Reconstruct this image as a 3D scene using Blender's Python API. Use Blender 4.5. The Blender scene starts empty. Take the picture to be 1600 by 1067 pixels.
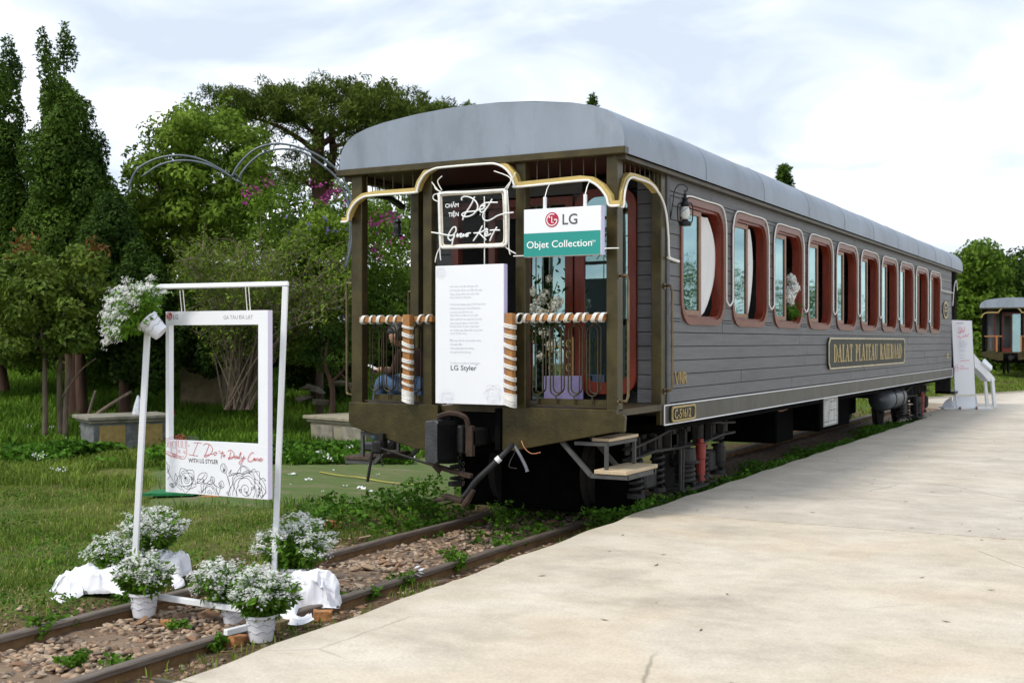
import bpy, bmesh, math, random
import numpy as np
from mathutils import Vector, Matrix, noise
random.seed(7); rng = np.random.default_rng(7)
S = bpy.context.scene
COL = S.collection
PI = math.pi
# ---------------------------------------------------------------- camera
YAW = math.radians(28.66); CY, SY = math.cos(YAW), math.sin(YAW); FPX = 1853.0; CZ = 1.68
cam = bpy.data.cameras.new('camera'); cam.sensor_width = 36; cam.lens = FPX / 1600 * 36
cam.clip_end = 2000; cam.clip_start = .05
cam.dof.use_dof = True; cam.dof.focus_distance = 9.6; cam.dof.aperture_fstop = 4.0
co = bpy.data.objects.new('camera', cam); COL.objects.link(co)
co.location = (0, 0, CZ); co.rotation_euler = (PI / 2, 0, YAW); S.camera = co
# ---------------------------------------------------------------- world: high thin overcast with grey cloud banks
w = bpy.data.worlds.new("World"); S.world = w; w.use_nodes = True
nt = w.node_tree; nt.nodes.clear(); N = nt.nodes.new; L = nt.links.new
wo = N('ShaderNodeOutputWorld'); bg = N('ShaderNodeBackground'); bg.inputs['Strength'].default_value = .1
sky = N('ShaderNodeTexSky'); sky.sky_type = 'NISHITA'; sky.sun_disc = False
SUN_EL, SUN_AZ = 52, 205          # azimuth measured clockwise from +Y
sky.sun_elevation = math.radians(SUN_EL); sky.sun_rotation = math.radians(SUN_AZ)
tc = N('ShaderNodeTexCoord'); sep = N('ShaderNodeSeparateXYZ'); L(tc.outputs['Generated'], sep.inputs[0])
add = N('ShaderNodeMath'); add.operation = 'ADD'; add.inputs[1].default_value = .22; L(sep.outputs['Z'], add.inputs[0])
mx = N('ShaderNodeMath'); mx.operation = 'MAXIMUM'; mx.inputs[1].default_value = .08; L(add.outputs[0], mx.inputs[0])
dv = N('ShaderNodeVectorMath'); dv.operation = 'DIVIDE'; cmb = N('ShaderNodeCombineXYZ')
for k in range(3): L(mx.outputs[0], cmb.inputs[k])
L(tc.outputs['Generated'], dv.inputs[0]); L(cmb.outputs[0], dv.inputs[1])
mp = N('ShaderNodeMapping'); mp.inputs['Location'].default_value = (3.1, 1.35, 0); mp.inputs['Scale'].default_value = (1, 1, 0)
L(dv.outputs[0], mp.inputs[0])
nz = N('ShaderNodeTexNoise'); nz.inputs['Scale'].default_value = 1.9; nz.inputs['Detail'].default_value = 7
nz.inputs['Roughness'].default_value = .5; nz.inputs['Distortion'].default_value = .7; L(mp.outputs[0], nz.inputs[0])
# cloud base greys with elevation
el = N('ShaderNodeMapRange'); el.inputs[1].default_value = .04; el.inputs[2].default_value = .34
el.inputs[3].default_value = .11; el.inputs[4].default_value = -.13; L(sep.outputs['Z'], el.inputs[0])
sm = N('ShaderNodeMath'); sm.operation = 'ADD'; L(nz.outputs[0], sm.inputs[0]); L(el.outputs[0], sm.inputs[1])
cr = N('ShaderNodeValToRGB'); e = cr.color_ramp.elements
e[0].position = .36; e[0].color = (.47, .53, .61, 1)
e[1].position = .66; e[1].color = (1.0, 1.0, 1.0, 1)
e2 = e.new(.46); e2.color = (.58, .635, .72, 1)
e3 = e.new(.55); e3.color = (.76, .80, .87, 1)
L(sm.outputs[0], cr.inputs[0])
sc = N('ShaderNodeVectorMath'); sc.operation = 'SCALE'; sc.inputs['Scale'].default_value = 9.0; L(cr.outputs[0], sc.inputs[0])
mxc = N('ShaderNodeMix'); mxc.data_type = 'RGBA'; mxc.inputs[0].default_value = .93
L(sky.outputs[0], mxc.inputs[6]); L(sc.outputs[0], mxc.inputs[7]); L(mxc.outputs[2], bg.inputs[0]); L(bg.outputs[0], wo.inputs[0])
# ---------------------------------------------------------------- sun behind cloud
sl = bpy.data.lights.new('sun', 'SUN'); sl.energy = 1.5; sl.angle = math.radians(14); sl.color = (1, .955, .88)
so = bpy.data.objects.new('sun', sl); COL.objects.link(so)
az = math.radians(SUN_AZ); elv = math.radians(SUN_EL)
sd = Vector((math.sin(az) * math.cos(elv), math.cos(az) * math.cos(elv), math.sin(elv)))
so.rotation_euler = sd.to_track_quat('Z', 'Y').to_euler()
vs = S.view_settings; vs.view_transform = 'Standard'; vs.look = 'None'; vs.gamma = 1; vs.exposure = .85; vs.use_curve_mapping = False
S.render.engine = 'CYCLES'; S.cycles.max_bounces = 8; S.cycles.transparent_max_bounces = 12
S.cycles.use_denoising = True

# ================================================================ helpers
def ray(x, y):
    u = (x - 800) / FPX; v = (533.5 - y) / FPX
    return Vector((u * CY - SY, u * SY + CY, v))
def W(x, y, d): r = ray(x, y) * d; r.z += CZ; return r
def PZ(x, y, z): r = ray(x, y); t = (z - CZ) / r.z; q = r * t; return Vector((q.x, q.y, z))
def PY(x, y, Y): r = ray(x, y); t = Y / r.y; q = r * t; return Vector((q.x, Y, q.z + CZ))
def PX(x, y, X): r = ray(x, y); t = X / r.x; q = r * t; return Vector((X, q.y, q.z + CZ))

MATS = {}
def mat(name, col, rough=.7, metal=0, var=.25, vscale=6, bump=.15, bscale=60, col2=None, stretch=None, spec=.5,
        trans=0, island=0, grime=None, gscale=1.5, gamt=.5, emis=0):
    if name in MATS: return MATS[name]
    m = bpy.data.materials.new(name); m.use_nodes = True; t = m.node_tree; n = t.nodes.new; l = t.links.new
    b = t.nodes['Principled BSDF']; b.inputs['Roughness'].default_value = rough; b.inputs['Metallic'].default_value = metal
    b.inputs['Specular IOR Level'].default_value = spec
    c1 = tuple(max(0, x * (1 - var)) for x in col); c2 = col2 if col2 else tuple(min(1, x * (1 + var)) for x in col)
    cd = n('ShaderNodeTexCoord'); src = cd.outputs['Object']
    if stretch:
        mpn = n('ShaderNodeMapping'); mpn.inputs['Scale'].default_value = stretch; l(src, mpn.inputs[0]); src = mpn.outputs[0]
    nn = n('ShaderNodeTexNoise'); nn.inputs['Scale'].default_value = vscale; nn.inputs['Detail'].default_value = 6; nn.inputs['Roughness'].default_value = .6
    l(src, nn.inputs[0])
    mr = n('ShaderNodeMapRange'); mr.inputs[1].default_value = .32; mr.inputs[2].default_value = .68; l(nn.outputs[0], mr.inputs[0])
    mixn = n('ShaderNodeMix'); mixn.data_type = 'RGBA'; mixn.inputs[6].default_value = (*c1, 1); mixn.inputs[7].default_value = (*c2, 1)
    l(mr.outputs[0], mixn.inputs[0]); out = mixn.outputs[2]
    if island:
        g = n('ShaderNodeNewGeometry'); r2 = n('ShaderNodeMapRange'); r2.inputs[3].default_value = 1 - island; r2.inputs[4].default_value = 1 + island
        l(g.outputs['Random Per Island'], r2.inputs[0])
        ms = n('ShaderNodeVectorMath'); ms.operation = 'SCALE'; l(out, ms.inputs[0]); l(r2.outputs[0], ms.inputs['Scale']); out = ms.outputs[0]
    if grime:
        g2 = n('ShaderNodeTexNoise'); g2.inputs['Scale'].default_value = gscale; g2.inputs['Detail'].default_value = 8; g2.inputs['Roughness'].default_value = .65
        l(src, g2.inputs[0]); r3 = n('ShaderNodeMapRange'); r3.inputs[1].default_value = .5; r3.inputs[2].default_value = .72; r3.inputs[4].default_value = gamt
        l(g2.outputs[0], r3.inputs[0]); m3 = n('ShaderNodeMix'); m3.data_type = 'RGBA'; m3.inputs[7].default_value = (*grime, 1)
        l(r3.outputs[0], m3.inputs[0]); l(out, m3.inputs[6]); out = m3.outputs[2]
    l(out, b.inputs['Base Color'])
    if bump:
        bn = n('ShaderNodeTexNoise'); bn.inputs['Scale'].default_value = bscale; bn.inputs['Detail'].default_value = 4; l(src, bn.inputs[0])
        bp = n('ShaderNodeBump'); bp.inputs['Strength'].default_value = bump; bp.inputs['Distance'].default_value = .01
        l(bn.outputs[0], bp.inputs['Height']); l(bp.outputs[0], b.inputs['Normal'])
    if trans:
        tr = n('ShaderNodeBsdfTranslucent'); mt = n('ShaderNodeMixShader'); mt.inputs[0].default_value = trans
        l(out, tr.inputs[0]); l(b.outputs[0], mt.inputs[1]); l(tr.outputs[0], mt.inputs[2]); l(mt.outputs[0], t.nodes['Material Output'].inputs[0])
    if emis:
        b.inputs['Emission Color'].default_value = (1, 1, 1, 1); b.inputs['Emission Strength'].default_value = emis
    MATS[name] = m; return m
def glass_mat(name, tint, gfac, tfac_col, ior=1.5):
    m = bpy.data.materials.new(name); m.use_nodes = True; t = m.node_tree; t.nodes.clear(); n = t.nodes.new; l = t.links.new
    o = n('ShaderNodeOutputMaterial'); g = n('ShaderNodeBsdfGlossy'); g.inputs['Roughness'].default_value = .02; g.inputs[0].default_value = (*tint, 1)
    tr = n('ShaderNodeBsdfTransparent'); tr.inputs[0].default_value = (*tfac_col, 1)
    mxs = n('ShaderNodeMixShader'); fr = n('ShaderNodeFresnel'); fr.inputs[0].default_value = ior
    ad = n('ShaderNodeMath'); ad.operation = 'ADD'; ad.inputs[1].default_value = gfac; ad.use_clamp = True
    nn = n('ShaderNodeTexNoise'); nn.inputs['Scale'].default_value = 1.3; bp = n('ShaderNodeBump'); bp.inputs['Strength'].default_value = .12; bp.inputs['Distance'].default_value = .02
    cd = n('ShaderNodeTexCoord'); l(cd.outputs['Object'], nn.inputs[0]); l(nn.outputs[0], bp.inputs['Height']); l(bp.outputs[0], g.inputs['Normal'])
    l(fr.outputs[0], ad.inputs[0]); l(ad.outputs[0], mxs.inputs[0]); l(tr.outputs[0], mxs.inputs[1]); l(g.outputs[0], mxs.inputs[2]); l(mxs.outputs[0], o.inputs[0])
    return m

def tag(o, label=None, cat=None, group=None, kind=None):
    if label: o['label'] = label
    if cat: o['category'] = cat
    if group: o['group'] = group
    if kind: o['kind'] = kind
    return o
def empty(name, loc, label, cat, group=None, rz=0):
    o = bpy.data.objects.new(name, None); COL.objects.link(o); o.location = loc; o.rotation_euler = (0, 0, rz)
    o.empty_display_size = .1
    return tag(o, label, cat, group)
def origin(o):
    return o.get('_org', None)
def worldpos(o):
    p = Vector(o.location); q = o.parent
    while q: p += q.location; q = q.parent
    return p
def link(name, me, m, parent=None, loc=None):
    o = bpy.data.objects.new(name, me); COL.objects.link(o)
    if m is not None and not me.materials:
        for mm in (m if isinstance(m, (list, tuple)) else [m]): me.materials.append(mm)
    if parent: o.parent = parent
    if loc is not None: o.location = loc
    return o
class MB:
    """collects shapes in world coordinates; build() makes ONE mesh object relative to its parent (parents carry no rotation)"""
    def __init__(s): s.v = []; s.f = []; s.mi = []
    def add(s, vs_, fs, mi=0):
        k = len(s.v); s.v += [Vector(v) for v in vs_]; s.f += [[i + k for i in f] for f in fs]; s.mi += [mi] * len(fs); return s
    def box(s, x0, x1, y0, y1, z0, z1, mi=0):
        return s.add([(x0, y0, z0), (x1, y0, z0), (x1, y1, z0), (x0, y1, z0), (x0, y0, z1), (x1, y0, z1), (x1, y1, z1), (x0, y1, z1)],
                     [(0, 3, 2, 1), (4, 5, 6, 7), (0, 1, 5, 4), (1, 2, 6, 5), (2, 3, 7, 6), (3, 0, 4, 7)], mi)
    def obox(s, c, ax, ay, az_, mi=0):
        c = Vector(c); ax = Vector(ax); ay = Vector(ay); az_ = Vector(az_)
        P = [c - ax - ay - az_, c + ax - ay - az_, c + ax + ay - az_, c - ax + ay - az_, c - ax - ay + az_, c + ax - ay + az_, c + ax + ay + az_, c - ax + ay + az_]
        return s.add(P, [(0, 3, 2, 1), (4, 5, 6, 7), (0, 1, 5, 4), (1, 2, 6, 5), (2, 3, 7, 6), (3, 0, 4, 7)], mi)
    def bar(s, a, b, wd, h=None, up=(0, 0, 1), mi=0):
        a = Vector(a); b = Vector(b); h = h or wd; d = (b - a); u = Vector(up)
        sd_ = d.cross(u); 
        if sd_.length < 1e-5: sd_ = d.cross(Vector((1, 0, 0)))
        sd_.normalize(); u = sd_.cross(d).normalized()
        return s.obox((a + b) / 2, d / 2, sd_ * wd / 2, u * h / 2, mi)
    def tube(s, pts, r, n=6, cap=True, closed=False, mi=0):
        pts = [Vector(p) for p in pts]; m = len(pts); R = r if isinstance(r, (list, tuple)) else [r] * m
        vs_ = []; prev = None
        for i, p in enumerate(pts):
            if closed: t = pts[(i + 1) % m] - pts[i - 1]
            else: t = pts[min(i + 1, m - 1)] - pts[max(i - 1, 0)]
            if t.length < 1e-9: t = Vector((0, 0, 1))
            t.normalize()
            if prev is None: a = t.cross(Vector((.13, .21, 1)) if abs(t.z) < .9 else Vector((1, .1, 0)))
            else: a = prev - t * prev.dot(t)
            if a.length < 1e-6: a = t.cross(Vector((1, .2, .1)))
            a.normalize(); b = t.cross(a); prev = a
            for k in range(n):
                an = 2 * PI * k / n; vs_.append(p + (a * math.cos(an) + b * math.sin(an)) * R[i])
        fs = []
        for i in range(m if closed else m - 1):
            j = (i + 1) % m
            for k in range(n): fs.append((i * n + k, i * n + (k + 1) % n, j * n + (k + 1) % n, j * n + k))
        if cap and not closed: fs.append(tuple(range(n))[::-1]); fs.append(tuple((m - 1) * n + k for k in range(n)))
        return s.add(vs_, fs, mi)
    def lathe(s, prof, c, n=20, ax='z', mi=0, M=None):
        vs_ = []; c = Vector(c)
        for (r, z) in prof:
            for k in range(n):
                a = 2 * PI * k / n; p = Vector((r * math.cos(a), r * math.sin(a), z))
                if ax == 'x': p = Vector((p.z, p.x, p.y))
                if ax == 'y': p = Vector((p.x, p.z, p.y))
                if M: p = M @ p
                vs_.append(c + p)
        fs = []
        for i in range(len(prof) - 1):
            for k in range(n): fs.append((i * n + k, i * n + (k + 1) % n, (i + 1) * n + (k + 1) % n, (i + 1) * n + k))
        return s.add(vs_, fs, mi)
    def prism(s, poly, f3, d, mi=0):
        """poly: 2-D outline, f3 maps (a,b)->Vector, d: extrusion vector"""
        n = len(poly); d = Vector(d); A = [Vector(f3(a, b)) for a, b in poly]; vs_ = A + [p + d for p in A]
        fs = [tuple(range(n)), tuple(range(2 * n - 1, n - 1, -1))] + [(i, i + n, (i + 1) % n + n, (i + 1) % n) for i in range(n)]
        return s.add(vs_, fs, mi)
    def build(s, name, m, parent=None, smooth=False, bevel=0, kind=None, fix=True):
        org = worldpos(parent) if parent else Vector((0, 0, 0))
        me = bpy.data.meshes.new(name)
        me.from_pydata([tuple(v - org) for v in s.v], [], s.f)
        if any(s.mi):
            me.polygons.foreach_set('material_index', s.mi)
        if fix:
            bm = bmesh.new(); bm.from_mesh(me); bmesh.ops.recalc_face_normals(bm, faces=bm.faces)
            if bevel: bmesh.ops.bevel(bm, geom=bm.edges[:], offset=bevel, segments=1, affect='EDGES', clamp_overlap=True)
            bm.to_mesh(me); bm.free()
        if smooth:
            for p in me.polygons: p.use_smooth = True
        o = link(name, me, m, parent)
        if parent is None:   # origin at the base of the thing
            xs = [v.co for v in me.vertices]
            if xs:
                b = Vector((sum(v.x for v in xs) / len(xs), sum(v.y for v in xs) / len(xs), min(v.z for v in xs)))
                me.transform(Matrix.Translation(-b)); o.location = b
        if kind: o['kind'] = kind
        return o
def npmesh(name, V, F, m, parent=None, smooth=False, kind=None):
    """V (n,3) world coords, F (m,k) constant polygon size"""
    V = np.asarray(V, dtype=np.float32); F = np.asarray(F, dtype=np.int32)
    org = worldpos(parent) if parent else Vector((float(V[:, 0].mean()), float(V[:, 1].mean()), float(V[:, 2].min())))
    V = V - np.array(org, dtype=np.float32)
    me = bpy.data.meshes.new(name); k = F.shape[1]
    me.vertices.add(len(V)); me.vertices.foreach_set('co', V.ravel())
    me.loops.add(F.size); me.loops.foreach_set('vertex_index', F.ravel())
    me.polygons.add(len(F)); me.polygons.foreach_set('loop_start', np.arange(0, F.size, k, dtype=np.int32))
    try: me.polygons.foreach_set('loop_total', np.full(len(F), k, dtype=np.int32))
    except Exception: pass
    me.update(calc_edges=True); me.validate()
    if smooth: me.polygons.foreach_set('use_smooth', [True] * len(F))
    o = link(name, me, m, parent)
    if not parent: o.location = org
    if kind: o['kind'] = kind
    return o
def unit(v): return v / np.maximum(np.linalg.norm(v, axis=1, keepdims=True), 1e-9)
def leaf_geo(P, Lg, wd, D=None, bias=0.6, rnd=1.0, fold=.25, facing=None):
    """rhombic leaves. P base points, D preferred directions"""
    n = len(P); R = unit(rng.normal(size=(n, 3)))
    if D is not None and facing:
        up = unit(D + facing[0] * R); q = unit(rng.normal(size=(n, 3)) + np.array([0, 0, facing[1]])); d = unit(q - up * (q * up).sum(1, keepdims=True) * .8); s_ = unit(np.cross(d, up)); nn = np.cross(s_, d)
    else:
        d = unit(R * rnd + (D if D is not None else 0) * bias) if D is not None else R
        s_ = unit(np.cross(d, unit(rng.normal(size=(n, 3))))); nn = np.cross(d, s_)
    Lv = (Lg * rng.uniform(.65, 1.3, n))[:, None]; Wv = wd / Lg * Lv
    a = P; b = P + d * Lv * .5 + s_ * Wv * .5 + nn * Wv * fold; c_ = P + d * Lv; e_ = P + d * Lv * .5 - s_ * Wv * .5 + nn * Wv * fold
    V = np.stack([a, b, c_, e_], 1).reshape(-1, 3); F = np.arange(4 * n).reshape(-1, 4)
    return V, F
def leaves(name, P, Lg, wd, m, parent=None, D=None, bias=.6, rnd=1., fold=.25, kind=None, facing=None):
    V, F = leaf_geo(P, Lg, wd, D, bias, rnd, fold, facing)
    return npmesh(name, V, F, m, parent, kind=kind)
def spline(pts, k=8, closed=False):
    pts = [Vector(p) for p in pts]; n = len(pts); out = []
    rg = range(n if closed else n - 1)
    for i in rg:
        p0 = pts[(i - 1) % n] if closed or i > 0 else pts[0]; p1 = pts[i]; p2 = pts[(i + 1) % n]
        p3 = pts[(i + 2) % n] if closed or i + 2 < n else pts[-1]
        for j in range(k):
            t = j / k
            out.append(.5 * ((2 * p1) + (p2 - p0) * t + (2 * p0 - 5 * p1 + 4 * p2 - p3) * t * t + (3 * p1 - p0 - 3 * p2 + p3) * t ** 3))
    if not closed: out.append(pts[-1])
    return out
def textmesh(txt, org, R, U, h, m, parent, name='lettering', xs=1.0, align='LEFT', ext=0.0, shear=0, bold=0, spacing=1.0):
    cu = bpy.data.curves.new('txt', 'FONT'); cu.body = txt; cu.size = 1; cu.align_x = align; cu.extrude = 0; cu.shear = shear; cu.offset = bold
    cu.resolution_u = 3; cu.space_character = spacing
    ob = bpy.data.objects.new('txt', cu); COL.objects.link(ob)
    dg = bpy.context.evaluated_depsgraph_get(); me = bpy.data.meshes.new_from_object(ob.evaluated_get(dg))
    bpy.data.objects.remove(ob); bpy.data.curves.remove(cu)
    R = Vector(R).normalized(); U = Vector(U).normalized(); Nn = R.cross(U)
    sc_ = h / .72; org = Vector(org) - (worldpos(parent) if parent else Vector())
    if ext:
        bm = bmesh.new(); bm.from_mesh(me); r = bmesh.ops.extrude_face_region(bm, geom=bm.faces[:])
        for v in [g for g in r['geom'] if isinstance(g, bmesh.types.BMVert)]: v.co.z += ext / sc_
        bm.to_mesh(me); bm.free()
    for v in me.vertices: v.co = org + R * v.co.x * sc_ * xs + U * v.co.y * sc_ + Nn * v.co.z * sc_
    me.name = name; me.materials.clear(); return link(name, me, m, parent)
def ribbon(paths, wd, nrm, name, m, parent, off=.0):
    """flat drawn lines in a plane with normal nrm"""
    b = MB(); nrm = Vector(nrm).normalized()
    for pts in paths:
        pts = [Vector(p) + nrm * off for p in pts]; n = len(pts); vs_ = []
        for i, p in enumerate(pts):
            t = pts[min(i + 1, n - 1)] - pts[max(i - 1, 0)]
            if t.length < 1e-8: t = Vector((1, 0, 0))
            s_ = nrm.cross(t.normalized()) * wd / 2; vs_ += [p + s_, p - s_]
        b.add(vs_, [(2 * i, 2 * i + 1, 2 * i + 3, 2 * i + 2) for i in range(n - 1)])
    return b.build(name, m, parent, fix=False)

# ================================================================ materials
m_roof = mat('roof_paint', (.235, .275, .33), .48, 0, .13, 1.3, .3, 11, stretch=(1.6, 1, .6), grime=(.145, .16, .185), gscale=2.2, gamt=.6)
m_olive = mat('aged_brass_paint', (.060, .046, .014), .36, .35, .35, 5, .2, 40, grime=(.022, .017, .007), gscale=2.6, gamt=.8)
m_olive_d = mat('dark_brass_paint', (.05, .036, .013), .45, .3, .5, 6, .2, 40)
m_plank = mat('grey_plank_paint', (.112, .113, .119), .5, 0, .14, 2.6, .5, 22, stretch=(1, .6, 7), grime=(.066, .066, .072), gscale=1.9, gamt=.7)
m_gap = mat('black_void', (.008, .008, .008), .9, 0, .1, 3, 0)
m_black = mat('shade_black_steel', (.004, .004, .004), .95, .0, .4, 6, .3, 40, spec=.05)  # near-black colour holds the deep shade under the carriage; also for black parts
m_iron = mat('black_iron', (.02, .019, .018), .5, .5, .4, 10, .2, 60)
m_bogie = mat('dusty_bogie_steel', (.034, .032, .030), .75, .2, .5, 7, .4, 40, grime=(.05, .03, .02), gscale=5)
m_rust = mat('rust', (.045, .026, .017), .85, .1, .5, 8, .5, 60)
m_red = mat('red_window_wood', (.165, .024, .010), .35, 0, .3, 4, .2, 40, stretch=(6, 6, 1))
m_redframe = mat('brown_red_frame', (.155, .046, .022), .4, 0, .2, 4, .15, 40)
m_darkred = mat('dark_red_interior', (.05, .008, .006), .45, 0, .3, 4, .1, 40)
m_sash = mat('tan_sash_wood', (.25, .13, .075), .45, 0, .2, 5, .15, 50, stretch=(6, 6, 1))
m_ochre = mat('ochre_trim', (.50, .37, .12), .45, 0, .12, 5, .1, 40)
m_white = mat('white_paint', (.80, .81, .83), .4, 0, .03, 4, .05, 30)
m_neon = mat('white_flex_tube', (.82, .80, .75), .35, 0, .04, 5, 0)
m_board = mat('white_board', (.82, .83, .86), .45, 0, .015, 3, 0)
m_lav = mat('lavender_board_edge', (.60, .56, .80), .5, 0, .03, 3, 0)
m_teal = mat('teal_print', (.012, .27, .235), .45, 0, .03, 3, 0)
m_lgred = mat('crimson_print', (.42, .01, .045), .45, 0, .03, 3, 0)
m_rosered = mat('red_print', (.55, .09, .10), .5, 0, .03, 3, 0)
m_pink = mat('pink_print', (.75, .2, .3), .5, 0, .03, 3, 0)
m_greytxt = mat('grey_print', (.09, .09, .10), .5, 0, .03, 3, 0)
m_pale = mat('pale_grey_print', (.55, .56, .62), .5, 0, .03, 3, 0)
m_ink = mat('black_print', (.02, .02, .025), .5, 0, .03, 3, 0)
m_wtxt = mat('white_print', (.85, .86, .86), .5, 0, .02, 3, 0)
m_gold = mat('gold_letter', (.42, .31, .12), .4, .3, .2, 20, .1, 60)
m_plaque = mat('plaque_green_bronze', (.012, .016, .008), .6, 0, .5, 6, .15, 40)
m_sill = mat('sill_grey_green', (.07, .068, .055), .5, .1, .3, 3, .2, 30, stretch=(1, 1, .4), grime=(.10, .07, .04), gscale=1.4, gamt=.35)
m_pinewood = mat('varnished_pine', (.36, .16, .045), .4, 0, .18, 5, .2, 60, stretch=(8, 1, 8))
m_raw = mat('raw_board', (.50, .39, .25), .7, 0, .15, 4, .3, 60, stretch=(8, 1, 8))
m_lamp = mat('lantern_black', (.012, .013, .014), .35, .4, .2, 6, .1, 60)
m_chrome = mat('brass_rod', (.15, .11, .06), .35, .7, .3, 8, .1, 60)
m_damper = mat('red_damper', (.28, .03, .018), .45, 0, .3, 7, .2, 60, grime=(.06, .02, .015), gscale=7)
m_curtain = mat('white_cloth', (.82, .81, .80), .8, 0, .03, 3, .3, 12, trans=.15)
m_sheet = mat('white_sheet', (.83, .83, .87), .85, 0, .03, 6, .6, 9, grime=(.60, .57, .53), gscale=4, gamt=.35)
m_pot = mat('white_plastic_pot', (.80, .80, .84), .35, 0, .03, 6, 0)
m_soil = mat('soil', (.03, .02, .012), .95, 0, .3, 20, .6, 60)
m_tealglass = glass_mat('tinted_glass', (.50, .74, .76), .34, (.20, .34, .32))
m_clear = glass_mat('clear_glass', (.8, .8, .8), .0, (.85, .87, .86), 1.18)
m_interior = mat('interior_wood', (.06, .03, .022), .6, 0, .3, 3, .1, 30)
m_concrete_sl = mat('sleeper', (.20, .135, .085), .9, 0, .25, 6, .6, 40, grime=(.10, .07, .05), gscale=5)
m_railtop = mat('rail_steel', (.16, .125, .10), .6, .15, .3, 12, .4, 60, stretch=(6, .5, 6))
m_railside = mat('rail_rust', (.20, .115, .05), .9, .1, .35, 6, .6, 50)
m_bark = mat('bark', (.075, .05, .035), .95, 0, .4, 6, .9, 30, stretch=(3, 3, .5))
m_barkl = mat('pale_bark', (.16, .12, .085), .9, 0, .3, 8, .6, 40, stretch=(2, 2, .6))
m_barkr = mat('red_bark', (.07, .035, .022), .95, 0, .4, 6, .9, 30, stretch=(3, 3, .4))
m_stone = mat('planter_stone', (.25, .23, .18), .9, 0, .25, 5, .6, 30, grime=(.06, .07, .05), gscale=3, gamt=.8)
m_blue = mat('planter_blue_stone', (.15, .155, .155), .9, 0, .4, 9, .6, 30)
m_yel = mat('planter_yellow_panel', (.33, .23, .075), .9, 0, .2, 12, .8, 30)
m_cream = mat('planter_cream', (.30, .27, .19), .9, 0, .25, 6, .5, 30, grime=(.12, .12, .08), gscale=3, gamt=.8)
m_brick = mat('orange_brick', (.42, .19, .07), .9, 0, .3, 12, .7, 40)
def leafm(name, c, tr=.28, isl=.4, c2=None, rough=.65):
    c = tuple(x * .92 for x in c); c2 = tuple(x * .92 for x in c2) if c2 else None
    return mat(name, c, rough, 0, .35, .9, 0, col2=c2, trans=tr, island=isl, spec=.14)
l_cyp = leafm('cypress_green', (.032, .078, .008), c2=(.105, .185, .02))
l_cypd = leafm('dark_cypress_green', (.022, .056, .007), c2=(.065, .125, .015))
l_broad = leafm('bright_leaf_green', (.10, .19, .014), c2=(.22, .33, .035))
l_mid = leafm('mid_leaf_green', (.07, .14, .010), c2=(.16, .27, .025))
l_dark = leafm('dark_leaf_green', (.022, .052, .006), c2=(.055, .105, .013))
l_magn = leafm('glossy_magnolia_green', (.07, .13, .012), c2=(.18, .25, .035), rough=.5)
l_bronze = leafm('bronze_new_leaf', (.20, .10, .03))
l_pine = leafm('pine_needle', (.045, .085, .008), c2=(.13, .18, .022))
l_twig = leafm('olive_twig_leaf', (.11, .18, .018), c2=(.24, .34, .045))
l_pot = leafm('pot_leaf', (.09, .21, .014), c2=(.18, .36, .035))
l_weed = leafm('weed_green', (.08, .21, .014), c2=(.17, .34, .035))
l_cover = leafm('ground_cover_green', (.05, .14, .010), c2=(.11, .25, .022))
l_grass = leafm('grass_green', (.11, .20, .018), .3, .45, c2=(.24, .32, .05))
l_grassd = leafm('deep_grass_green', (.085, .20, .012), .3, .45, c2=(.18, .32, .03))
l_dry = leafm('dry_grass', (.32, .27, .12), .2, .4)
l_mag = leafm('magenta_petal', (.42, .07, .27), .2, .3)
l_vio = leafm('violet_petal', (.25, .16, .55), .2, .3)
l_petal = mat('white_petal', (.93, .93, .90), .6, 0, .03, 5, 0, trans=.35, island=.05)
l_petalw = mat('cream_petal', (.84, .82, .70), .6, 0, .05, 5, 0, trans=.25, island=.1)

# ================================================================ ground
def smooth(a, b, x): t = np.clip((x - a) / (b - a), 0, 1); return t * t * (3 - 2 * t)
def vnoise(x, y, sc_, seed=0):
    """cheap value noise for numpy arrays"""
    x = np.asarray(x, float) * sc_ + seed * 17.3; y = np.asarray(y, float) * sc_ + seed * 9.1
    xi = np.floor(x); yi = np.floor(y); fx = x - xi; fy = y - yi; fx = fx * fx * (3 - 2 * fx); fy = fy * fy * (3 - 2 * fy)
    def h(a, b): q = np.sin(a * 127.1 + b * 311.7) * 43758.5453; return q - np.floor(q)
    return (h(xi, yi) * (1 - fx) + h(xi + 1, yi) * fx) * (1 - fy) + (h(xi, yi + 1) * (1 - fx) + h(xi + 1, yi + 1) * fx) * fy
def ground_h(X, Y):
    X = np.asarray(X, float); Y = np.asarray(Y, float)
    b = -X * SY + Y * CY
    bank = np.clip((b - 20.6) * .115, 0, 1.35) * smooth(-8.5, -11, X)
    tr = np.exp(-((X + 5.28) / 1.25) ** 4)            # the track bed lies a little lower
    h = -.05 + bank - .09 * tr + .03 * (vnoise(X, Y, .9) - .5) + .02 * (vnoise(X, Y, 3.1, 3) - .5)
    sw = smooth(-4.78, -4.62, X) * smooth(-3.3, -3.6, X)
    return h + .055 * sw
def edgeX(Y): return np.interp(Y, [-6, 3.8, 5.1, 7.7, 9.6, 24.4], [-3.60, -3.77, -3.81, -3.89, -3.97, -3.99])
gm = bpy.data.materials.new('lawn_soil'); gm.use_nodes = True; t = gm.node_tree; n = t.nodes.new; l = t.links.new; b = t.nodes['Principled BSDF']
b.inputs['Roughness'].default_value = .95; b.inputs['Specular IOR Level'].default_value = .1
g = n('ShaderNodeNewGeometry'); n1 = n('ShaderNodeTexNoise'); n1.inputs['Scale'].default_value = .55; n1.inputs['Detail'].default_value = 8; n1.inputs['Roughness'].default_value = .7
l(g.outputs['Position'], n1.inputs[0]); r1 = n('ShaderNodeValToRGB'); q = r1.color_ramp.elements
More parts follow.
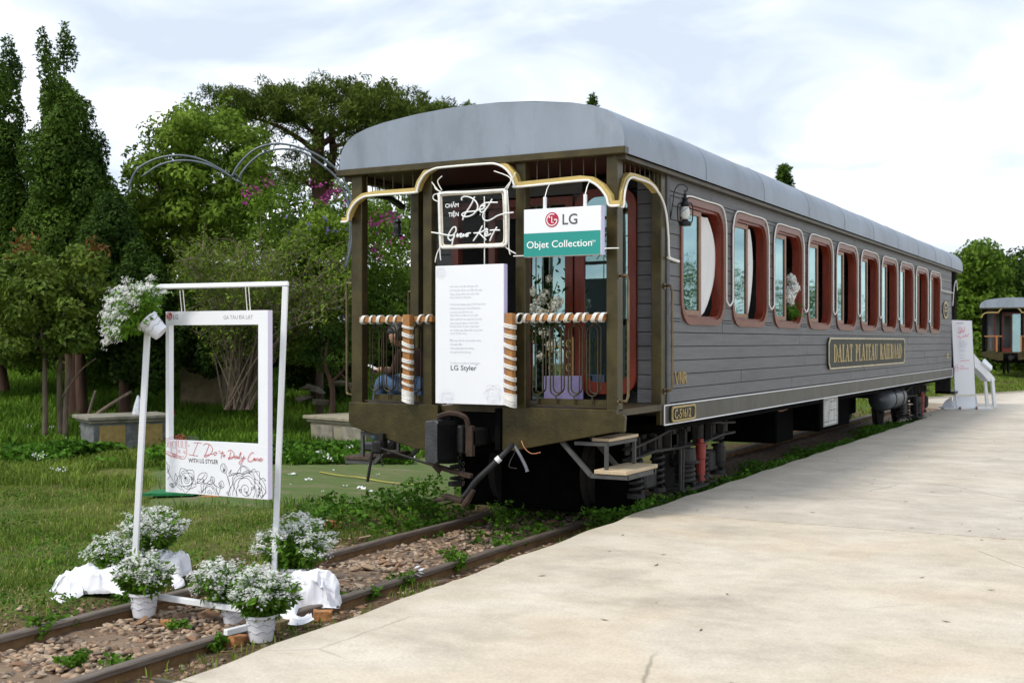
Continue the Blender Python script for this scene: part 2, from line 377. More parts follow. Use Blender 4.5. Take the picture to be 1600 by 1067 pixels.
q[0].position = .36; q[0].color = (.17, .125, .065, 1); q[1].position = .56; q[1].color = (.07, .12, .016, 1); q.new(.46).color = (.13, .15, .035, 1); l(n1.outputs[0], r1.inputs[0])
n2 = n('ShaderNodeTexNoise'); n2.inputs['Scale'].default_value = 30; n2.inputs['Detail'].default_value = 5; l(g.outputs['Position'], n2.inputs[0])
mm = n('ShaderNodeMix'); mm.data_type = 'RGBA'; mm.blend_type = 'MULTIPLY'; mm.inputs[0].default_value = .8; l(r1.outputs[0], mm.inputs[6])
r2 = n('ShaderNodeValToRGB'); r2.color_ramp.elements[0].position = .3; r2.color_ramp.elements[0].color = (.35, .35, .35, 1); r2.color_ramp.elements[1].position = .7; r2.color_ramp.elements[1].color = (1.3, 1.3, 1.3, 1)
l(n2.outputs[0], r2.inputs[0]); l(r2.outputs[0], mm.inputs[7])
# bare brown earth beside the rails
sx = n('ShaderNodeSeparateXYZ'); l(g.outputs['Position'], sx.inputs[0])
ab = n('ShaderNodeMath'); ab.operation = 'ADD'; ab.inputs[1].default_value = 5.15; l(sx.outputs[0], ab.inputs[0])
ab2 = n('ShaderNodeMath'); ab2.operation = 'ABSOLUTE'; l(ab.outputs[0], ab2.inputs[0])
n3 = n('ShaderNodeTexNoise'); n3.inputs['Scale'].default_value = 1.7; n3.inputs['Detail'].default_value = 6; l(g.outputs['Position'], n3.inputs[0])
ma = n('ShaderNodeMath'); ma.operation = 'MULTIPLY_ADD'; ma.inputs[1].default_value = 1.3; l(n3.outputs[0], ma.inputs[0]); l(ab2.outputs[0], ma.inputs[2])
mr = n('ShaderNodeMapRange'); mr.inputs[1].default_value = 1.7; mr.inputs[2].default_value = 2.3; mr.inputs[3].default_value = 1; mr.inputs[4].default_value = 0; l(ma.outputs[0], mr.inputs[0])
m5 = n('ShaderNodeMix'); m5.data_type = 'RGBA'; l(mr.outputs[0], m5.inputs[0]); l(mm.outputs[2], m5.inputs[6])
r5 = n('ShaderNodeValToRGB'); r5.color_ramp.elements[0].color = (.05, .032, .018, 1); r5.color_ramp.elements[0].position = .35; r5.color_ramp.elements[1].color = (.19, .125, .075, 1); r5.color_ramp.elements[1].position = .7
l(n2.outputs[0], r5.inputs[0]); l(r5.outputs[0], m5.inputs[7]); l(m5.outputs[2], b.inputs['Base Color'])
bp = n('ShaderNodeBump'); bp.inputs['Strength'].default_value = .8; bp.inputs['Distance'].default_value = .03; l(n2.outputs[0], bp.inputs['Height']); l(bp.outputs[0], b.inputs['Normal'])
def grid_obj(name, xs, ys, hf, m, kind='structure'):
    X, Y = np.meshgrid(xs, ys); Z = hf(X, Y); V = np.stack([X, Y, Z], -1).reshape(-1, 3); a, c = X.shape
    idx = np.arange(a * c).reshape(a, c); F = np.stack([idx[:-1, :-1], idx[:-1, 1:], idx[1:, 1:], idx[1:, :-1]], -1).reshape(-1, 4)
    return npmesh(name, V, F, m, smooth=True, kind=kind)
xs = np.concatenate([np.linspace(-500, -45, 14), np.linspace(-40, -9, 70), np.linspace(-8.7, -3.0, 60), np.linspace(2, 300, 10)])
ys = np.concatenate([np.linspace(-60, -2, 8), np.linspace(0, 22, 180), np.linspace(23, 60, 50), np.linspace(70, 900, 12)])
grid_obj('ground', xs, ys, ground_h, gm)

# concrete platform: three pours with open joints
cm = bpy.data.materials.new('platform_concrete'); cm.use_nodes = True; t = cm.node_tree; n = t.nodes.new; l = t.links.new; b = t.nodes['Principled BSDF']
b.inputs['Roughness'].default_value = .8; b.inputs['Specular IOR Level'].default_value = .25
g = n('ShaderNodeNewGeometry')
oi = n('ShaderNodeObjectInfo')
mp1 = n('ShaderNodeMapping'); mp1.inputs['Scale'].default_value = (1.0, 1.5, 1); mp1.inputs['Rotation'].default_value = (0, 0, .12); l(g.outputs['Position'], mp1.inputs[0])
n1 = n('ShaderNodeTexNoise'); n1.inputs['Scale'].default_value = 1.0; n1.inputs['Detail'].default_value = 7; n1.inputs['Roughness'].default_value = .66; n1.inputs['Distortion'].default_value = .2; l(mp1.outputs[0], n1.inputs[0])
r1 = n('ShaderNodeValToRGB'); q = r1.color_ramp.elements; q[0].position = .28; q[0].color = (.45, .39, .315, 1); q[1].position = .64; q[1].color = (.66, .59, .485, 1); q.new(.46).color = (.60, .525, .42, 1); l(n1.outputs[0], r1.inputs[0])
n4 = n('ShaderNodeTexNoise'); n4.inputs['Scale'].default_value = .7; n4.inputs['Detail'].default_value = 5; n4.inputs['Distortion'].default_value = .8; l(g.outputs['Position'], n4.inputs[0])
r4 = n('ShaderNodeMapRange'); r4.inputs[1].default_value = .48; r4.inputs[2].default_value = .62; r4.inputs[4].default_value = .45; l(n4.outputs[0], r4.inputs[0])
m4 = n('ShaderNodeMix'); m4.data_type = 'RGBA'; m4.inputs[7].default_value = (.62, .51, .36, 1); l(r4.outputs[0], m4.inputs[0]); l(r1.outputs[0], m4.inputs[6])
# the farther pour is greyer
sx = n('ShaderNodeSeparateXYZ'); l(g.outputs['Position'], sx.inputs[0])
gy = n('ShaderNodeMapRange'); gy.inputs[1].default_value = 9.58; gy.inputs[2].default_value = 9.62; gy.inputs[4].default_value = .72; l(sx.outputs[1], gy.inputs[0])
m6 = n('ShaderNodeMix'); m6.data_type = 'RGBA'; l(gy.outputs[0], m6.inputs[0]); l(m4.outputs[2], m6.inputs[6])
r6 = n('ShaderNodeValToRGB'); r6.color_ramp.elements[0].position = .35; r6.color_ramp.elements[0].color = (.50, .45, .375, 1); r6.color_ramp.elements[1].position = .6; r6.color_ramp.elements[1].color = (.63, .565, .475, 1)
l(n1.outputs[0], r6.inputs[0]); l(r6.outputs[0], m6.inputs[7])
n2 = n('ShaderNodeTexNoise'); n2.inputs['Scale'].default_value = 55; n2.inputs['Detail'].default_value = 6; n2.inputs['Roughness'].default_value = .75; l(g.outputs['Position'], n2.inputs[0])
r2 = n('ShaderNodeValToRGB'); r2.color_ramp.elements[0].position = .3; r2.color_ramp.elements[0].color = (.78, .78, .78, 1); r2.color_ramp.elements[1].position = .6; r2.color_ramp.elements[1].color = (1.05, 1.05, 1.05, 1); l(n2.outputs[0], r2.inputs[0])
mm = n('ShaderNodeMix'); mm.data_type = 'RGBA'; mm.blend_type = 'MULTIPLY'; mm.inputs[0].default_value = .9; l(m6.outputs[2], mm.inputs[6]); l(r2.outputs[0], mm.inputs[7])
# hairline cracks and scratches
vo = n('ShaderNodeTexVoronoi'); vo.feature = 'DISTANCE_TO_EDGE'; vo.inputs['Scale'].default_value = .5
nd = n('ShaderNodeMix'); nd.data_type = 'RGBA'; nd.inputs[0].default_value = .22; l(g.outputs['Position'], nd.inputs[6]); l(n4.outputs[1], nd.inputs[7]); l(nd.outputs[2], vo.inputs[0])
rv = n('ShaderNodeMapRange'); rv.inputs[1].default_value = .0; rv.inputs[2].default_value = .004; rv.inputs[3].default_value = .6; rv.inputs[4].default_value = 0; l(vo.outputs[0], rv.inputs[0])
n7 = n('ShaderNodeTexNoise'); n7.inputs['Scale'].default_value = .8; l(g.outputs['Position'], n7.inputs[0])
r7 = n('ShaderNodeMapRange'); r7.inputs[1].default_value = .5; r7.inputs[2].default_value = .6; l(n7.outputs[0], r7.inputs[0])
mu = n('ShaderNodeMath'); mu.operation = 'MULTIPLY'; l(rv.outputs[0], mu.inputs[0]); l(r7.outputs[0], mu.inputs[1])
n9 = n('ShaderNodeTexNoise'); n9.inputs['Scale'].default_value = 3.2; n9.inputs['Detail'].default_value = 10; n9.inputs['Roughness'].default_value = .78; l(g.outputs['Position'], n9.inputs[0])
r9 = n('ShaderNodeValToRGB'); r9.color_ramp.elements[0].position = .36; r9.color_ramp.elements[0].color = (.86, .85, .84, 1); r9.color_ramp.elements[1].position = .58; r9.color_ramp.elements[1].color = (1.04, 1.04, 1.04, 1); l(n9.outputs[0], r9.inputs[0])
mn = n('ShaderNodeMix'); mn.data_type = 'RGBA'; mn.blend_type = 'MULTIPLY'; mn.inputs[0].default_value = 1; l(mm.outputs[2], mn.inputs[6]); l(r9.outputs[0], mn.inputs[7])
ve = n('ShaderNodeMapRange'); ve.inputs[1].default_value = -3.55; ve.inputs[2].default_value = -4.0; ve.inputs[3].default_value = 0; ve.inputs[4].default_value = .5; l(sx.outputs[0], ve.inputs[0])
ve2 = n('ShaderNodeMath'); ve2.operation = 'MULTIPLY'; l(ve.outputs[0], ve2.inputs[0]); l(n9.outputs[0], ve2.inputs[1])
m9 = n('ShaderNodeMix'); m9.data_type = 'RGBA'; m9.inputs[7].default_value = (.15, .13, .09, 1); l(ve2.outputs[0], m9.inputs[0]); l(mn.outputs[2], m9.inputs[6])
m8 = n('ShaderNodeMix'); m8.data_type = 'RGBA'; m8.inputs[7].default_value = (.12, .10, .08, 1); l(mu.outputs[0], m8.inputs[0]); l(m9.outputs[2], m8.inputs[6])
l(m8.outputs[2], b.inputs['Base Color'])
bp = n('ShaderNodeBump'); bp.inputs['Strength'].default_value = .25; bp.inputs['Distance'].default_value = .004; l(n2.outputs[0], bp.inputs['Height']); l(bp.outputs[0], b.inputs['Normal'])
def slab(y0, y1, x1, name='platform', left=None):
    yy = list(np.arange(y0, y1, .12)) + [y1]; A = [((edgeX(y) if left is None else left) + .012 * math.sin(y * 5.1) + .02 * (noise.noise(Vector((y * 2.3, 0, 5)))) + .03 * max(0, noise.noise(Vector((y * 6.1, 3, 0))) - .25) + .006 * noise.noise(Vector((y * 17, 9, 1))), y) for y in yy]
    poly = A + [(x1, y1), (x1, y0)]
    o = MB().prism(poly, lambda a, c: (a, c, .2), (0, 0, -.42)).build(name, cm, bevel=0); o['kind'] = 'structure'; return o
slab(3.86, 9.58, 40); slab(-6, 3.845, 40); slab(9.605, 24.4, 40); slab(24.42, 31.5, 40, left=-4.25)
for (y, z0, y2) in ((9.5925, .192, 0), (3.8525, .19, 0), (24.41, .19, 0)):
    o = MB().box(-3.9, 39.9, y - .012, y + .012, -.2, z0).build('platform_joint', mat('joint_filler', (.10, .09, .07), .95), None); o['kind'] = 'structure'
# side path far right
path = MB().prism([(-6.2, 33.5), (-3.6, 31.52), (10, 31.52), (10, 60), (2, 60)], lambda a, c: (a, c, .06), (0, 0, -.3)).build('side_path', cm); path['kind'] = 'structure'
MB().prism([(-6.28, 33.5), (-6.2, 33.5), (2.0, 60), (1.9, 60)], lambda a, c: (a, c, .1), (0, 0, -.3)).build('path_kerb', cm)['kind'] = 'structure'

# ================================================================ track
bed = grid_obj('track_bed', np.linspace(-6.35, -4.2, 50), np.linspace(1, 40, 420),
               lambda X, Y: -.125 + .035 * np.exp(-((X + 5.28) / .8) ** 6) + .03 * (vnoise(X, Y, 6) - .5) + .02 * (vnoise(X, Y, 14, 2) - .5) - .1 * smooth(.85, 1.07, np.abs(X + 5.28)),
               mat('ballast_earth', (.085, .055, .035), .95, 0, .5, 14, .9, 50, col2=(.24, .155, .095)))
def rail_prof():
    return [(-.055, -.125), (.055, -.125), (.055, -.112), (.012, -.100), (.010, -.045), (.033, -.034), (.034, -.008), (.026, 0), (-.026, 0), (-.034, -.008), (-.033, -.034), (-.010, -.045), (-.012, -.100), (-.055, -.112)]
def rail(X, label):
    pf = rail_prof(); mb_ = MB(); ys_ = list(np.arange(.5, 40, .5)); n_ = len(pf)
    vs_ = [(X + a + .003 * math.sin(y * 1.3), y, z + .002 * math.sin(y * 3.1)) for y in ys_ for a, z in pf]
    for i in range(len(ys_) - 1):
        for k in range(n_):
            k2 = (k + 1) % n_; mb_.f.append([i * n_ + k, i * n_ + k2, (i + 1) * n_ + k2, (i + 1) * n_ + k]); mb_.mi.append(0 if 5 <= k <= 9 else 1)
    mb_.f.append(list(range(n_))); mb_.mi.append(1)
    mb_.v = [Vector(v) for v in vs_]
    o = mb_.build('rail', [m_railtop, m_railside]); return tag(o, label, 'rail', 'the two track rails')
rail(-5.815, 'rusty steel track rail nearer the lawn, running under the left wheels')
rail(-4.745, 'rusty steel track rail nearer the concrete platform')
for k in range(16):
    y = 1.9 + k * .78
    o = MB().box(-6.15 + random.uniform(-.03, .03), -4.42 + random.uniform(-.05, .05), y - .11, y + .11, -.25, -.080 - random.uniform(0, .012)).build('sleeper', m_concrete_sl, bed, bevel=.012)
# stones: hull variants shared
st_cols = [(.30, .195, .125), (.37, .255, .165), (.22, .165, .125), (.42, .32, .225), (.30, .17, .095)]
st_m = [mat('ballast_stone_%d' % i, c, .9, 0, .3, 25, .5, 60) for i, c in enumerate(st_cols)]
hulls = []
for k in range(10):
    bm = bmesh.new()
    for j in range(9):
        v = Vector(rng.normal(size=3)).normalized(); bm.verts.new((v.x * random.uniform(.75, 1.3), v.y * random.uniform(.6, 1.05), v.z * random.uniform(.42, .62)))
    bmesh.ops.convex_hull(bm, input=bm.verts[:]); loose = [v for v in bm.verts if not v.link_faces]; bmesh.ops.delete(bm, geom=loose, context='VERTS')
    bmesh.ops.triangulate(bm, faces=bm.faces[:]); me = bpy.data.meshes.new('stone'); bm.to_mesh(me); bm.free(); hulls.append(me)
hullm = []
for k, me in enumerate(hulls):
    for j in range(2):
        c_ = me.copy(); c_.materials.append(st_m[(k + j * 2) % 5]); hullm.append(c_)
def bedz(x, y): return -.125 + .035 * math.exp(-((x + 5.28) / .8) ** 6)
bedorg = worldpos(bed); cnt = 0; placed = []
while cnt < 285:
    y = 2.6 + 8.4 * random.random() ** 1.15; zone = random.random()
    x = random.uniform(-5.72, -4.84) if zone < .72 else (random.uniform(-4.64, -4.05) if zone < .93 else random.uniform(-6.3, -5.92))
    if x > edgeX(y) - .08: continue
    if abs((y - 1.9 + .39) % .78 - .39) < .12 and random.random() < .6: continue
    r = random.uniform(.028, .062) * (1.35 if random.random() < .2 else 1)
    if any((x - a) ** 2 + (y - b_) ** 2 < (.75 * (r + rr)) ** 2 for a, b_, rr in placed): continue
    placed.append((x, y, r)); o = link('stone', random.choice(hullm), None, bed)
    zb = bedz(x, y) if -5.8 < x < -4.75 else -.10
    o.location = Vector((x, y, zb + r * .30)) - bedorg; o.scale = (r * random.uniform(.9, 1.3), r * random.uniform(.8, 1.1), r * random.uniform(.8, 1.1)); o.rotation_euler = (random.uniform(-.3, .3), random.uniform(-.3, .3), random.uniform(0, 6.3)); cnt += 1
# the small rest
hv = [(np.array([v.co[:] for v in me.vertices]), np.array([p.vertices[:] for p in me.polygons])) for me in hulls]
def pebbles(name, n_, area, rlo, rhi, m):
    Vs, Fs, k = [], [], 0
    for i in range(n_):
        x, y = area(); r = random.uniform(rlo, rhi)
        if abs((y - 1.9 + .39) % .78 - .39) < .12 and random.random() < .55: y += .3
        V, F = hv[i % len(hv)]; a = random.uniform(0, 6.3); c_, s_ = math.cos(a), math.sin(a)
        zb = bedz(x, y) if -5.8 < x < -4.75 else float(ground_h(x, y))
        Q = V * r; Q = np.stack([Q[:, 0] * c_ - Q[:, 1] * s_ + x, Q[:, 0] * s_ + Q[:, 1] * c_ + y, Q[:, 2] + zb + r * .25], 1)
        Vs.append(Q); Fs.append(F + k); k += len(V)
    return tag(npmesh(name, np.concatenate(Vs), np.concatenate(Fs), m, bed), kind='stuff')
for i in range(4):
    pebbles('gravel', 1500, lambda: (random.uniform(-5.76, -4.80), 2 + 13 * random.random() ** 1.2), .014, .044, st_m[i])
    pebbles('gravel', 260, lambda: (random.choice([random.uniform(-4.68, -4.02), random.uniform(-6.6, -5.88)]), random.uniform(3, 11)), .012, .032, st_m[(i + 2) % 5])
# ================================================================ railway carriage
CX = -5.28
m_wheel = mat('grimy_wheel', (.016, .013, .011), .85, .1, .4, 8, .3, 40)
ROOFP = [(-1.44, 3.22), (-1.44, 3.34), (-1.425, 3.42), (-1.39, 3.49), (-1.34, 3.545), (-1.26, 3.595), (-1.13, 3.638), (-.95, 3.675), (-.6, 3.718), (-.26, 3.742), (0, 3.748)]
ROOFP = ROOFP + [(-x, z) for x, z in ROOFP[-2::-1]]
def rrect(x0, x1, z0, z1, r, k=6):
    out = []
    for (cx_, cz_, a0) in ((x1 - r, z1 - r, 0), (x0 + r, z1 - r, 90), (x0 + r, z0 + r, 180), (x1 - r, z0 + r, 270)):
        for j in range(k + 1):
            a = math.radians(a0 + 90 * j / k); out.append((cx_ + r * math.cos(a), cz_ + r * math.sin(a)))
    return out
def ring(mb_, outer, inner, f3, d, mi=0):
    n_ = len(outer); d = Vector(d); A = [Vector(f3(*p)) for p in outer]; B = [Vector(f3(*p)) for p in inner]
    V = A + B + [p + d for p in A] + [p + d for p in B]; F = []
    for i in range(n_):
        j = (i + 1) % n_
        F += [(i, j, n_ + j, n_ + i), (2 * n_ + i, 3 * n_ + i, 3 * n_ + j, 2 * n_ + j), (i, 2 * n_ + i, 2 * n_ + j, j), (n_ + i, n_ + j, 3 * n_ + j, 3 * n_ + i)]
    mb_.add(V, F, mi)
VAL = [(-1.405, 2.795), (-1.33, 2.80), (-1.315, 2.87), (-1.26, 2.95), (-1.17, 3.005), (-1.05, 3.02), (-.60, 3.02), (-.565, 3.035), (-.54, 3.10), (-.48, 3.175), (-.39, 3.215), (-.27, 3.225),
       (.13, 3.225), (.25, 3.215), (.34, 3.17), (.40, 3.10), (.43, 3.02), (.47, 3.005), (1.05, 3.02), (1.15, 3.005), (1.23, 2.95), (1.29, 2.87), (1.315, 2.80), (1.405, 2.795)]
def band(mb_, path, f3, wd, dep, mi=0):
    """strip that follows a 2-D path; wd = height upward along the normal, dep = depth vector"""
    n_ = len(path); P = [Vector((a, b)) for a, b in path]; up = []
    for i in range(n_):
        t = P[min(i + 1, n_ - 1)] - P[max(i - 1, 0)]; t.normalize(); up.append(P[i] + Vector((-t.y, t.x)) * wd)
    dep = Vector(dep); A = [Vector(f3(p.x, p.y)) for p in P]; B = [Vector(f3(p.x, p.y)) for p in up]; V = A + B + [v + dep for v in A] + [v + dep for v in B]; F = []
    for i in range(n_ - 1):
        j = i + 1; F += [(i, j, n_ + j, n_ + i), (2 * n_ + i, 3 * n_ + i, 3 * n_ + j, 2 * n_ + j), (i, 2 * n_ + i, 2 * n_ + j, j), (n_ + i, n_ + j, 3 * n_ + j, 3 * n_ + i)]
    F += [(0, n_, 3 * n_, 2 * n_), (n_ - 1, 3 * n_ - 1 - n_ + 0, 4 * n_ - 1, 2 * n_ - 1)] if False else [(0, n_, 3 * n_, 2 * n_), (n_ - 1, 3 * n_ - 1, 4 * n_ - 1, 2 * n_ - 1)]
    mb_.add(V, F, mi)
NWIN = 10
def win_y(k): return 1.47 + 1.51 * k     # start of the k-th window, from the front of the carriage
def plank_run(root, f3box, z0, z1, s0, s1, holes, rows, matl, jitter=True, prefix='plank'):
    """horizontal boards between s0..s1; holes: list of (a,b,za,zb). f3box(mb,a,b,za,zb,proud)"""
    h = (z1 - z0) / rows
    for r in range(rows):
        za = z0 + r * h; zb = za + h; segs = [(s0, s1)]
        for (a, b_, ha, hb) in holes:
            if zb > ha + .01 and za < hb - .01:
                if za < ha - .02 or zb > hb + .02: pass
                ns = []
                for (p, q_) in segs:
                    if b_ <= p or a >= q_: ns.append((p, q_)); continue
                    if a > p: ns.append((p, a))
                    if b_ < q_: ns.append((b_, q_))
                segs = ns
        for (p, q_) in segs:
            cuts = [p]; x_ = p
            if q_ - p > 3:
                x_ = p + random.uniform(.8, 2.4)
                while x_ < q_ - .6: cuts.append(x_); x_ += random.uniform(2.3, 3.6)
            cuts.append(q_)
            for i in range(len(cuts) - 1):
                mb_ = MB(); pr = random.uniform(-.0025, .0025) if jitter else 0
                f3box(mb_, cuts[i] + .0015, cuts[i + 1] - .0015, za + .003, zb - .003, pr)
                mb_.build(prefix, matl, root, bevel=.0025)
def carriage(loc, label, near=True):
    ox, oy, oz = loc; R = empty('railway_carriage', loc, label, 'railway carriage')
    P = lambda x, y, z: Vector((ox + x, oy + y, oz + z))
    def bx(mb_, x0, x1, y0, y1, z0, z1, mi=0): return mb_.box(ox + x0, ox + x1, oy + y0, oy + y1, oz + z0, oz + z1, mi)
    Lr = 18.82
    # roof: shell with a flat painted gable sheet at the end
    mb_ = MB(); ysr = [-.06, -.045, -.02] + list(np.linspace(.0, Lr - .05, 24)) + [Lr]; shr = [0, .008, .012] + [.012] * 24 + [0]
    n_ = len(ROOFP)
    for y, s_ in zip(ysr, shr):
        for (x, z) in ROOFP:
            k = 1 + s_ / 1.44; wob = .004 * math.sin(y * 2.3 + x * 3) if near else 0
            mb_.v.append(P(x * k, y, 3.22 + (z - 3.22) * (1 + s_) + (wob if z > 3.3 else 0)))
    for i in range(len(ysr) - 1):
        for k in range(n_ - 1): mb_.f.append([i * n_ + k, i * n_ + k + 1, (i + 1) * n_ + k + 1, (i + 1) * n_ + k]); mb_.mi.append(0)
    o_ = mb_.build('roof', m_roof, R, smooth=True)
    mb_ = MB(); mb_.prism([(x, z) for x, z in ROOFP], lambda a, b_: P(a, -.062, b_), (0, .004, 0)); mb_.build('roof_end', m_roof, R)
    mb_ = MB(); mb_.prism([(x, z) for x, z in ROOFP], lambda a, b_: P(a, Lr, b_), (0, -.004, 0)); mb_.build('roof_end', m_roof, R)
    if near:
        sb = MB()
        for y in np.arange(1.9, 18, 1.9):
            sb.tube([P(x * 1.011, y, 3.22 + (z - 3.22) * 1.014) for x, z in ROOFP], .0025, 4)
        sb.build('roof_seam', m_roof, R)
        lp = MB(); lp.box(0, 0, 0, 0, 0, 0)
    # header bars
    mb_ = MB(); bx(mb_, -1.47, 1.455, -.085, .0, 3.215, 3.275); mb_.build('header_bar', m_olive, R, bevel=.006)
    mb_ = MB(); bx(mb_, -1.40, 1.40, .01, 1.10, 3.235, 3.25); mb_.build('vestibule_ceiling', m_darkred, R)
    for s_ in (-1, 1):
        mb_ = MB(); x0, x1 = sorted((s_ * 1.345, s_ * 1.425)); bx(mb_, x0, x1, .0, Lr - .02, 3.18, 3.218); mb_.build('cornice', m_olive_d, R)
    # posts
    for (x0, x1, y0, y1) in ((-1.35, -1.23, 0, .10), (-.555, -.46, 0, .09), (.395, .49, 0, .09), (1.25, 1.35, 0, .12), (-1.35, -1.25, .99, 1.10), (1.25, 1.348, .99, 1.10)):
        mb_ = MB(); bx(mb_, x0, x1, y0, y1, 1.10, 3.22); mb_.build('post', m_olive if near else m_black, R, bevel=.006)
    # valance with its white light tube
    f3 = lambda a, b_: P(a, -.075, b_)
    mb_ = MB(); band(mb_, VAL, f3, .038, (0, .07, 0)); va = mb_.build('valance', m_ochre, R)
    if near: MB().tube(spline([P(a, -.085, b_ - .006) for a, b_ in VAL], 4), .011, 6).build('light_tube', m_neon, va, smooth=True)
    SV = [(-.02, 2.80), (.05, 2.80), (.07, 2.90), (.13, 3.01), (.22, 3.06), (.34, 3.065), (.62, 3.06), (.78, 3.02), (.92, 2.95), (1.0, 2.86), (1.04, 2.76)]
    for s_ in (-1, 1):
        g3 = lambda a, b_: P(s_ * 1.375, a, b_)
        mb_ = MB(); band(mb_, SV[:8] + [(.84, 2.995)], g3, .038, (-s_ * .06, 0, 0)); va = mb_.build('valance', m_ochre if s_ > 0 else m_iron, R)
        if near and s_ > 0: MB().tube(spline([P(1.385, a, b_ - .004) for a, b_ in SV + [(1.07, 2.62), (1.08, 2.48), (1.10, 2.45)]], 4), .011, 6).build('light_tube', m_neon, va, smooth=True)
    # slim rods above the valance
    for x in [-1.19, -1.10, -1.00, -.90, -.79, -.68] + [.59, .70, .81, .92, 1.03, 1.14]:
        MB().tube([P(x, .03, 3.03), P(x, .03, 3.22)], .0055, 5).build('valance_rod', m_olive, R)
    for s_ in (-1, 1):
        for y in [.2, .31, .42, .53, .64, .75, .86, .95]:
            MB().tube([P(s_ * 1.33, y, 3.06 if y < .8 else 2.98), P(s_ * 1.33, y, 3.2)], .0055, 5).build('valance_rod', m_olive, R)
    # vestibule floor, end sill plates
    mb_ = MB(); bx(mb_, -1.35, 1.35, .03, 1.12, 1.06, 1.115); mb_.build('vestibule_floor', m_olive_d, R)
    pl = [(-1.36, 1.115), (-1.36, .93), (-1.33, .895), (-1.28, .88), (-.62, .71), (-.38, .71), (-.38, 1.115)]
    mb_ = MB(); mb_.prism(pl, lambda a, b_: P(a, -.03, b_), (0, .05, 0)); mb_.build('end_sill', m_olive, R, bevel=.005)
    pr = [(.28, 1.115), (.28, .74), (.40, .74), (1.32, .93), (1.42, .935), (1.43, 1.06), (1.40, 1.085), (1.355, 1.09), (1.355, 1.115)]
    mb_ = MB(); mb_.prism(pr, lambda a, b_: P(a, -.03, b_), (0, .05, 0)); mb_.build('end_sill', m_olive, R, bevel=.005)
    for s_ in (-1, 1):
        mb_ = MB(); x0, x1 = sorted((s_ * 1.30, s_ * 1.345)); bx(mb_, x0, x1, .98, 1.14, .93, 1.10); bx(mb_, x0, x1, .02, .2, .93, 1.10); mb_.build('step_cheek', m_olive, R, bevel=.004)
    # railings: stadium loops between rails
    def loops(xs_):
        for x in xs_:
            for (dx, dz, y) in ((0, 0, .05), (.018, .02, .068)):
                w_ = .052; path_ = []
                for j in range(9):
                    a = PI * j / 8; path_.append((x + dx + w_ * math.cos(a), 1.76 + dz + w_ * math.sin(a) * .95))
                for j in range(9):
                    a = PI + PI * j / 8; path_.append((x + dx + w_ * math.cos(a), 1.27 + dz + w_ * math.sin(a) * .95))
                MB().tube([P(a, y, b_) for a, b_ in path_], .0068, 5, closed=True).build('railing_loop', m_olive_d, R, smooth=True)
            MB().tube([P(x, .05, 1.81), P(x, .05, 1.88)], .007, 5).build('railing_pin', m_olive_d, R)
            MB().tube([P(x, .05, 1.15), P(x, .05, 1.22)], .007, 5).build('railing_pin', m_olive_d, R)
    loops([-1.12, -.965, -.81, -.66]); loops([.585, .76, .93, 1.10])
    for (a, b_) in ((-1.23, -.55), (.49, 1.25)):
        mb_ = MB(); bx(mb_, a, b_, .03, .06, 1.125, 1.14); mb_.build('lower_rail', m_olive_d, R)
        mb_ = MB(); bx(mb_, a + .08, b_, .075, .12, 1.14, 1.19); mb_.build('lower_rail', m_olive, R)
        mb_ = MB(); bx(mb_, a - .0, b_ + (.12 if a < 0 else .0), -.045, .015, 1.855, 1.905); mb_.build('hand_rail', m_pinewood, R, bevel=.004)
    for (a, b_, ya, yb) in ((-.70, -.625, -.115, -.05), (.400, .474, -.205, -.14)):
        mb_ = MB(); bx(mb_, a, b_, ya, yb, 1.135, 1.92); mb_.build('hand_rail_upright', m_pinewood, R, bevel=.004)
    # vestibule wall planks, door, windows
    holes = [(-.92 + .02, .42 - .02, 0, 3.05), (.5, 1.06, 1.22, 3.1), (-1.2, -.95, 9, 9)]
    def f_end(mb2, a, b_, za, zb, pr_): bx(mb2, a, b_, 1.12 + pr_, 1.14 + pr_, za, zb)
    mb_ = MB(); bx(mb_, -1.345, -.92, 1.142, 1.17, 1.0, 3.2); bx(mb_, .42, .5, 1.142, 1.17, 1.0, 3.2); bx(mb_, 1.06, 1.345, 1.142, 1.17, 1.0, 3.2); bx(mb_, -.92, 1.06, 1.142, 1.17, 3.1, 3.2); bx(mb_, .5, 1.06, 1.142, 1.17, 1.0, 1.22)
    mb_.build('wall_backing', m_gap, R)
    if near: plank_run(R, f_end, 1.115, 3.20, -1.25, 1.25, holes, 16, m_plank)
    else:
        mb_ = MB(); bx(mb_, -1.3, -.9, 1.12, 1.14, 1.0, 3.2); bx(mb_, .42, .5, 1.12, 1.14, 1.0, 3.2); bx(mb_, 1.06, 1.3, 1.12, 1.14, 1.0, 3.2); mb_.build('end_wall', m_plank, R)
    # right tall window of the end wall: arched red frame, tinted pane
    out = rrect(.44, 1.06, 1.19, 3.1, .16); inn = rrect(.54, .98, 1.30, 3.03, .12)
    mb_ = MB(); ring(mb_, out, inn, lambda a, b_: P(a, 1.085, b_), (0, .06, 0)); wf = mb_.build('end_window_frame', m_red, R)
    mb_ = MB(); bx(mb_, .54, .98, 1.10, 1.106, 1.30, 3.03); mb_.build('pane', m_tealglass, wf)
    mb_ = MB(); bx(mb_, .54, .98, 1.30, 1.32, 1.2, 3.1); mb_.build('blind', mat('teal_blind', (.10, .20, .20), .5), wf)
    # centre doorway
    mb_ = MB(); bx(mb_, -.92, -.84, 1.08, 1.16, 1.115, 3.05); bx(mb_, .34, .42, 1.08, 1.16, 1.115, 3.05); bx(mb_, -.84, .34, 1.08, 1.16, 2.98, 3.05); df = mb_.build('door_frame', m_red, R)
    mb_ = MB()
    for (a, b_) in ((-.56, -.49), (-.17, -.09)): bx(mb_, a, b_, 1.20, 1.25, 1.115, 2.98)
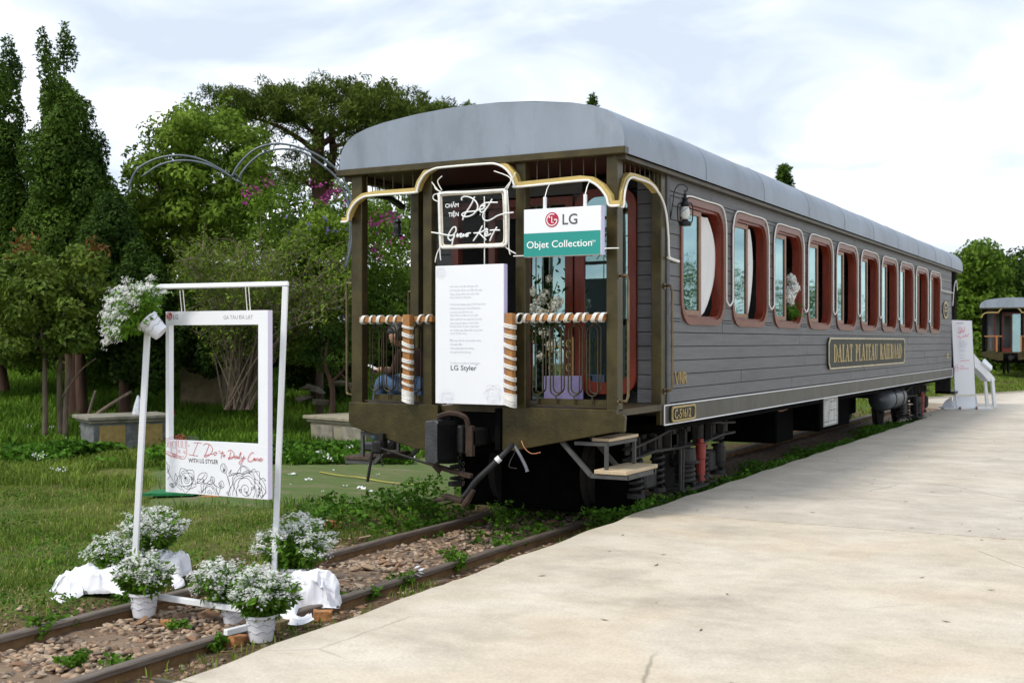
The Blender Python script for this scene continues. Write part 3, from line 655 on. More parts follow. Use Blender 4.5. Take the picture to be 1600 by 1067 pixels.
    bx(mb_, -.49, -.17, 1.20, 1.25, 1.115, 1.3); bx(mb_, -.49, -.17, 1.20, 1.25, 2.88, 2.98); sd_ = mb_.build('door', m_red, R)
    mb_ = MB(); bx(mb_, -.09, .34, 1.22, 1.226, 1.115, 2.98); mb_.build('door_pane', m_tealglass, R)
    mb_ = MB(); bx(mb_, -1.3, 1.3, 1.12, 17.9, 1.02, 1.06); mb_.build('floor', m_interior, R)
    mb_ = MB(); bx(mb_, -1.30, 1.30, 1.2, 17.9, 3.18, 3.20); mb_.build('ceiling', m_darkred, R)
    # side walls
    mb_ = MB(); bx(mb_, -1.35, -1.32, 1.12, 17.9, .93, 3.2); mb_.build('side_wall', m_plank, R)
    mb_ = MB(); bx(mb_, -1.32, 1.32, 17.88, 17.92, .93, 3.2); mb_.build('far_end_wall', m_plank, R)
    zA, zB = 1.85, 3.03; WW = 1.25
    for s_ in (1,):
        holes = [(win_y(k) + .012, win_y(k) + WW - .012, zA + .02, zB - .02) for k in range(NWIN)]
        zr = [1.117 + i * (3.185 - 1.117) / 16 for i in range(17)]
        # rows are clipped to the window heads and sills
        def side(mb2, a, b_, za, zb, pr_): bx(mb2, 1.325, 1.348 + pr_, a, b_, za, zb)
        allc = 0
        if near:
            for r in range(16):
                za, zb = zr[r], zr[r + 1]
                if zb <= zA + .03 or za >= zB - .03: plank_run(R, side, za, zb, 1.16, 17.88, [], 1, m_plank)
                elif za < zA - .005:
                    plank_run(R, side, za, zA + .015, 1.16, 17.88, [], 1, m_plank)
                    plank_run(R, side, zA + .015, zb, 1.16, 17.88, holes, 1, m_plank) if zb - zA > .03 else None
                elif zb > zB + .005:
                    plank_run(R, side, zB - .015, zb, 1.16, 17.88, [], 1, m_plank)
                    plank_run(R, side, za, zB - .015, 1.16, 17.88, holes, 1, m_plank) if zB - za > .03 else None
                else: plank_run(R, side, za, zb, 1.16, 17.88, holes, 1, m_plank)
        else:
            mb_ = MB(); bx(mb_, 1.32, 1.348, 1.12, 17.9, .93, 1.85); bx(mb_, 1.32, 1.348, 1.12, 17.9, 3.03, 3.2)
            for k in range(NWIN - 1): bx(mb_, 1.32, 1.348, win_y(k) + WW, win_y(k + 1), 1.85, 3.03)
            mb_.build('side_wall', m_plank, R)
        # dark backing strips between windows
        mb_ = MB(); bx(mb_, 1.30, 1.322, 1.13, 17.9, 1.0, zA); bx(mb_, 1.30, 1.322, 1.13, 17.9, zB, 3.2)
        prev = 1.13
        for k in range(NWIN): bx(mb_, 1.30, 1.322, prev, win_y(k), zA, zB); prev = win_y(k) + WW
        bx(mb_, 1.30, 1.322, prev, 17.9, zA, zB); mb_.build('side_lining', m_gap, R)
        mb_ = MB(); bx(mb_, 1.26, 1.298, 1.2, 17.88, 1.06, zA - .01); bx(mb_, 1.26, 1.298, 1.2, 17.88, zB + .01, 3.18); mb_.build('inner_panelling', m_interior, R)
        for k in range(NWIN if near else 2):
            y0 = win_y(k); y1 = y0 + WW; g3 = lambda a, b_: P(1.322, a, b_)
            rect = [(min(max(a, y0), y1), b_) for a, b_ in rrect(y0, y1, zA, zB, .001)]
            mb_ = MB(); ring(mb_, rect, rrect(y0, y1, zA, zB, .24), lambda a, b_: P(1.332, a, b_), (.010, 0, 0)); mb_.build('corner_board', m_plank, R)
            mb_ = MB(); ring(mb_, rrect(y0 - .012, y1 + .012, zA - .012, zB + .012, .25), rrect(y0 + .042, y1 - .042, zA + .05, zB - .05, .20), lambda a, b_: P(1.335, a, b_), (.030, 0, 0))
            wf = mb_.build('window', m_redframe, R, bevel=.0)
            mb_ = MB(); ring(mb_, rrect(y0 + .045, y1 - .045, zA + .05, zB - .05, .19), rrect(y0 + .075, y1 - .075, zA + .075, zB - .075, .17), lambda a, b_: P(1.250, a, b_), (.092, 0, 0)); mb_.build('reveal', m_red, wf)
            # sliding sash over the front part of the opening
            sy0, sy1 = y0 + .075, y0 + .075 + [.585, .585, .585, .60, .54, .60, .57, .62, .53, .58][k]; sz0, sz1 = zA + .08, zB - .08
            mb_ = MB(); xa, xb = 1.288, 1.318
            bx(mb_, xa, xb, sy0, sy0 + .03, sz0, sz1); bx(mb_, xa, xb, sy1 - .055, sy1, sz0, sz1); bx(mb_, xa, xb, sy0 + .03, sy1 - .055, sz0, sz0 + .05); bx(mb_, xa, xb, sy0 + .03, sy1 - .055, sz1 - .05, sz1)
            mb_.build('sash', m_sash, wf)
            mb_ = MB(); bx(mb_, 1.298, 1.304, sy0 + .03, sy1 - .055, sz0 + .05, sz1 - .05); mb_.build('pane', m_tealglass, wf)
            if k in (0, 1):      # white curtain gathered behind the sash and bellying out
                bl = 1.0 if k == 0 else .50; V = []; F = []; nu, nv = 26, 14
                for j in range(nv + 1):
                    v = j / nv; z = sz1 - .03 - v * (sz1 - sz0 - .0); ww = .04 + .50 * bl * math.sin(PI * min(1, .08 + v * .92)) ** .62 * (1 - .25 * (v - .5))
                    if v > .93: ww *= .8
                    for i in range(nu + 1):
                        u = i / nu; V.append(P(1.285 + .008 * math.sin(u * 22 + v * 2) * (.3 + u) - .03 * (1 - u) , sy1 - .14 + (ww + .14) * u, z))
                for j in range(nv):
                    for i in range(nu): a = j * (nu + 1) + i; F.append((a, a + 1, a + nu + 2, a + nu + 1))
                MB().add(V, F).build('curtain', m_curtain, wf, smooth=True)
            elif k > 2:
                V = []; F = []; nu = 16; a0 = .30
                for i in range(nu + 1):
                    u = i / nu
                    for z in (sz0 - .02, sz1): V.append(P(1.262 + .012 * math.sin(u * 30), y0 + .58 + .19 * u + (.05 if z < 2 else 0), z))
                for i in range(nu): F.append((2 * i, 2 * i + 1, 2 * i + 3, 2 * i + 2))
                MB().add(V, F).build('curtain', mat('brown_curtain', (.20, .15, .12), .9), wf, smooth=True)
    # sill beam with white edge strips
    mb_ = MB(); bx(mb_, 1.325, 1.356, 1.03, 17.95, .925, 1.112); sb = mb_.build('sill_beam', m_sill, R)
    mb_ = MB(); bx(mb_, 1.357, 1.364, 1.03, 17.95, 1.098, 1.108); bx(mb_, 1.357, 1.364, 1.03, 17.95, .922, .933); bx(mb_, 1.357, 1.364, 1.03, 1.042, .934, 1.097); bx(mb_, 1.357, 1.364, 17.93, 17.95, .934, 1.097); mb_.build('white_edge', m_white, sb)
    mb_ = MB(); bx(mb_, -1.30, 1.30, 1.2, 17.6, .86, .92); bx(mb_, -.5, .5, -.0, 1.3, .80, 1.05); bx(mb_, -.62, .26, .06, .5, .70, 1.05); mb_.build('underframe', m_black, R)
    # running gear
    def bogie(yc):
        b_ = MB()
        for s_ in (-1, 1):
            x0, x1 = sorted((s_ * 1.02, s_ * 1.04))
            pts = [(yc - 1.5, .60, .70), (yc - .9, .64, .76), (yc - .3, .62, .84), (yc + .5, .62, .84), (yc + 1.05, .66, .79), (yc + 1.5, .66, .77)]
            for i in range(5):
                (ya, la, ua), (yb, lb, ub) = pts[i], pts[i + 1]
                b_.bar(P(s_ * 1.03, ya, la), P(s_ * 1.03, yb, lb), .09, .022, up=(0, 0, 1)); b_.bar(P(s_ * 1.03, ya, ua), P(s_ * 1.03, yb, ub), .09, .022)
            for y in np.arange(yc - 1.4, yc + 1.45, .2):
                bx(b_, min(s_ * .985, s_ * 1.0), max(s_ * .985, s_ * 1.0), y - .05, y + .05, .64, .80)
            for y in np.arange(yc - 1.3, yc + 1.45, .4):
                x0, x1 = sorted((s_ * 1.0, s_ * 1.07)); bx(b_, x0, x1, y, y + .02, .63, .80)
        bx(b_, -1.0, 1.0, yc - .25, yc + .25, .55, .75)
        bg_ = b_.build('bogie', m_bogie, R)
        for yy in (yc - .9, yc + .9):
            for s_ in (-1, 1):
                MB().lathe([(0, -.05), (.10, -.05), (.12, -.02), (.33, -.015), (.37, -.02), (.37, .035), (.41, .045), (.41, .07), (.33, .07), (.12, .06), (.0, .06)] if s_ < 0 else [(0, .05), (.10, .05), (.12, .02), (.33, .015), (.37, .02), (.37, -.035), (.41, -.045), (.41, -.07), (.33, -.07), (.12, -.06), (0, -.06)],
                           P(s_ * .535, yy, .41), 24, 'x').build('wheel', m_wheel, bg_, smooth=False)
                if near:
                    mb2 = MB(); mb2.box(*(sorted((ox + s_ * .86, ox + s_ * 1.03)) + [oy + yy - .14, oy + yy + .14, oz + .28, oz + .50])); mb2.build('axle_box', m_bogie, bg_, bevel=.02)
                    for dy in (-.27, .27):
                        hel = [P(s_ * .98 + .058 * math.cos(t_), yy + dy + .058 * math.sin(t_), .26 + .36 * t_ / (2 * PI * 6)) for t_ in np.linspace(0, 2 * PI * 6, 72)]
                        MB().tube(hel, .017, 5).build('spring', m_bogie, bg_, smooth=True)
                        MB().lathe([(0, .22), (.085, .22), (.085, .26), (.0, .26)], P(s_ * .98, yy + dy, 0), 12).build('spring_seat', m_bogie, bg_)
        for s_ in ((1, -1) if near else (1,)):
            # bolster spring nest with hangers
            hel = [P(s_ * 1.06 + .085 * math.cos(t_), yc - .08 + .085 * math.sin(t_), .24 + .20 * t_ / (2 * PI * 4)) for t_ in np.linspace(0, 2 * PI * 4, 64)]
            MB().tube(hel, .026, 6).build('spring', m_bogie, bg_, smooth=True)
            MB().lathe([(0, .46), (.15, .46), (.15, .475), (.115, .48), (.105, .60), (.0, .60)], P(s_ * 1.06, yc - .08, 0), 16).build('spring_cap', m_bogie, bg_)
            mb2 = MB(); x0 = s_ * 1.05
            for y in (yc - .34, yc + .22): mb2.bar(P(x0 + s_ * .08, y, .20), P(x0 + s_ * .08, y + .03, .62), .02, .035); mb2.bar(P(x0 + s_ * .08, y - .06, .20), P(x0 + s_ * .08, y - .05, .62), .02, .035)
            mb2.box(*(sorted((ox + s_ * .95, ox + s_ * 1.17)) + [oy + yc - .42, oy + yc + .34, oz + .19, oz + .215])); mb2.build('hanger', m_bogie, bg_)
            # vertical red damper
            MB().lathe([(0, 0), (.045, 0), (.045, .03), (.032, .03), (.032, .06), (.046, .06), (.046, .22), (.052, .23), (.052, .36), (.060, .365), (.060, .385), (.03, .39), (.03, .43), (0, .43)], P(s_ * 1.13, yc + .19, .25), 16).build('damper', m_damper, bg_, smooth=False)
        for s_ in (1,):
            if not near: break
            MB().lathe([(0, 0), (.05, 0), (.07, .05), (.07, .2), (.04, .24), (0, .24)], P(s_ * 1.05, yc + 1.02, .33), 12).build('axle_guard', m_bogie, bg_)
    bogie(2.45)
    if near: bogie(15.35)
    if near:
        mb_ = MB(); mb_.lathe([(0, 0), (.17, .03), (.205, .10), (.205, 1.5), (.17, 1.57), (0, 1.6)], P(.98, 12.2, .66), 22, 'y'); tk = mb_.build('air_tank', mat('tank_grey', (.09, .10, .115), .4, .3), R, smooth=True)
        mb_ = MB(); mb_.lathe([(.207, 0), (.214, 0), (.214, .05), (.207, .05)], P(.98, 12.7, .66), 22, 'y'); mb_.lathe([(.207, 0), (.214, 0), (.214, .05), (.207, .05)], P(.98, 13.4, .66), 22, 'y'); mb_.build('tank_strap', m_iron, tk)
        mb_ = MB(); bx(mb_, -.9, .9, 6.2, 7.0, .35, .86); mb_.build('equipment_box', m_black, R, bevel=.02); mb_ = MB(); bx(mb_, -.95, .93, 1.30, 1.5, .04, .86); mb_.build('underside_shade_box', m_black, R, bevel=.02); mb_ = MB(); bx(mb_, -.9, .7, 9.2, 11.2, .30, .86); mb_.build('battery_box', m_black, R, bevel=.02); mb_ = MB(); bx(mb_, -.9, .5, 11.4, 12.6, .4, .86); mb_.build('water_tank', m_black, R, bevel=.02); mb_ = MB(); bx(mb_, -1.0, -.4, 4.6, 5.6, .45, .86); mb_.build('equipment_box', m_black, R, bevel=.02)  # the box at the front wheels is added only to darken the underside
        MB().tube(spline([P(1.25, 4.9, .92), P(1.24, 5.05, .86), P(1.23, 5.3, .84), P(1.24, 5.6, .87), P(1.25, 5.7, .92)], 5), .012, 5).build('hanging_cable', m_sash, R)
        # white data plate under the sill
        mb_ = MB(); bx(mb_, 1.30, 1.31, 7.01, 7.80, .53, .92); dp = mb_.build('data_plate', mat('plate_grey', (.30, .30, .28), .6), R)
        mb_ = MB()
        for r in range(12):
            z = .56 + r * .029
            for (a, b_) in ((7.05, 7.30), (7.34, 7.76)):
                if random.random() < .85: bx(mb_, 1.3105, 1.3115, a, a + (b_ - a) * random.uniform(.5, 1), z, z + .007)
        for y in (7.32, 7.5, 7.65): bx(mb_, 1.3105, 1.3115, y, y + .006, .56, .90)
        mb_.build('plate_print', m_wtxt, dp)
        # far coupler and end fittings
        mb_ = MB(); bx(mb_, -.2, .2, 17.9, 18.7, .72, .92); bx(mb_, 1.0, 1.32, 17.95, 18.0, .55, .93); bx(mb_, 1.0, 1.40, 17.95, 18.7, .55, .60); bx(mb_, 1.22, 1.33, 18.5, 18.6, .93, 3.2); bx(mb_, 1.0, 1.33, 17.93, 18.5, .93, 1.1); mb_.build('end_step', m_iron, R)
        mb_ = MB(); bx(mb_, 1.26, 1.34, 18.55, 18.65, 1.1, 3.2); bx(mb_, -1.34, 1.2, 18.5, 18.6, 1.0, 3.2); mb_.build('far_platform_post', m_black, R)
        MB().tube(spline([P(1.36, 17.95, 2.45), P(1.36, 18.2, 2.9), P(1.36, 18.5, 3.0), P(1.36, 18.62, 2.8)], 4), .011, 5).build('light_tube', m_neon, R)
        # grab rails
        for (x, y, za, zb) in ((1.41, -.0, 1.19, 2.22), (1.40, 1.03, 1.24, 2.18), (-1.41, -.0, 1.19, 2.22), (-1.40, 1.03, 1.24, 2.18)):
            s_ = 1 if x > 0 else -1
            MB().tube([P(s_ * 1.35, y + .03, zb), P(x + s_ * .01, y + .03, zb + .005), P(x + s_ * .02, y + .04, zb - .04), P(x + s_ * .02, y + .04, za + .04), P(x + s_ * .01, y + .03, za), P(s_ * 1.35, y + .03, za - .01)], .0125, 8).build('grab_rail', m_chrome, R, smooth=True)
            for z in (za - .01, zb): MB().lathe([(0, 0), (.028, 0), (.028, .008), (0, .008)], P(s_ * 1.35, y + .03, z), 10, 'x').build('rail_flange', m_chrome, R)
        MB().tube([P(1.345, 1.14, 1.12), P(1.345, 1.14, 3.2)], .022, 4).build('corner_trim', m_plank, R)
        mb_ = MB(); bx(mb_, 1.345, 1.36, 1.11, 1.17, 1.115, 3.19); mb_.build('corner_trim', m_plank, R)
        # steps
        for s_ in (1, -1):
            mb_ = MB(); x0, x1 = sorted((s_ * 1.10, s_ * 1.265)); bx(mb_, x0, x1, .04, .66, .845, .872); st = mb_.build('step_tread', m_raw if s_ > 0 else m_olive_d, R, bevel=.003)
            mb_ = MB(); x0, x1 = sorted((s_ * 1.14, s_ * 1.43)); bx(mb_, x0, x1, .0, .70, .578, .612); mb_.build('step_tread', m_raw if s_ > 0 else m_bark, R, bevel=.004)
            mb_ = MB()
            for y in (.03, .62):
                mb_.bar(P(s_ * 1.24, y, .84), P(s_ * 1.24, y, .56), .028, .028, up=(0, 1, 0)); mb_.bar(P(s_ * .80, y, .86), P(s_ * 1.10, y, .56), .035, .035, up=(0, 1, 0))
                mb_.bar(P(s_ * 1.10, y, .557), P(s_ * 1.43, y, .557), .035, .035); mb_.bar(P(s_ * .95, y, .825), P(s_ * 1.255, y, .825), .03, .03)
            mb_.bar(P(s_ * 1.42, .03, .555), P(s_ * 1.42, .66, .555), .02, .04); mb_.bar(P(s_ * 1.25, .03, .825), P(s_ * 1.25, .64, .825), .02, .03)
            mb_.build('step_bracket', mat('step_grey_steel', (.08, .08, .078), .6, .3), R)
    # coupler
    b_ = MB(); bx(b_, -.13, .13, -.28, .5, .78, .93); bx(b_, -.10, .05, -.33, -.2, .72, .96); cp = b_.build('coupler', m_iron, R, bevel=.015)
    if near:
        b_ = MB(); b_.prism([(-.30, .995), (-.20, 1.01), (-.145, .985), (-.145, .66), (-.19, .625), (-.29, .64), (-.30, .68)], lambda a, c_: P(a + .03, -.42, c_), (0, .12, 0)); b_.build('knuckle', mat('worn_knuckle', (.055, .056, .06), .5, .4, .3, 9, .4, 40), cp, bevel=.012)
        b_ = MB(); b_.lathe([(0, .64), (.085, .64), (.095, .68), (.095, .97), (.08, 1.0), (0, 1.0)], P(-.09, -.34, 0), 16); b_.build('knuckle_jaw', m_black, cp, smooth=False, bevel=.0)
        b_ = MB(); b_.tube(spline([P(-.20, -.30, 1.03), P(-.08, -.32, 1.065), P(.03, -.30, 1.05), P(.075, -.27, .98), P(.075, -.27, .72)], 4), .024, 6); bx(b_, .07, .13, -.29, -.24, .70, .96); b_.build('knuckle_guard', m_rust, cp)
        b_ = MB(); bx(b_, -.33, -.25, -.02, .02, .70, 1.02); bx(b_, .22, .27, -.05, .02, .74, 1.10); b_.build('draft_plate', m_black, R)
        # uncoupling lever and its bracket
        b_ = MB(); b_.tube([P(-1.00, -.10, .72), P(-.25, -.28, .60), P(-.05, -.30, .58)], .012, 6); b_.tube([P(-1.03, -.10, .72), P(-1.08, -.12, .40)], .014, 6); b_.tube([P(-.96, -.1, .70), P(-.91, -.12, .55)], .006, 5)
        b_.lathe([(0, 0), (.05, 0), (.06, .02), (.06, .10), (.04, .12), (0, .12)], P(-.98, -.09, .66), 10); bx(b_, -1.02, -.94, -.08, -.0, .70, .84); b_.build('uncoupling_lever', m_iron, R)
        b_ = MB(); b_.bar(P(-.25, -.28, .60), P(.12, -.28, .53), .05, .035); b_.bar(P(-.27, -.3, .64), P(-.18, -.3, .56), .03, .05); b_.build('lever_end', m_rust, R)
        for (x, z0, z1) in ((-.20, .63, .52), (.05, .66, .44)):
            for q_ in range(4):
                zc = z0 + (z1 - z0) * (q_ + .5) / 4; MB().tube([P(x + .010 * math.cos(a), -.30 + (.010 * math.sin(a) if q_ % 2 else 0), zc + .020 * math.sin(a)) for a in np.linspace(0, 2 * PI, 9)[:-1]], .003, 4, closed=True).build('chain_link', m_rust, R)
        # jumper hose
        hp = spline([P(.42, -.10, .80), P(.40, -.20, .735), P(.30, -.26, .62), P(.18, -.30, .50), P(.10, -.30, .40), P(.05, -.31, .35)], 5)
        hs = MB().tube(hp, [.023] * 8 + [.026] * (len(hp) - 12) + [.022] * 4, 10).build('air_hose', mat('hose_rubber', (.012, .012, .013), .6), R, smooth=True)
        MB().tube([P(.372, -.232, .695), P(.345, -.245, .668)], .029, 10).build('hose_band', m_white, hs)
        MB().tube([P(.16, -.31, .42), P(.10, -.32, .32), P(.06, -.32, .27)], [.018, .030, .026], 8).build('hose_end_cap', m_rust, hs)
        b_ = MB(); b_.obox(P(-.06, -.28, .33), (.10, 0, -.02), (0, .04, 0), (.003, 0, .018)); b_.obox(P(-.18, -.28, .315), (.06, .0, .01), (0, .04, 0), (0, 0, .015)); b_.build('glad_hand', m_rust, hs, bevel=.008)
        MB().tube(spline([P(.43, -.09, .79), P(.50, -.12, .72), P(.56, -.13, .63), P(.58, -.13, .58)], 4), [.014] * 12 + [.018], 6).build('loose_strap', mat('strap_grey', (.13, .13, .15), .7), R)
        MB().tube(spline([P(.48, -.05, .83), P(.53, -.08, .77), P(.60, -.09, .73), P(.67, -.06, .74)], 4), .004, 5).build('orange_wire', mat('orange_wire', (.45, .16, .05), .5), R)
        MB().tube(spline([P(.45, -.1, .75), P(.41, -.12, .66), P(.40, -.12, .61), P(.47, -.12, .60)], 4), .004, 5).build('grey_wire', m_sill, R)
    return R
CAR = carriage((CX, 9.0, 0), 'large grey plank sided carriage with curved blue grey roof and open brass railed platform', True)
P = lambda x, y, z: Vector((CX + x, 9 + y, z))
_c2 = W(1576, 540, 58)
CAR2 = carriage((-6.3, 61.9, .05), 'smaller looking distant carriage behind the white booth at the right edge', False)
b_ = MB(); b_.box(-6.3 - .55, -6.3 - .45, 61.8, 61.86, 1.2, 1.9); 
# ------- plates and lettering on the side (carriage parts)
def gold_plaque(y0, y1, z0, z1, txt, name, xs_, h, m_edge=m_gold, cham=.03, zoff=0):
    c_ = cham; poly = [(y0 + c_, z0), (y1 - c_, z0), (y1 - c_, z0), (y1, z0 + c_), (y1, z1 - c_), (y1 - c_, z1), (y0 + c_, z1), (y0, z1 - c_), (y0, z0 + c_)]
    poly = [poly[0]] + poly[2:]
    X0 = CX + (1.35 if z1 > 1.2 else 1.3575)
    pb = MB().prism(poly, lambda a, b__: (X0, a, b__), (.022, 0, 0)).build(name, m_plaque, CAR)
    cy_, cz_ = (y0 + y1) / 2, (z0 + z1) / 2
    t_ = .018; inner = [(a - math.copysign(t_ * 1.0, a - cy_), b__ - math.copysign(t_ * 1.0, b__ - cz_)) for a, b__ in poly]
    mb_ = MB(); ring(mb_, poly, inner, lambda a, b__: (X0 + .0225, a, b__), (.010, 0, 0)); mb_.build('plaque_rim', m_edge, pb)
    return pb, X0 + .023
# condensed roman capitals drawn as thick and thin strokes
def roman(ch):
    T, t = .17, .07; s = .16
    def v(x, w_, a=0, b=1): return [(x, a), (x + w_, a), (x + w_, b), (x, b)]
    def h(x0, x1, y, w_=.06): return [(x0, y), (x1, y), (x1, y + w_), (x0, y + w_)]
    def d(x0, y0, x1, y1, w_): return [(x0, y0), (x0 + w_, y0), (x1 + w_, y1), (x1, y1)]
    def arc(cx, cy, rx, ry, a0, a1, w0, k=8):
        o_, i_ = [], []
        for j in range(k + 1):
            a = math.radians(a0 + (a1 - a0) * j / k); w_ = w0 * abs(math.cos(a)) + .05 * (1 - abs(math.cos(a)))
            o_.append((cx + rx * math.cos(a), cy + ry * math.sin(a))); i_.append((cx + (rx - w_) * math.cos(a), cy + (ry - .06) * math.sin(a)))
        return [[o_[j], o_[j + 1], i_[j + 1], i_[j]] for j in range(k)]
    g = {'D': (.62, [v(.08, T), h(.0, .3, 0), h(0, .3, .94)] + arc(.25, .5, .36, .5, -90, 90, .17)),
         'A': (.62, [d(.02, 0, .27, 1, t), d(.43, 0, .22, 1, T), h(.14, .48, .3), h(-.04, .17, 0), h(.36, .66, 0)]),
         'L': (.48, [v(.08, T), h(0, .33, .94), h(0, .48, 0), [(.42, 0), (.48, 0), (.48, .22), (.44, .22)]]),
         'T': (.54, [v(.19, T), h(.0, .54, .94), h(.1, .44, 0), [(0, .78), (.04, .78), (.06, .94), (0, .94)], [(.5, .78), (.54, .78), (.54, .94), (.48, .94)]]),
         'P': (.52, [v(.08, T), h(0, .33, 0), h(0, .25, .94)] + arc(.23, .74, .28, .26, -90, 90, .15)),
         'E': (.5, [v(.08, T), h(0, .46, .94), h(0, .5, 0), h(.2, .38, .5), [(.44, 0), (.5, 0), (.5, .2), (.46, .2)], [(.42, .8), (.46, .8), (.46, 1), (.42, 1)]]),
         'U': (.6, [v(.08, T, .25, 1), v(.45, t, .25, 1), h(0, .3, .94), h(.38, .6, .94)] + arc(.30, .27, .22, .27, 180, 360, .15)),
         'R': (.6, [v(.08, T), h(0, .3, 0), h(0, .25, .94)] + arc(.23, .76, .26, .24, -90, 90, .15) + [d(.42, 0, .24, .54, T), h(.4, .64, 0)]),
         'I': (.33, [v(.08, T), h(0, .33, 0), h(0, .33, .94)]),
         'O': (.62, arc(.31, .5, .31, .5, 0, 360, .17, 18))}
    return g[ch]
def roman_text(txt, X, ya, yb, z0, h, parent, m, name='lettering'):
    adv = []; tot = 0
    for ch in txt:
        w_ = .42 if ch == ' ' else roman(ch)[0] + .07; adv.append(tot); tot += w_
    k = (yb - ya) / tot; mb_ = MB()
    for ch, a in zip(txt, adv):
        if ch == ' ': continue
        for i, poly in enumerate(roman(ch)[1]):
            dp = .004 + .0006 * (i % 5)
            mb_.prism([(ya + (a + p[0]) * k, z0 + p[1] * h) for p in poly], lambda c_, e__: (X, c_, e__), (dp, 0, 0))
    return mb_.build(name, m, parent)
pb, xx = gold_plaque(16.01, 21.39, 1.305, 1.73, '', 'name_plaque', 1, 1, m_edge=mat('pale_gold_rim', (.60, .52, .34), .4, .2), cham=.07)
roman_text('DALAT PLATEAU RAILROAD', xx, 16.28, 21.15, 1.395, .245, pb, m_gold)
pb, xx = gold_plaque(10.16, 10.78, .945, 1.088, '', 'number_plaque', 1, 1, cham=.022)
textmesh('C-51612', (xx + .001, 10.225, .972), (0, 1, 0), (0, 0, 1), .088, m_gold, pb, xs=1.0, ext=.006, bold=.012, spacing=1.0)
vn = MB()
for k, (ch, st) in enumerate((('V', [[(0, 1), (.38, 0), (.5, 0), (.12, 1)], [(.9, 1), (.5, 0), (.42, 0), (.8, 1)]]), ('N', [[(1.0, 0), (1.12, 0), (1.12, 1), (1.0, 1)], [(1.08, 1), (1.2, 1), (1.62, 0), (1.5, 0)], [(1.55, 0), (1.63, 0), (1.63, 1), (1.55, 1)]]), ('R', [[(1.8, 0), (1.95, 0), (1.95, 1), (1.8, 1)], [(1.95, .92), (2.3, .86), (2.3, .78), (1.95, .86)], [(2.22, .86), (2.34, .86), (2.34, .55), (2.22, .55)], [(1.95, .56), (2.3, .56), (2.3, .48), (1.95, .48)], [(2.05, .5), (2.2, .5), (2.45, 0), (2.3, 0)]]))):
    for j, poly in enumerate(st): vn.prism([(10.31 + a * .125, 1.285 + b__ * .115) for a, b__ in poly], lambda c_, e__: (CX + 1.352, c_, e__), (.006 + j * .0007, 0, 0))
vn.build('emblem_letters', m_gold, CAR)
mb_ = MB()
for k, (r0, r1) in enumerate(((.17, .0),)):
    mb_.prism([(25.95 + .30 * math.cos(a), 2.33 + .17 * math.sin(a)) for a in np.linspace(0, 2 * PI, 21)[:-1]], lambda c_, e__: (CX + 1.352, c_, e__), (.015, 0, 0))
cr_ = mb_.build('crest', m_plaque, CAR)
mb_ = MB(); ring(mb_, [(25.95 + .31 * math.cos(a), 2.33 + .18 * math.sin(a)) for a in np.linspace(0, 2 * PI, 21)[:-1]], [(25.95 + .26 * math.cos(a), 2.33 + .14 * math.sin(a)) for a in np.linspace(0, 2 * PI, 21)[:-1]], lambda c_, e__: (CX + 1.367, c_, e__), (.006, 0, 0))
mb_.box(CX + 1.367, CX + 1.373, 25.8, 26.1, 2.30, 2.33); mb_.box(CX + 1.367, CX + 1.373, 25.86, 26.04, 2.36, 2.40); mb_.build('crest_rim', m_gold, cr_)
mb_ = MB(); mb_.box(CX + 1.352, CX + 1.36, 26.1, 26.45, 1.33, 1.36); mb_.box(CX + 1.352, CX + 1.36, 26.15, 26.4, 1.38, 1.43); mb_.build('small_gilt_mark', m_gold, CAR)
# continuous white light tube round the windows: hangs on the wall, a thing of its own
pts = [P(1.385, 1.05, 2.44), P(1.385, 1.30, 2.425)]
X_ = 1.372
pts = [P(1.375, 1.09, 2.44), P(1.37, 1.2, 2.43), P(1.366, 1.38, 2.42)]
MB().tube(pts, .014, 6).build('tube_lead', m_neon, CAR)
path2 = []
for k in range(NWIN):
    y0 = win_y(k) - .025; y1 = y0 + 1.30; zt = 3.055
    if k > 0: path2 += [(y0, 2.16), (y0, 2.75)]
    else: path2 += [(y0 + .10, 3.02)]
    path2 += [(y0 + .015, 2.90), (y0 + .09, 3.015), (y0 + .22, zt), (y0 + .65, zt), (y1 - .22, zt), (y1 - .09, 3.015), (y1 - .015, 2.90), (y1, 2.75), (y1, 2.16)]
    if k < NWIN - 1:
        ym = (y1 + win_y(k + 1) - .025) / 2; path2 += [(y1 + .02, 2.09), (ym, 2.05), (win_y(k + 1) - .045, 2.09)]
path2 = path2[:-1] + [(path2[-1][0], 2.74), (path2[-1][0] + .1, 2.72), (17.9, 2.72)]
tag(MB().tube(spline([P(X_, a, z) for a, z in path2], 4), .0088, 6).build('light_tube', m_neon, smooth=True),
    'long white flexible light tube looping over and between the ten carriage side windows', 'light tube')
# extra bits on the vestibule
# wrapped white tube on the handrails
def wrap(a, b, r, turns, slant=(0, 0, 0)):
    a, b = Vector(a), Vector(b); d = (b - a).normalized(); u = d.cross(Vector((0, 1, 0))).normalized(); v = Vector((0, 1, 0)); mb_ = MB()
    hx, hy = r
    for k in range(turns):
        f = (k + .5 + random.uniform(-.12, .12)) / turns; c_ = a.lerp(b, f); sk = d * random.uniform(.010, .02)
        for off in (0, .0125, .025) if random.random() < .3 else (0, .0125):
            loop = []
            for j in range(12):
                t_ = 2 * PI * j / 12; cu, su = math.cos(t_), math.sin(t_); q_ = (abs(cu) ** 4 + abs(su) ** 4) ** -.25
                loop.append(c_ + d * off + u * hx * cu * q_ + v * hy * su * q_ + sk * cu)
            mb_.tube(loop, .0056, 5, closed=True)
    return mb_
def join(*bs):
    o = MB()
    for b_ in bs: o.add(b_.v, b_.f)
    return o
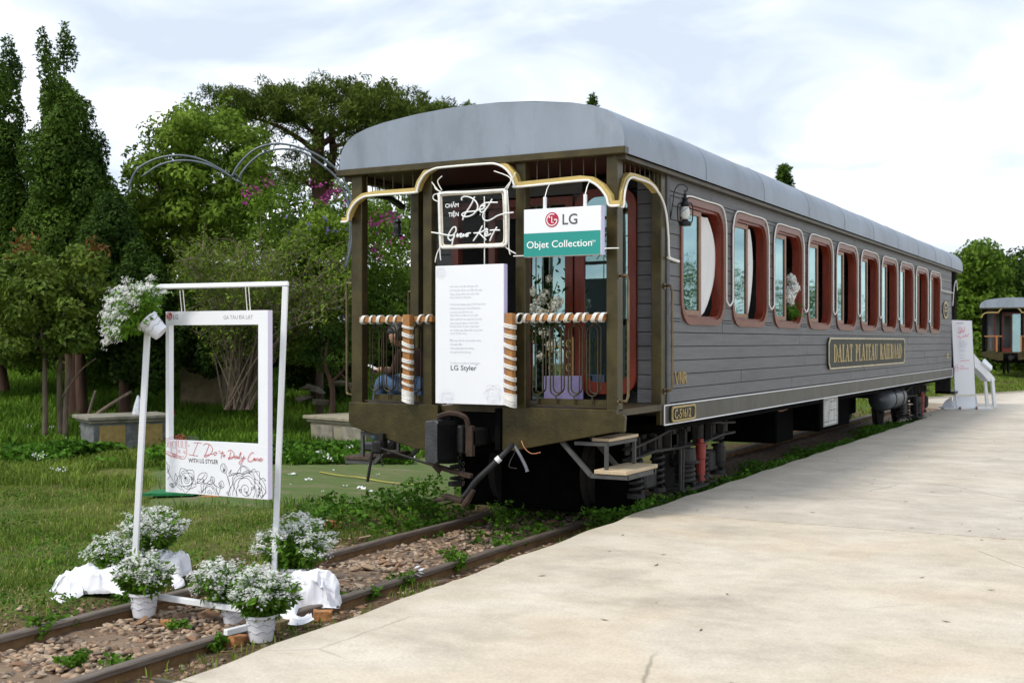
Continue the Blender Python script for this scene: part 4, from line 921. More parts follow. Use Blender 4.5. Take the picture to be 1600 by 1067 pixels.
lw = join(wrap(P(-1.24, -.015, 1.88), P(-.70, -.015, 1.88), (.036, .042), 6), wrap(P(-.61, -.015, 1.88), P(-.44, -.015, 1.88), (.038, .045), 2), wrap(P(-.6625, -.0825, 1.86), P(-.6625, -.0825, 1.26), (.047, .042), 8), wrap(P(-.6625, -.0825, 1.245), P(-.6625, -.0825, 1.14), (.048, .043), 6))
tag(lw.build('wrapped_light_tube', m_neon, smooth=True), 'white flexible tube wound round the wooden rail left of the white board', 'light tube', 'white tubes wound round the two wooden rails')
lw = join(wrap(P(.44, -.1, 1.875), P(.50, -.03, 1.88), (.04, .06), 1), wrap(P(.46, -.015, 1.88), P(1.26, -.015, 1.88), (.036, .042), 10), wrap(P(.437, -.1725, 1.86), P(.437, -.1725, 1.26), (.048, .042), 7), wrap(P(.437, -.1725, 1.245), P(.437, -.1725, 1.14), (.049, .043), 6))
tag(lw.build('wrapped_light_tube', m_neon, smooth=True), 'white flexible tube wound round the wooden rail right of the white board', 'light tube', 'white tubes wound round the two wooden rails')
# ---------------- white text board on the railing
YB = 8.86
tb = empty('text_board', (CX, YB, 1.12), 'tall white board with small grey paragraphs fixed at the middle of the platform railing', 'board')
B0 = PY(679.5, 416, YB - .06); B1 = PY(681, 630, YB - .06); B2 = PY(785.5, 415, YB - .06); B3 = PY(788.5, 633, YB - .06)
x0, x1 = (B0.x + B1.x) / 2, (B2.x + B3.x) / 2; z1 = B0.z; z0 = B1.z
tp = MB().box(x0, x1, YB - .06, YB - .0, z0, z1).build('panel', m_board, tb, bevel=.003)
MB().box(x1 + .001, x1 + .004, YB - .058, YB - .002, z0, z1).build('panel_edge', m_lav, tb)
Yt = YB - .0625
def bt(txt, px_, py_, h, m, xs_=1.0, **k): 
    p = PY(px_, py_, Yt); return textmesh(txt, p, (1, 0, 0), (0, 0, 1), h, m, tp, xs=xs_, **k)
bt('LG Styler', 703.5, 578, .044, m_greytxt, 1.13, bold=.004); bt('TM', 743, 571, .010, m_greytxt, 1)
para = [('Hãy chạm vào tấm dệt giao kết', 449), ('nơi tình yêu được vun đắp mỗi ngày', 455), ('bằng những chăm chút nhỏ nhất', 461), ('theo cách của riêng bạn', 466),
        ('Từ đó nhẹ nhàng trong tủ đồ thanh lịch', 477), ('những trang phục luôn phẳng phiu', 483), ('và thơm tho mỗi sớm mai', 489), ('Một chiếc tủ chăm sóc áo quần', 494), ('được thiết kế cho ngôi nhà của bạn', 500),
        ('ngày càng gọn gàng và tinh tươm', 506), ('khi bạn bước ra ngoài cùng nhau', 511), ('vào những ngày đẹp nhất trong năm', 517), ('và trở về bên nhau', 522), ('Để cùng viết nên câu chuyện riêng', 533), ('mỗi ngày đều', 539), ('những phút giây tận hưởng', 545), ('bên người mình thương', 551), ('Tủ chăm sóc quần áo thông minh', 568)]
for s_, y in para: bt(s_, 703, y, .016, m_pale, .98)
# faint line flowers on the white board
def rose(cx_, cz_, r, f3, k=4, seed=0):
    rr = random.Random(seed); L_ = []
    L_.append(spline([f3(cx_ + r * .16 * t_ / 6 * math.cos(t_ * 1.0), cz_ + r * .16 * t_ / 6 * math.sin(t_)) for t_ in np.linspace(0.5, 13, 26)], 1))
    for j in range(k):
        R_ = r * (.42 + .58 * (j + 1) / k); n_ = 3 + j; a0 = rr.uniform(0, 6)
        for q_ in range(n_):
            a1 = a0 + 2 * PI * q_ / n_; span = 2 * PI / n_ * 1.12; pp = []
            for i in range(7):
                u = i / 6; a = a1 + span * u; bulge = math.sin(PI * u); rad = R_ * (.80 + .22 * bulge + (.12 if i == 3 else 0) * (j == k - 1)); pp.append(f3(cx_ + rad * math.cos(a), cz_ + rad * math.sin(a) * .95))
            L_.append(spline(pp, 3))
    return L_
f3b = lambda a, b__: Vector((a, Yt - .0005, b__))
ls = rose(x1 - .10, z0 + .09, .09, f3b, 4, 3) + rose(x0 + .12, z0 + .05, .07, f3b, 3, 5) + rose(x0 + .06, z1 - .06, .05, f3b, 3, 6)
ribbon(ls, .0022, (0, -1, 0), 'printed_flowers', mat('faint_print', (.70, .71, .76), .5, 0, .02, 3, 0), tp)
# ---------------- hanging shop sign
YS = 8.80
hs_ = empty('hanging_sign', (CX + .8, YS, 2.4), 'hanging white and teal shop sign at the right bay of the platform', 'sign')
A0 = PY(818.5, 328, YS); A1 = PY(820, 402, YS); A2 = PY(939, 321, YS); A3 = PY(940, 398, YS)
x0, x1 = A0.x, A2.x; z1 = (A0.z + A2.z) / 2; z0 = (A1.z + A3.z) / 2; zm = PY(880, 362.5, YS).z
sp = MB().box(x0, x1, YS, YS + .07, z0, z1).build('sign_box', m_board, hs_, bevel=.003)
MB().box(x1 + .001, x1 + .003, YS + .003, YS + .067, z0, z1).build('sign_edge', m_lav, hs_)
MB().box(x0 + .002, x1 - .004, YS - .003, YS - .0015, z0 + .004, zm).build('teal_band', m_teal, sp)
def logo(c, R_, u, nrm, par, rad, mred, mwh, thick=.002):
    """round emblem: disc, ring-like G, L and a dot"""
    c = Vector(c); R_ = Vector(R_).normalized(); u = Vector(u).normalized(); nrm = Vector(nrm).normalized()
    f = lambda a, b__: c + R_ * a * rad + u * b__ * rad
    d_ = MB().prism([(math.cos(a), math.sin(a)) for a in np.linspace(0, 2 * PI, 29)[:-1]], f, nrm * thick).build('emblem', mred, par)
    G = [(.76 * math.cos(a), .76 * math.sin(a)) for a in np.linspace(math.radians(62), math.radians(360), 24)] + [(.30, 0)]
    ribbon([[f(a, b__) for a, b__ in G], [f(-.02, .42), f(-.02, -.38), f(.26, -.38)]], rad * .13, nrm, 'emblem_lines', mwh, par, off=thick + .0008)
    MB().prism([(-.36 + .12 * math.cos(a), .36 + .12 * math.sin(a)) for a in np.linspace(0, 2 * PI, 11)[:-1]], f, nrm * (thick + .001)).build('emblem_dot', mwh, par)
cL = PY(862.5, 343.5, YS - .001); logo(cL, (1, 0, 0), (0, 0, 1), (0, -1, 0), sp, .062, m_lgred, m_wtxt)
textmesh('LG', PY(877.5, 351, YS - .002), (1, 0, 0), (0, 0, 1), .088, m_greytxt, sp, xs=1.0, bold=.012)
textmesh('Objet Collection', PY(822.5, 388.5, YS - .0045), (1, 0, 0), (0, 0, 1), .060, m_wtxt, sp, xs=1.07, bold=.008)
textmesh('TM', PY(924, 379, YS - .0045), (1, 0, 0), (0, 0, 1), .020, m_wtxt, sp, xs=1.0)
for px_ in (849, 912):
    t_ = PY(px_, 316, YS); MB().tube([(t_.x, YS + .03, z1 - .0), (t_.x, YS + .03, z1 + .10)], .016, 10).build('hanger_sleeve', m_white, hs_, smooth=False)
    MB().tube([(t_.x, YS + .03, z1 + .10), (t_.x + .004, YS + .06, z1 + .17), (t_.x, 8.93, 3.02)], .004, 5).build('hanger_wire', m_neon, hs_)
for (px_, py_) in ((812, 400), (955, 388)): 
    t_ = PY(px_, py_, YS + .02); MB().tube([t_ - Vector((.06, 0, 0)), t_, t_ + Vector((.06, .02, 0))], .005, 5).build('tie', m_neon, hs_)
# ---------------- clear script sign in a white tube frame
YC = 8.84
cs = empty('script_sign', (CX - .03, YC, 2.45), 'clear acrylic sign with white tube border and white handwritten lettering above the text board', 'sign')
def zp(u, v): return 670 + u / 6.275, 250 + v / 6.275
def sg(u, v, off=0): p = PY(*zp(u, v), YC + off); return p
fr = [(125, 330), (400, 318), (690, 300), (735, 300), (752, 345), (758, 560), (762, 790), (740, 835), (690, 842), (420, 850), (160, 858), (122, 845), (115, 790), (108, 560), (105, 380)]
ft = MB().tube(spline([sg(u, v) for u, v in fr], 4, closed=True), .0145, 8, closed=True).build('tube_border', mat('warm_white_tube', (.90, .85, .77), .4), cs, smooth=True)
MB().tube(spline([sg(u + 22 * (1 if u < 420 else -1), v + 18 * (1 if v < 560 else -1), .012) for u, v in fr], 4, closed=True), .008, 6, closed=True).build('inner_tube', mat('warm_tube_dim', (.80, .70, .55), .4), cs, smooth=True)
c0, c1 = sg(125, 330), sg(755, 845)
MB().box(c0.x, c1.x, YC + .018, YC + .022, c1.z, c0.z).build('acrylic_sheet', m_clear, cs)
strokes = [
 [(325, 398), (322, 375), (350, 360), (400, 366), (450, 395), (478, 440), (475, 485), (440, 530), (390, 555), (345, 556), (325, 540), (345, 520), (400, 508), (470, 500), (500, 480)],
 [(450, 360), (420, 430), (370, 510), (342, 560), (332, 590)], [(498, 492), (530, 480), (545, 460), (522, 450), (500, 475), (510, 512), (540, 505), (575, 460)],
 [(505, 455), (545, 432), (550, 462)], [(620, 385), (590, 440), (550, 500), (530, 545), (540, 585), (575, 597), (620, 580), (670, 550), (730, 530), (830, 515)], [(540, 425), (600, 418), (675, 418)], [(503, 536), (506, 538)],
 [(25, 710), (100, 722), (180, 738), (232, 740), (266, 700), (264, 662), (238, 664), (206, 710), (190, 762), (215, 790), (246, 762), (252, 735), (236, 790), (228, 835)],
 [(270, 752), (284, 725), (280, 757), (305, 730), (322, 724), (308, 757), (330, 750), (342, 725), (335, 752), (360, 735), (378, 722), (364, 750), (385, 745), (386, 720), (412, 718)],
 [(527, 645), (490, 715), (435, 795)], [(440, 718), (500, 714), (545, 692), (580, 685)], [(490, 715), (530, 752), (562, 785)], [(545, 738), (574, 722), (574, 702), (552, 715), (555, 747), (590, 735), (612, 722)],
 [(550, 690), (565, 675), (580, 690)], [(668, 658), (630, 722), (597, 795)], [(600, 692), (650, 688), (697, 690)]]
for k, s_ in enumerate(strokes):
    MB().tube(spline([sg(u, v, -.012 - .0006 * k) for u, v in s_], 5), .0068, 6).build('script_stroke', m_wtxt, cs, smooth=True)
textmesh('CHĂM', sg(160, 470, -.002), (1, 0, 0), (0, 0, 1), .036, m_wtxt, cs, xs=.97, bold=.02)
textmesh('TIỆN', sg(192, 557, -.002), (1, 0, 0), (0, 0, 1), .036, m_wtxt, cs, xs=.97, bold=.02)
for tl in ([(110, 860), (80, 920), (62, 1005)], [(108, 840), (112, 930), (118, 985)], [(745, 848), (800, 890), (855, 920)], [(770, 300), (785, 560), (785, 850), (800, 930)], [(95, 330), (50, 345), (45, 385), (90, 410)],
           [(110, 320), (60, 260), (30, 220)], [(120, 310), (70, 290), (50, 240)], [(740, 290), (780, 240), (820, 190)], [(745, 285), (800, 215), (850, 125)], [(130, 300), (95, 240), (90, 200), (130, 160)], [(760, 300), (800, 180), (640, 110)], [(545, 360), (547, 560), (546, 1028)]):
    MB().tube(spline([sg(u, v, .01) for u, v in tl], 4), .0055, 5).build('loose_tube_end', m_neon, cs, smooth=True)
# ---------------- lantern on scroll bracket
lnl = empty('lantern', (-3.84, 10.25, 2.74), 'black hurricane lantern hanging from a scroll bracket before the first side window', 'lantern')
LX, LY = -3.81, 10.27
br = MB(); br.tube(spline([(-3.925, 10.20, 2.80), (-3.90, 10.20, 2.95), (-3.89, 10.21, 3.05), (-3.86, 10.23, 3.105), (-3.82, 10.26, 3.11), (-3.79, 10.28, 3.08), (-3.80, 10.27, 3.05), (-3.82, 10.26, 3.055)], 5), .0055, 6)
br.box(-3.932, -3.922, 10.185, 10.215, 2.80, 3.0); br.build('bracket', m_lamp, lnl)
z = 2.735
base = MB().lathe([(0, 0), (.052, 0), (.058, .015), (.058, .035), (.03, .045), (.03, .055), (0, .055)], (LX, LY, z), 16).build('fuel_tank', m_lamp, lnl)
MB().lathe([(.028, .06), (.042, .09), (.046, .12), (.040, .155), (.028, .175)], (LX, LY, z), 16).build('globe', mat('frosted_glass', (.62, .64, .62), .1, 0, .2, 30, .4, 60), lnl, smooth=True)
MB().lathe([(.0, .30), (.012, .30), (.014, .26), (.035, .255), (.022, .235), (.030, .225), (.045, .19), (.030, .178), (0, .178)], (LX, LY, z), 14).build('chimney', m_lamp, lnl)
gb = MB()
for a in (0.4, .4 + PI): gb.tube(spline([(LX + .03 * math.cos(a), LY + .03 * math.sin(a), z + .21), (LX + .065 * math.cos(a), LY + .065 * math.sin(a), z + .19), (LX + .066 * math.cos(a), LY + .066 * math.sin(a), z + .06), (LX + .05 * math.cos(a), LY + .05 * math.sin(a), z + .02)], 4), .006, 6)
for a in (0, .8, 1.6, 2.4): gb.tube([(LX + .05 * math.cos(a + t_), LY + .05 * math.sin(a + t_), z + .06 + .1 * t_ / PI) for t_ in np.linspace(0, PI, 8)], .0018, 4)
gb.tube([(LX, LY, z + .29), (LX, LY, z + .335)], .0025, 4); gb.build('cage', m_lamp, lnl)
# second lantern inside, seen through the left bay
l2 = empty('lantern', (-6.70, 10.1, 2.4), 'black lantern hanging at the left side arch of the open platform', 'lantern')
c_ = PY(622, 350, 10.0)
MB().tube(spline([(c_.x - .02, 10.0, c_.z + .12), (c_.x - .03, 10.0, c_.z + .05), (c_.x - .05, 10, c_.z), (c_.x - .04, 10, c_.z - .10)], 4), .006, 5).build('handle', m_lamp, l2)
MB().lathe([(0, -.13), (.045, -.13), (.045, -.11), (.03, -.10), (.036, -.04), (.025, .0), (.04, .02), (.01, .06), (0, .06)], c_, 12).build('lamp_body', m_lamp, l2)
# ---------------- flower stand on the platform, seen between the railing loops
fs = empty('flower_stand', (-4.80, 9.85, 1.115), 'lavender plinth with gilt scroll stand and white bouquet behind the right railing', 'flower stand')
fx, fy = -4.84, 9.86
MB().box(fx - .14, fx + .13, fy - .14, fy + .14, 1.116, 1.36).build('plinth', mat('lavender_plinth', (.42, .36, .62), .6), fs, bevel=.004)
b_ = MB()
for a in (0, PI / 2, PI, 3 * PI / 2):
    b_.tube([(fx + .09 * math.cos(a), fy + .09 * math.sin(a), 1.36), (fx + .09 * math.cos(a), fy + .09 * math.sin(a), 1.72)], .006, 5)
for zc in (1.44, 1.56, 1.66): 
    for a in (0, PI / 2, PI): b_.tube([(fx + .09 * math.cos(a) + .035 * math.cos(t_) * .7, fy - .09 + .0 * a, zc + .035 * math.sin(t_)) for t_ in np.linspace(0, 5.2, 10)], .005, 4)
b_.build('scroll_stand', m_gold, fs)
def flower_ball(c, r, n_, mp_, parent, name='bloom'):
    P_ = np.array(c) + unit(rng.normal(size=(n_, 3))) * r * rng.uniform(.5, 1, (n_, 1)); leaves(name, P_, r * .6, r * .5, mp_, parent, D=unit(P_ - np.array(c)), bias=1.2, facing=(.5, 0))
for (px_, py_, r) in ((842, 470, .055), (852, 462, .06), (866, 478, .055), (846, 488, .05), (830, 482, .045), (858, 492, .05), (872, 470, .05), (836, 500, .045), (850, 520, .05), (860, 540, .045), (845, 556, .04), (833, 455, .04), (857, 436, .035)):
    flower_ball(PY(px_, py_, fy - .03 + random.uniform(-.04, .04)), r, 60, l_petalw, fs)
P_ = np.array([PY(random.gauss(850, 16), random.gauss(495, 30), fy + random.uniform(-.06, .1)) for _ in range(260)]); leaves('bouquet_leaves', P_, .07, .03, l_dark, fs)
b_ = MB()
for k in range(7): b_.tube(spline([(fx, fy, 1.7), PY(845 + k * 3, 480, fy), PY(835 + k * 6, 440 - (k % 3) * 12, fy)], 4), .004, 4)
b_.build('stems', l_dark, fs)
# sheer curtain behind
cu = []; F = []
a0, a1 = PY(822, 400, 10.25), PY(868, 600, 10.25)
for i in range(31):
    u = i / 30
    for zz in (1.2, 3.0): cu.append((a0.x + (a1.x - a0.x) * u, 10.235 + .02 * math.sin(u * 28), zz))
for i in range(30): F.append((2 * i, 2 * i + 1, 2 * i + 3, 2 * i + 2))
MB().add(cu, F).build('sheer_curtain', mat('pale_green_sheer', (.42, .52, .47), .8, trans=.3), CAR, smooth=True)
# bouquet hanging out of the third window
bq = empty('bouquet', (-3.96, 13.9, 2.2), 'white flower bouquet with green tips leaning out of the third window', 'bouquet')
for (px_, py_, r) in ((1236, 436, .06), (1238, 450, .085), (1232, 462, .07), (1243, 462, .06), (1235, 472, .05)):
    flower_ball(PX(px_, py_, -4.02), r, 240, l_petal, bq)
P_ = np.array([PX(random.gauss(1241, 5), random.gauss(480, 4), -4.0) for _ in range(160)]); leaves('green_tips', P_, .14, .018, l_weed, bq, D=np.array([[.1, .3, -1]]), bias=1.1, kind='stuff')
# ---------------- seated person in the left doorway
def skin_body(name, V, E, R_, m, parent, sub=2):
    me = bpy.data.meshes.new(name); org = worldpos(parent) if parent else Vector(); me.from_pydata([tuple(Vector(v) - org) for v in V], E, [])
    o = link(name, me, m, parent); md = o.modifiers.new('skin', 'SKIN'); md.use_smooth_shade = True
    for i, sv in enumerate(me.skin_vertices[0].data): r = R_[i]; sv.radius = (r, r) if not isinstance(r, tuple) else r; sv.use_root = (i == 0)
    s2 = o.modifiers.new('sub', 'SUBSURF'); s2.levels = sub; s2.render_levels = sub
    dg = bpy.context.evaluated_depsgraph_get(); me2 = bpy.data.meshes.new_from_object(o.evaluated_get(dg)); o.modifiers.clear(); o.data = me2
    me2.materials.clear(); me2.materials.append(m)
    for p in me2.polygons: p.use_smooth = True
    return o
pe = empty('person', (-6.42, 9.72, 1.12), 'person in brown top and blue jeans sitting hunched in the left doorway holding something white', 'person')
m_skin = mat('skin', (.36, .19, .12), .5, 0, .1, 8, 0); m_jeans = mat('jeans', (.06, .11, .20), .9, 0, .4, 9, .3, 60); m_top = mat('brown_jumper', (.045, .020, .014), .9, 0, .3, 12, .3, 40); m_hair = mat('black_hair', (.01, .008, .007), .5, 0, .2, 30, .3, 60)
bx_, by_ = -6.33, 9.72
V = [(bx_, by_, 1.22), (bx_ - .04, by_, 1.38), (bx_ - .11, by_, 1.54), (bx_ - .17, by_, 1.60), (bx_ - .21, by_, 1.66),
     (bx_ - .12, by_ - .17, 1.55), (bx_ - .16, by_ - .23, 1.38), (bx_ - .34, by_ - .12, 1.40), (bx_ - .12, by_ + .17, 1.55), (bx_ - .16, by_ + .23, 1.38), (bx_ - .34, by_ + .10, 1.40),
     (bx_ - .02, by_ - .10, 1.21), (bx_ - .37, by_ - .13, 1.31), (bx_ - .42, by_ - .12, .95), (bx_ - .43, by_ - .12, .68), (bx_ - .02, by_ + .10, 1.21), (bx_ - .37, by_ + .13, 1.31), (bx_ - .42, by_ + .12, .95), (bx_ - .43, by_ + .12, .68)]
E_ = [(0, 1), (1, 2), (2, 3), (3, 4), (2, 5), (5, 6), (6, 7), (2, 8), (8, 9), (9, 10), (0, 11), (11, 12), (12, 13), (13, 14), (0, 15), (15, 16), (16, 17), (17, 18)]
Rr = [.13, .125, .12, .055, .05, .06, .045, .032, .06, .045, .032, .085, .07, .052, .042, .085, .07, .052, .042]
skin_body('body', V, E_, Rr, m_top, pe)
V = [(bx_, by_, 1.215), (bx_ - .02, by_ - .10, 1.21), (bx_ - .37, by_ - .13, 1.31), (bx_ - .42, by_ - .12, .95), (bx_ - .43, by_ - .12, .70), (bx_ - .02, by_ + .10, 1.21), (bx_ - .37, by_ + .13, 1.31), (bx_ - .42, by_ + .12, .95), (bx_ - .43, by_ + .12, .70)]
skin_body('jeans', V, [(0, 1), (1, 2), (2, 3), (3, 4), (0, 5), (5, 6), (6, 7), (7, 8)], [.14, .10, .082, .066, .058, .10, .082, .066, .058], m_jeans, pe)
for s_ in (-1, 1):
    MB().add([tuple(Vector((bx_ - .47, by_ + s_ * .12, .645)) + Vector((a * .12, b__ * .045, c__ * .045))) for c__ in (-1, 1) for a, b__ in ((-1, -1), (1, -1), (1, 1), (-1, 1))], [(0, 3, 2, 1), (4, 5, 6, 7), (0, 1, 5, 4), (1, 2, 6, 5), (2, 3, 7, 6), (3, 0, 4, 7)]).build('shoe', m_ink, pe, bevel=.02)
hc = Vector((bx_ - .26, by_, 1.735))
bm = bmesh.new(); bmesh.ops.create_uvsphere(bm, u_segments=20, v_segments=14, radius=1)
for v in bm.verts:
    x, y, z = v.co; fz = 1.0 if z > -.2 else 1 - .35 * (-.2 - z)
    X = x * .098 * fz; Y = y * .078 * fz; Z = z * .118
    if x < -.6 and abs(y) < .3 and -.35 < z < .1: X -= .022 * (1 - abs(z + .2) / .35)
    if x < -.7 and abs(abs(y) - .38) < .15 and .0 < z < .25: X += .008
    q_ = Matrix.Rotation(math.radians(-24), 3, 'Y') @ Vector((X, Y, Z)); v.co = hc + q_ - worldpos(pe)
me = bpy.data.meshes.new('head'); bm.to_mesh(me); bm.free(); hd = link('head', me, m_skin, pe)
for p in me.polygons: p.use_smooth = True
rot = Matrix.Rotation(math.radians(-24), 4, 'Y')
for s_ in (-1, 1):
    MB().lathe([(0, -.012), (.02, -.008), (.028, 0), (.02, .008), (0, .012)], hc + rot @ Vector((.012, s_ * .078, -.005)), 10, 'y').build('ear', m_skin, hd)
    MB().lathe([(0, -.01), (.01, 0), (0, .01)], hc + rot @ Vector((-.088, s_ * .03, .012)), 8).build('eye', m_ink, hd)
MB().tube([hc + rot @ Vector((-.095, -.022, -.055)), hc + rot @ Vector((-.103, 0, -.056)), hc + rot @ Vector((-.095, .022, -.055))], .005, 5).build('mouth', mat('lip', (.25, .07, .06), .5), hd)
bm = bmesh.new(); bmesh.ops.create_uvsphere(bm, u_segments=20, v_segments=14, radius=1)
for v in bm.verts:
    x, y, z = v.co; k = 1.13 if (z > .25 or x > -.05 + .5 * max(0, .2 - z)) else .9
    v.co = hc + rot.to_3x3() @ Vector((x * .098 * k, y * .080 * k, z * .120 * k + .004)) - worldpos(pe)
me = bpy.data.meshes.new('hair'); bm.to_mesh(me); bm.free(); link('hair', me, m_hair, pe)
for p in me.polygons: p.use_smooth = True
for s_, hx, hy in ((-1, bx_ - .36, by_ - .11), (1, bx_ - .36, by_ + .09)):
    V = [(hx, hy, 1.40), (hx - .045, hy, 1.40)]; E_ = [(0, 1)]; Rr = [.024, .03]
    hd_ = skin_body('hand', V + [(hx - .08, hy + .0, 1.395)], E_ + [(1, 2)], Rr + [.022], m_skin, pe, 1)
    for j, ln in enumerate((.045, .055, .058, .05)):
        y = hy - .024 + j * .016; MB().tube([(hx - .07, y, 1.40), (hx - .07 - ln * .6, y, 1.405), (hx - .07 - ln * .8, y, 1.385), (hx - .06 - ln * .7, y, 1.365)], [.009, .0085, .008, .006], 6).build('finger', m_skin, pe, smooth=True)
    MB().tube([(hx - .03, hy - s_ * .02, 1.41), (hx - .06, hy - s_ * .045, 1.42), (hx - .09, hy - s_ * .035, 1.42)], [.011, .010, .007], 6).build('thumb', m_skin, pe, smooth=True)
ph = tag(MB().obox((bx_ - .475, by_ - .12, 1.425), (.05, 0, -.022), (0, .018, 0), (.003, 0, .007)).build('white_phone', m_white), 'small white handheld thing in the hand of the seated person', 'phone')
# ================================================================ white stand with hanging photo frame
SL0 = PZ(208, 930, -.02); SR0 = PZ(427, 932, -.02); SLT = W(234, 453, 7.95); SRT = W(446, 448, 7.85)
st = empty('frame_stand', SL0, 'thin white steel rack standing over the rails that carries the big cut-out photo frame', 'rack')
def tb_(a, b, nm, w_=.036): return MB().bar(a, b, w_, w_, up=(CY, SY, 0)).build(nm, m_white, st, bevel=.003)
tb_(SL0, SLT, 'upright'); tb_(SR0, SRT, 'upright'); tb_(SLT + Vector((-.018, -.01, .019)), SRT + Vector((.018, .01, .019)), 'top_bar', .030)
q0, q1 = PZ(248, 932, .035), PZ(322, 943, .035); dq = (q1 - q0)
tb_(q0 - dq * .05, q0 + dq * 2.2, 'base_bar'); q2, q3 = PZ(352, 988, .03), PZ(388, 979, .03); tb_(q2, q2 + (q3 - q2) * 1.15, 'base_foot', .034)
hf = empty('photo_frame', W(257, 768, 8.1), 'large white cut-out photo frame with red handwriting and roses hanging from the rack', 'photo frame')
FL, FR = W(255.5, 487, 8.1), W(414.5, 490, 7.7); FB = W(259, 768, 8.1)
FU = Vector((0, 0, 1)); FRt = Vector((FR.x - FL.x, FR.y - FL.y, 0)); FWd = FRt.length; FRt.normalize(); FN = FRt.cross(FU)  # faces camera
if FN.dot(Vector((0, 0, CZ)) - FL) < 0: FN = -FN
FH = FL.z - FB.z; F0 = Vector((FB.x, FB.y, FB.z))
def fp(a, b_, off=0): return F0 + FRt * a + FU * b_ + FN * off
def onF(x, y, off=.0008):   # photograph position -> point on the face of the board
    r = ray(x, y); c = Vector((0, 0, CZ)); t_ = (F0 - c).dot(FN) / r.dot(FN); return c + r * t_ + FN * off
def uv_(x, y): p = onF(x, y, 0) - F0; return p.dot(FRt), p.z
u0, v0 = uv_(264, 687); u1, v1 = uv_(403.5, 507); ua, va = uv_(403, 688)
v0 = (v0 + va) / 2 if False else v0
T_ = .045
def fbox(a0, a1, b0, b1, nm):
    mb_ = MB(); c = fp((a0 + a1) / 2, (b0 + b1) / 2, -T_ / 2); mb_.obox(c, FRt * (a1 - a0) / 2, FU * (b1 - b0) / 2, FN * T_ / 2); return mb_.build(nm, m_board, hf, bevel=.0)
v1u = v1; print('frame', FWd, FH, u0, u1, v0, v1)
fbox(0, FWd, 0, v0, 'lower_panel'); fbox(0, FWd, v1, FH, 'header_panel'); fbox(0, u0, v0, v1, 'side_strip'); fbox(u1, FWd, v0, v1, 'side_strip')
MB().obox(fp(FWd + .002, FH / 2, -T_ / 2), FRt * .0015, FU * FH / 2, FN * T_ / 2 * .98).build('lilac_edge', mat('pale_lilac', (.72, .66, .82), .6, 0, .02), hf)
for xx in (281, 286): p = W(xx, 452, 7.9); q = onF(xx, 488); MB().tube([Vector((q.x, q.y, p.z)), q - FN * .02], .003, 5).build('cord', m_neon, hf)
for xx in (383.5, 388.5): p = W(xx, 449, 7.85); q = onF(xx, 489); MB().tube([Vector((q.x, q.y, p.z)), q - FN * .02], .003, 5).build('cord', m_neon, hf)
logo(onF(264.5, 494), FRt, FU, FN, hf, .027, m_lgred, m_wtxt)
textmesh('LG', onF(270.5, 498.6), FRt, FU, .030, m_greytxt, hf, xs=.95)
textmesh('GA TÀU ĐÀ LẠT', onF(349, 498.8), FRt, FU, .026, mat('serif_grey_print', (.30, .30, .32), .6), hf, xs=.93)
z_ = lambda u, v: (240 + u / 7.27, 660 + v / 7.27)
textmesh('FROM', onF(*z_(392, 194)), FRt, FU, .026, m_greytxt, hf, xs=.95)
textmesh('WITH LG STYLER', onF(*z_(397, 450)), FRt, FU, .028, m_ink, hf, xs=.86, bold=.012)
red = [[(455, 230), (500, 228), (545, 235)], [(505, 230), (475, 300), (450, 370)], [(400, 360), (450, 372), (505, 378)],
 [(568, 258), (600, 238), (650, 260), (672, 310), (640, 362), (592, 390), (575, 375), (620, 365), (682, 354)], [(635, 245), (610, 310), (578, 388)],
 [(702, 333), (684, 350), (694, 372), (714, 356), (703, 337), (728, 343)], [(392, 258), (396, 268)], [(404, 256), (408, 266)], [(742, 318), (746, 328)], [(754, 316), (758, 326)],
 [(787, 322), (775, 370), (768, 408)], [(752, 346), (802, 342)], [(798, 362), (790, 378), (802, 388), (810, 372), (798, 362), (818, 368)],
 [(845, 322), (882, 313), (916, 350), (902, 395), (860, 413), (848, 402), (880, 395), (926, 385)], [(880, 330), (870, 370), (855, 410)],
 [(940, 374), (922, 385), (925, 405), (940, 396), (946, 375), (943, 402), (956, 394), (963, 380), (959, 405), (974, 395), (996, 338), (986, 350), (976, 402), (990, 405)],
 [(1000, 385), (1001, 406), (1020, 400), (1030, 375), (1012, 440), (986, 472), (974, 452), (1010, 420), (1048, 398)],
 [(1146, 345), (1122, 339), (1086, 380), (1074, 425), (1096, 442), (1140, 420), (1152, 402), (1136, 410), (1146, 430), (1160, 405), (1161, 430), (1180, 405), (1192, 414), (1186, 432), (1204, 425), (1230, 410), (1220, 400), (1205, 420), (1220, 436), (1246, 412)]]
ribbon([spline([onF(*z_(u, v), .001 + .0002 * k) for u, v in s_], 4) for k, s_ in enumerate(red)], .0040, FN, 'red_handwriting', m_rosered, hf)
tram = [[(132, 185), (265, 152)], [(130, 205), (270, 172)], [(130, 318), (262, 365)], [(130, 335), (200, 375), (330, 415)], [(130, 348), (215, 392)], [(265, 155), (280, 140), (315, 133), (350, 145), (372, 165), (378, 200), (378, 360), (360, 405), (330, 415), (262, 365)],
  [(265, 155), (265, 365)], [(282, 175), (312, 168), (316, 285), (285, 275), (282, 175)], [(330, 172), (362, 185), (362, 292), (334, 288), (330, 172)], [(138, 222), (160, 220), (160, 275), (140, 270), (138, 222)], [(168, 220), (192, 218), (192, 278), (170, 274), (168, 220)],
  [(202, 218), (202, 340)], [(218, 216), (252, 214), (252, 288), (222, 282), (218, 216)], [(265, 150), (300, 165), (350, 150)], [(210, 350), (240, 400), (268, 400), (250, 355), (210, 350)], [(225, 372), (255, 385)], [(262, 372), (345, 388), (350, 378)]]
